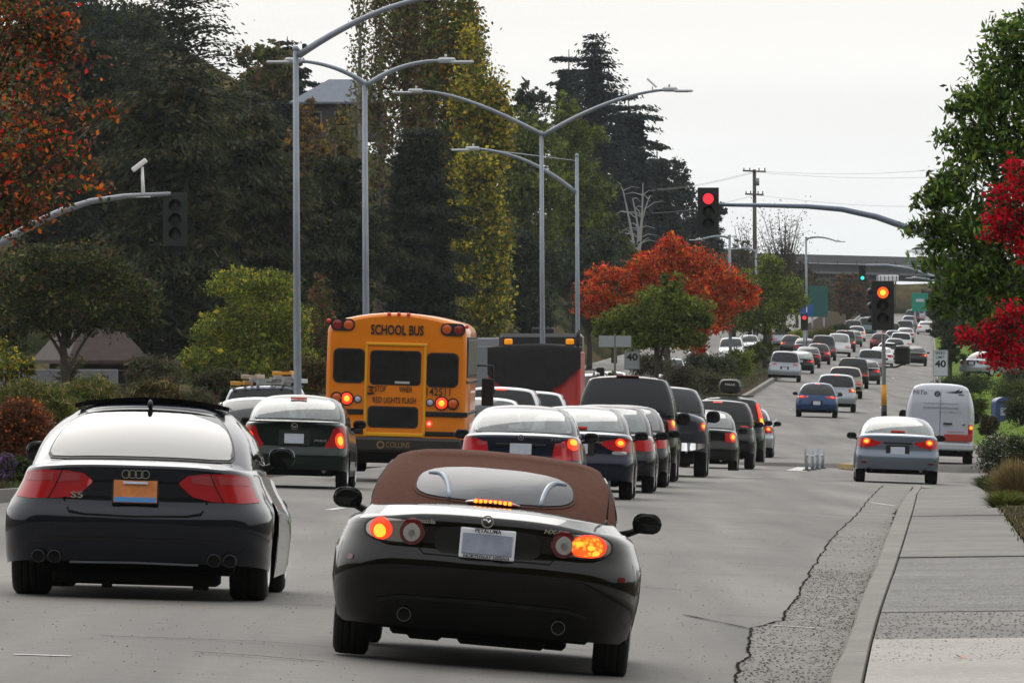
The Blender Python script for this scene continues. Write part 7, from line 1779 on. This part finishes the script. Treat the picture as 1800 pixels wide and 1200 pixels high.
# left verge: tree, house screen, shrubs
broad("dark shrubby tree at the left edge above the golden grass", "broadleaf_tree", 130, 425, 330, 262, [L_oak, L_oak2, L_brown, L_olive, L_tan], [.42, .25, .15, .13, .05], 30000, .10, seed=120, trunk=.14, trunkx=-.2, big=.2,
      blobs=[(60, 480, 80, 40), (150, 470, 80, 38), (220, 520, 60, 40), (120, 540, 90, 44), (30, 540, 70, 50), (250, 560, 30, 18), (190, 560, 70, 24), (90, 455, 50, 24), (20, 600, 40, 30)])
broad("yellow tinged bush low at the left edge", "shrub", 20, 590, 110, 240, [L_yel, L_olive, L_oak2], [.25, .4, .35], 5000, .09, seed=121, cat="shrub", hfrac=.8)
broad("large yellow green bush left of the first lamp post", "shrub", 450, 468, 250, 335, [L_yg, L_olive, L_oak2, L_yel, L_lime], [.34, .24, .22, .10, .10], 30000, .11, seed=122, cat="shrub", trunk=.1, big=.2,
      blobs=[(420, 500, 50, 28), (480, 500, 50, 24), (460, 545, 66, 36), (390, 580, 50, 36), (500, 580, 50, 40), (440, 610, 70, 36), (370, 630, 50, 30), (520, 630, 40, 34), (350, 650, 40, 24), (440, 655, 80, 24)])
broad("olive thicket in front of the hillside house", "broadleaf_tree", 600, 182, 130, 545, [L_gold, L_olive, L_brown, L_oak2], n=8000, leaf=.2, seed=125, hfrac=.95, prob=[.2, .3, .2, .3])
broad("dark bush in front of the brown roofed cottage", "shrub", 130, 618, 150, 268, [L_oak, L_oak2, L_brown], [.5, .3, .2], 6500, .09, seed=126, cat="shrub", hfrac=.9)
broad("rusty tree right of the yellow green bush behind the lamp post", "broadleaf_tree", 560, 480, 100, 380, [L_rust, L_brown, L_oak2, L_olive], n=10000, leaf=.12, seed=123, hfrac=.95)
for i, a in enumerate((
 ("golden green grass clump at the left in front of the low wall", 60, 668, 735, 150, 152, [L_olive, L_straw, L_grass], [.4, .25, .35], 9000, .16, 130, "grass", "ornamental_grass", .12),
 ("tall grass clump left of the coupe's roof", 160, 662, 730, 130, 156, [L_olive, L_straw, L_grass], [.4, .2, .4], 8000, .16, 131, "grass", "ornamental_grass", .12),
 ("grass clump behind the coupe's sunroof", 265, 668, 735, 120, 160, [L_grass, L_straw, L_brown], [.5, .15, .35], 7000, .16, 132, "grass", "ornamental_grass", .12),
 ("sage grass mound between the coupe and the silver sedan", 340, 685, 735, 90, 166, [L_sage, L_grass, L_brown], None, 5000, .14, 133, "grass", "ornamental_grass", .12),
 ("rust red shrub at the left edge behind the coupe's mirror", 30, 700, 800, 140, 136, [L_rust, L_brown, L_or], [.6, .32, .08], 12000, .06, 134, "shrub", "shrub", .5),
 ("violet flowering lavender at the left edge above the kerb", 12, 792, 845, 46, 122, [L_vio, L_grass, L_oak2], [.3, .4, .3], 2200, .06, 135, "flowers", "lavender", .2),
 ("green shrub low at the left edge beside the lavender", 30, 800, 858, 80, 126, [L_oak2, L_grass, L_oak], None, 4000, .07, 136, "shrub", "shrub", .4),
 ("sage green bush behind the grass left of the ladder wagon", 270, 625, 700, 110, 235, [L_sage, L_oak2, L_brown], None, 7000, .10, 137, "shrub", "shrub", .4),
 ("dark bush beneath the yellow green bush", 390, 645, 700, 120, 245, [L_oak, L_oak2, L_brown], None, 7000, .10, 138, "shrub", "shrub", .4),
 ("dark olive bush beside the foot of the first lamp post", 540, 620, 700, 90, 260, [L_oak, L_oak2, L_rust], None, 6000, .10, 139, "shrub", "shrub", .4))):
    shrub(a[0], a[1], a[2], a[3], a[4], a[5], a[6], a[7], a[8], a[9], a[10], a[11], a[12], a[13], dirs_up=a[11] in ("grass", "flowers"))
# autumn tree hanging in from the upper left
broad("autumn tree with red and orange leaves hanging in from the upper left corner", "maple_tree", -60, -80, 560, 125, [L_rust, L_or, L_red, L_brown, L_olive, L_oak], [.19, .115, .06, .26, .10, .275], 9000, .085, seed=140, trunk=.12, asp=.6, clump=.33, big=0,
      blobs=[(40, 30, 70, 55), (-40, 60, 110, 90), (70, 130, 80, 60), (150, 190, 46, 26), (195, 190, 24, 18), (20, 220, 110, 70), (110, 250, 60, 36), (-30, 330, 110, 80), (60, 330, 60, 46), (150, 320, 46, 28), (10, 375, 60, 30), (100, 60, 40, 40)])
# right side: pear tree with crimson berries
tr_ = broad("large leafy green tree filling the upper right edge", "pear_tree", 1900, -60, 640, 122, [L_pear, L_pear2, L_pear3], [.48, .36, .16], 24000, .115, seed=150, trunk=.16, asp=.38, clump=.27, big=0, droop=.55, zb=-2.3,
      blobs=[(1760, 120, 60, 50), (1730, 190, 55, 46), (1800, 60, 60, 40), (1790, 200, 80, 70), (1690, 250, 42, 36), (1740, 300, 80, 60), (1670, 330, 46, 30), (1640, 350, 34, 22), (1640, 410, 42, 26), (1700, 400, 70, 50), (1660, 450, 50, 26), (1770, 400, 80, 60), (1720, 480, 60, 34), (1680, 510, 44, 26), (1780, 500, 70, 50), (1730, 560, 50, 30), (1850, 300, 90, 120), (1870, 120, 90, 90), (1700, 190, 36, 20), (1790, 590, 60, 40), (1660, 540, 24, 22), (1880, 500, 90, 90)])
bg_ = broad("crimson flowering branches hanging in front of the green tree at the right edge", "bougainvillea", 1850, 260, 300, 118, [L_crim, L_crim2, L_pear2], [.50, .25, .25], 6500, .055, seed=151, trunk=.03, asp=.8, clump=.36, big=0, zb=-2.2,
      blobs=[(1785, 300, 20, 22), (1775, 345, 30, 24), (1760, 380, 30, 22), (1790, 400, 32, 34), (1740, 410, 22, 12), (1800, 440, 24, 20), (1780, 560, 34, 30), (1750, 595, 36, 22), (1715, 590, 30, 16), (1790, 620, 40, 30), (1765, 625, 34, 18), (1700, 585, 18, 10), (1740, 575, 16, 14), (1800, 350, 20, 40)], cat="flowering shrub")
# right side background
for i, a in enumerate((
 ("dark upright tree above the right speed limit sign", "broadleaf_tree", 1668, 470, 70, 500, [L_oak, L_pear2, L_oak2], None, 9000, .14),
 ("dim tree behind the right speed limit sign beside the green highway sign", "broadleaf_tree", 1660, 500, 60, 700, [L_oak, L_oak2], None, 6000, .2),
 ("dark hedge tree right of the far lamp post", "broadleaf_tree", 1720, 500, 110, 560, [L_oak, L_pear2], None, 9000, .16),
 ("broad dark tree closing the view at the right edge", "broadleaf_tree", 1800, 470, 180, 540, [L_oak, L_pear2, L_oak2], None, 12000, .16),
 ("far pale green tree right of the bridge opening", "broadleaf_tree", 1690, 440, 130, 1000, [L_oak, L_oak2], None, 8000, .28))):
    broad(a[0], a[1], a[2], a[3], a[4], a[5], a[6], a[7], a[8], a[9], seed=160 + i, hfrac=.85)
for i, a in enumerate((
 ("long clipped hedge behind the right speed limit sign", 1700, 655, 690, 130, 372, [L_oak, L_oak2], None, 8000, .09, 170, "hedge", "hedge"),
 ("clipped hedge behind the blue letter box", 1780, 668, 700, 100, 380, [L_oak2, L_olive, L_oak], None, 6000, .09, 171, "hedge", "hedge"),
 ("dark rounded bush at the right edge beneath the crimson flowers", 1790, 640, 690, 90, 400, [L_oak, L_sage], None, 6000, .09, 172, "shrub", "shrub"),
 ("green bush behind the letter box at the right edge", 1795, 690, 750, 70, 320, [L_oak2, L_grass, L_oak], None, 5000, .09, 173, "shrub", "shrub"),
 ("small dark bush right of the white van", 1738, 725, 765, 40, 300, [L_oak, L_brown], None, 2500, .09, 174, "shrub", "shrub"),
 ("bushy green mound right of the van beside the verge", 1722, 690, 740, 40, 345, [L_oak2, L_olive], None, 2500, .09, 175, "shrub", "shrub"))):
    shrub(*a[:10], a[10], a[11], a[12], .5)
wf = shrub("leggy shrub speckled with small white flowers right of the white van", 1768, 752, 850, 110, 172, [L_grass, L_oak2, L_sage, L_white], [.36, .3, .24, .10], 9000, .06, 180, "flowering shrub", "flowering_shrub", .35, 8)
wf2 = shrub("green shrub with white blossoms at the right edge", 1795, 760, 840, 70, 160, [L_grass, L_oak2, L_white], [.45, .47, .08], 6000, .06, 181, "flowering shrub", "flowering_shrub", .35, 6)
# tuft grasses built from blades
def tuft(label, px, pbot, d, h, r, n, mats, prob, seed, name="ornamental_grass", lean=.5, w=.008):
    s__ = d / F; X = (px - 900) * s__; zb = (600 - pbot) * s__; e = thing(name, label, "grass", (X, d, zb)); rg = np.random.default_rng(seed)
    a = rg.uniform(0, 6.283, n); rr_ = rg.uniform(0, 1, n) ** .7 * r * .35; hh = h * rg.uniform(.5, 1.05, n); ln = rg.uniform(.1, 1, n) * r * 1.1
    a2 = a + rg.normal(size=n) * .5; B = np.stack([np.cos(a) * rr_, np.sin(a) * rr_, np.zeros(n) - .05], 1)
    V = []; 
    side = np.stack([-np.sin(a2 + rg.uniform(-1.5, 1.5, n)), np.cos(a2), np.zeros(n)], 1) * w
    D = np.stack([np.cos(a2), np.sin(a2), np.zeros(n)], 1)
    pts = [B + D * (ln * f ** 1.8)[:, None] + np.array([0, 0, 1]) * (hh * (f - .25 * f ** 3 * (ln / r)))[:, None] for f in (0, .35, .7, 1)]
    for i, p_ in enumerate(pts):
        k_ = (1, .9, .6, .1)[i]; V += [p_ - side * k_, p_ + side * k_]
    V = np.stack(V, 1).reshape(-1, 3); Fs = np.array([[0, 1, 3, 2], [2, 3, 5, 4], [4, 5, 7, 6]]); idx = (np.arange(n)[:, None, None] * 8 + Fs[None]).reshape(-1)
    me = bpy.data.meshes.new("blades"); me.vertices.add(len(V)); me.vertices.foreach_set("co", V.astype(np.float32).ravel()); me.loops.add(len(idx)); me.loops.foreach_set("vertex_index", idx.astype(np.int32)); nf = n * 3
    me.polygons.add(nf); me.polygons.foreach_set("loop_start", np.arange(0, nf * 4, 4, dtype=np.int32)); me.polygons.foreach_set("loop_total", np.full(nf, 4, dtype=np.int32))
    for m_ in mats: me.materials.append(m_)
    mi = np.repeat(rg.choice(len(mats), n, p=prob), 3); me.polygons.foreach_set("material_index", mi.astype(np.int32)); me.update(calc_edges=True)
    o = link("blades", me, e); return e
tuft("tall straw coloured grass tuft at the right edge beside the pavement", 1790, 905, 132, .95, .42, 3600, [L_straw, L_grass, L_tan], [.55, .2, .25], 190)
tuft("green grass base in front of the straw tuft", 1770, 900, 128, .40, .34, 2600, [L_grass, L_yg, L_straw], [.5, .4, .1], 191)
tuft("short green grass patch spilling onto the pavement's right edge", 1790, 970, 106, .20, .36, 2600, [L_yg, L_lime, L_grass], [.4, .3, .3], 192)
tuft("brown green grass fringe right of the silver sedan by the verge", 1745, 862, 158, .38, .38, 2400, [L_grass, L_oak2, L_straw], [.5, .35, .15], 193)
tuft("green grass clump beneath the white flowering shrub", 1770, 870, 148, .42, .45, 2600, [L_grass, L_yg, L_oak2], [.45, .2, .35], 194)
tuft("grass clump spilling over the pavement edge at the right border of the picture", 1800, 1015, 95, .22, .25, 1500, [L_grass, L_yg, L_tan], [.4, .3, .3], 197)
tuft("tiny dry weed growing in the kerb joint", 1583, 945, 101, .10, .10, 220, [L_tan, L_rust, L_yg], [.4, .3, .3], 195, "weed", w=.004)
tuft("small green weed at the right edge of the pale slab", 1800, 1020, 80, .10, .10, 200, [L_grass, L_pear], [.6, .4], 196, "weed", w=.004)
# grass blades and ground cover on the far right lawn / median
def cover(name, u0, u1, d0, d1, n, size, mats, prob, zf, seed):
    rg = np.random.default_rng(seed); u = rg.uniform(u0, u1, n); d = d0 + (d1 - d0) * rg.uniform(0, 1, n); z = np.array([zf(a, b) for a, b in zip(u, d)])
    pos = np.stack([u + K * d, d, z + size * .3], 1); o = leaf_mesh(name, pos, size, mats, None, .3, prob, np.tile(np.array([0, 0, 1.0]), (n, 1)), 0, seed); o['kind'] = 'stuff'
    o['label'] = "low ground cover of blades and leaves"
cover("ground_cover", .95, 5, 60, 172, 9000, .10, [L_grass, L_straw, L_oak2], [.45, .2, .35], lambda u, d: zwalk(min(u, .9), d) + .05 * max(0, u - .9), 200)
cover("median_ground_cover", -14.4, -12.3, 60, 180, 9000, .12, [L_grass, L_brown, L_oak2], [.4, .25, .35], zmed, 201)
cover("far_median_ground_cover", -13.8, -9.5, 285, 900, 16000, .22, [L_oak2, L_brown, L_sage, L_grass], None, zmed, 202)
cover("lawn_blades", 1.8, 9, 232, 520, 16000, .10, [L_lime, L_grass, L_yg], None, zverge, 203)

# haze
hz = MB().box((150, 500, 35), (1100, 2300, 92)).obj("haze")
hz['kind'] = 'stuff'
hm = bpy.data.materials.new("haze"); hm.use_nodes = True; t = hm.node_tree; t.nodes.clear()
o_ = t.nodes.new("ShaderNodeOutputMaterial"); pv = t.nodes.new("ShaderNodeVolumePrincipled"); pv.inputs["Color"].default_value = (.86, .90, .95, 1); pv.inputs["Density"].default_value = .00004; pv.inputs["Anisotropy"].default_value = .2
t.links.new(pv.outputs[0], o_.inputs["Volume"]); hz.data.materials.append(hm)
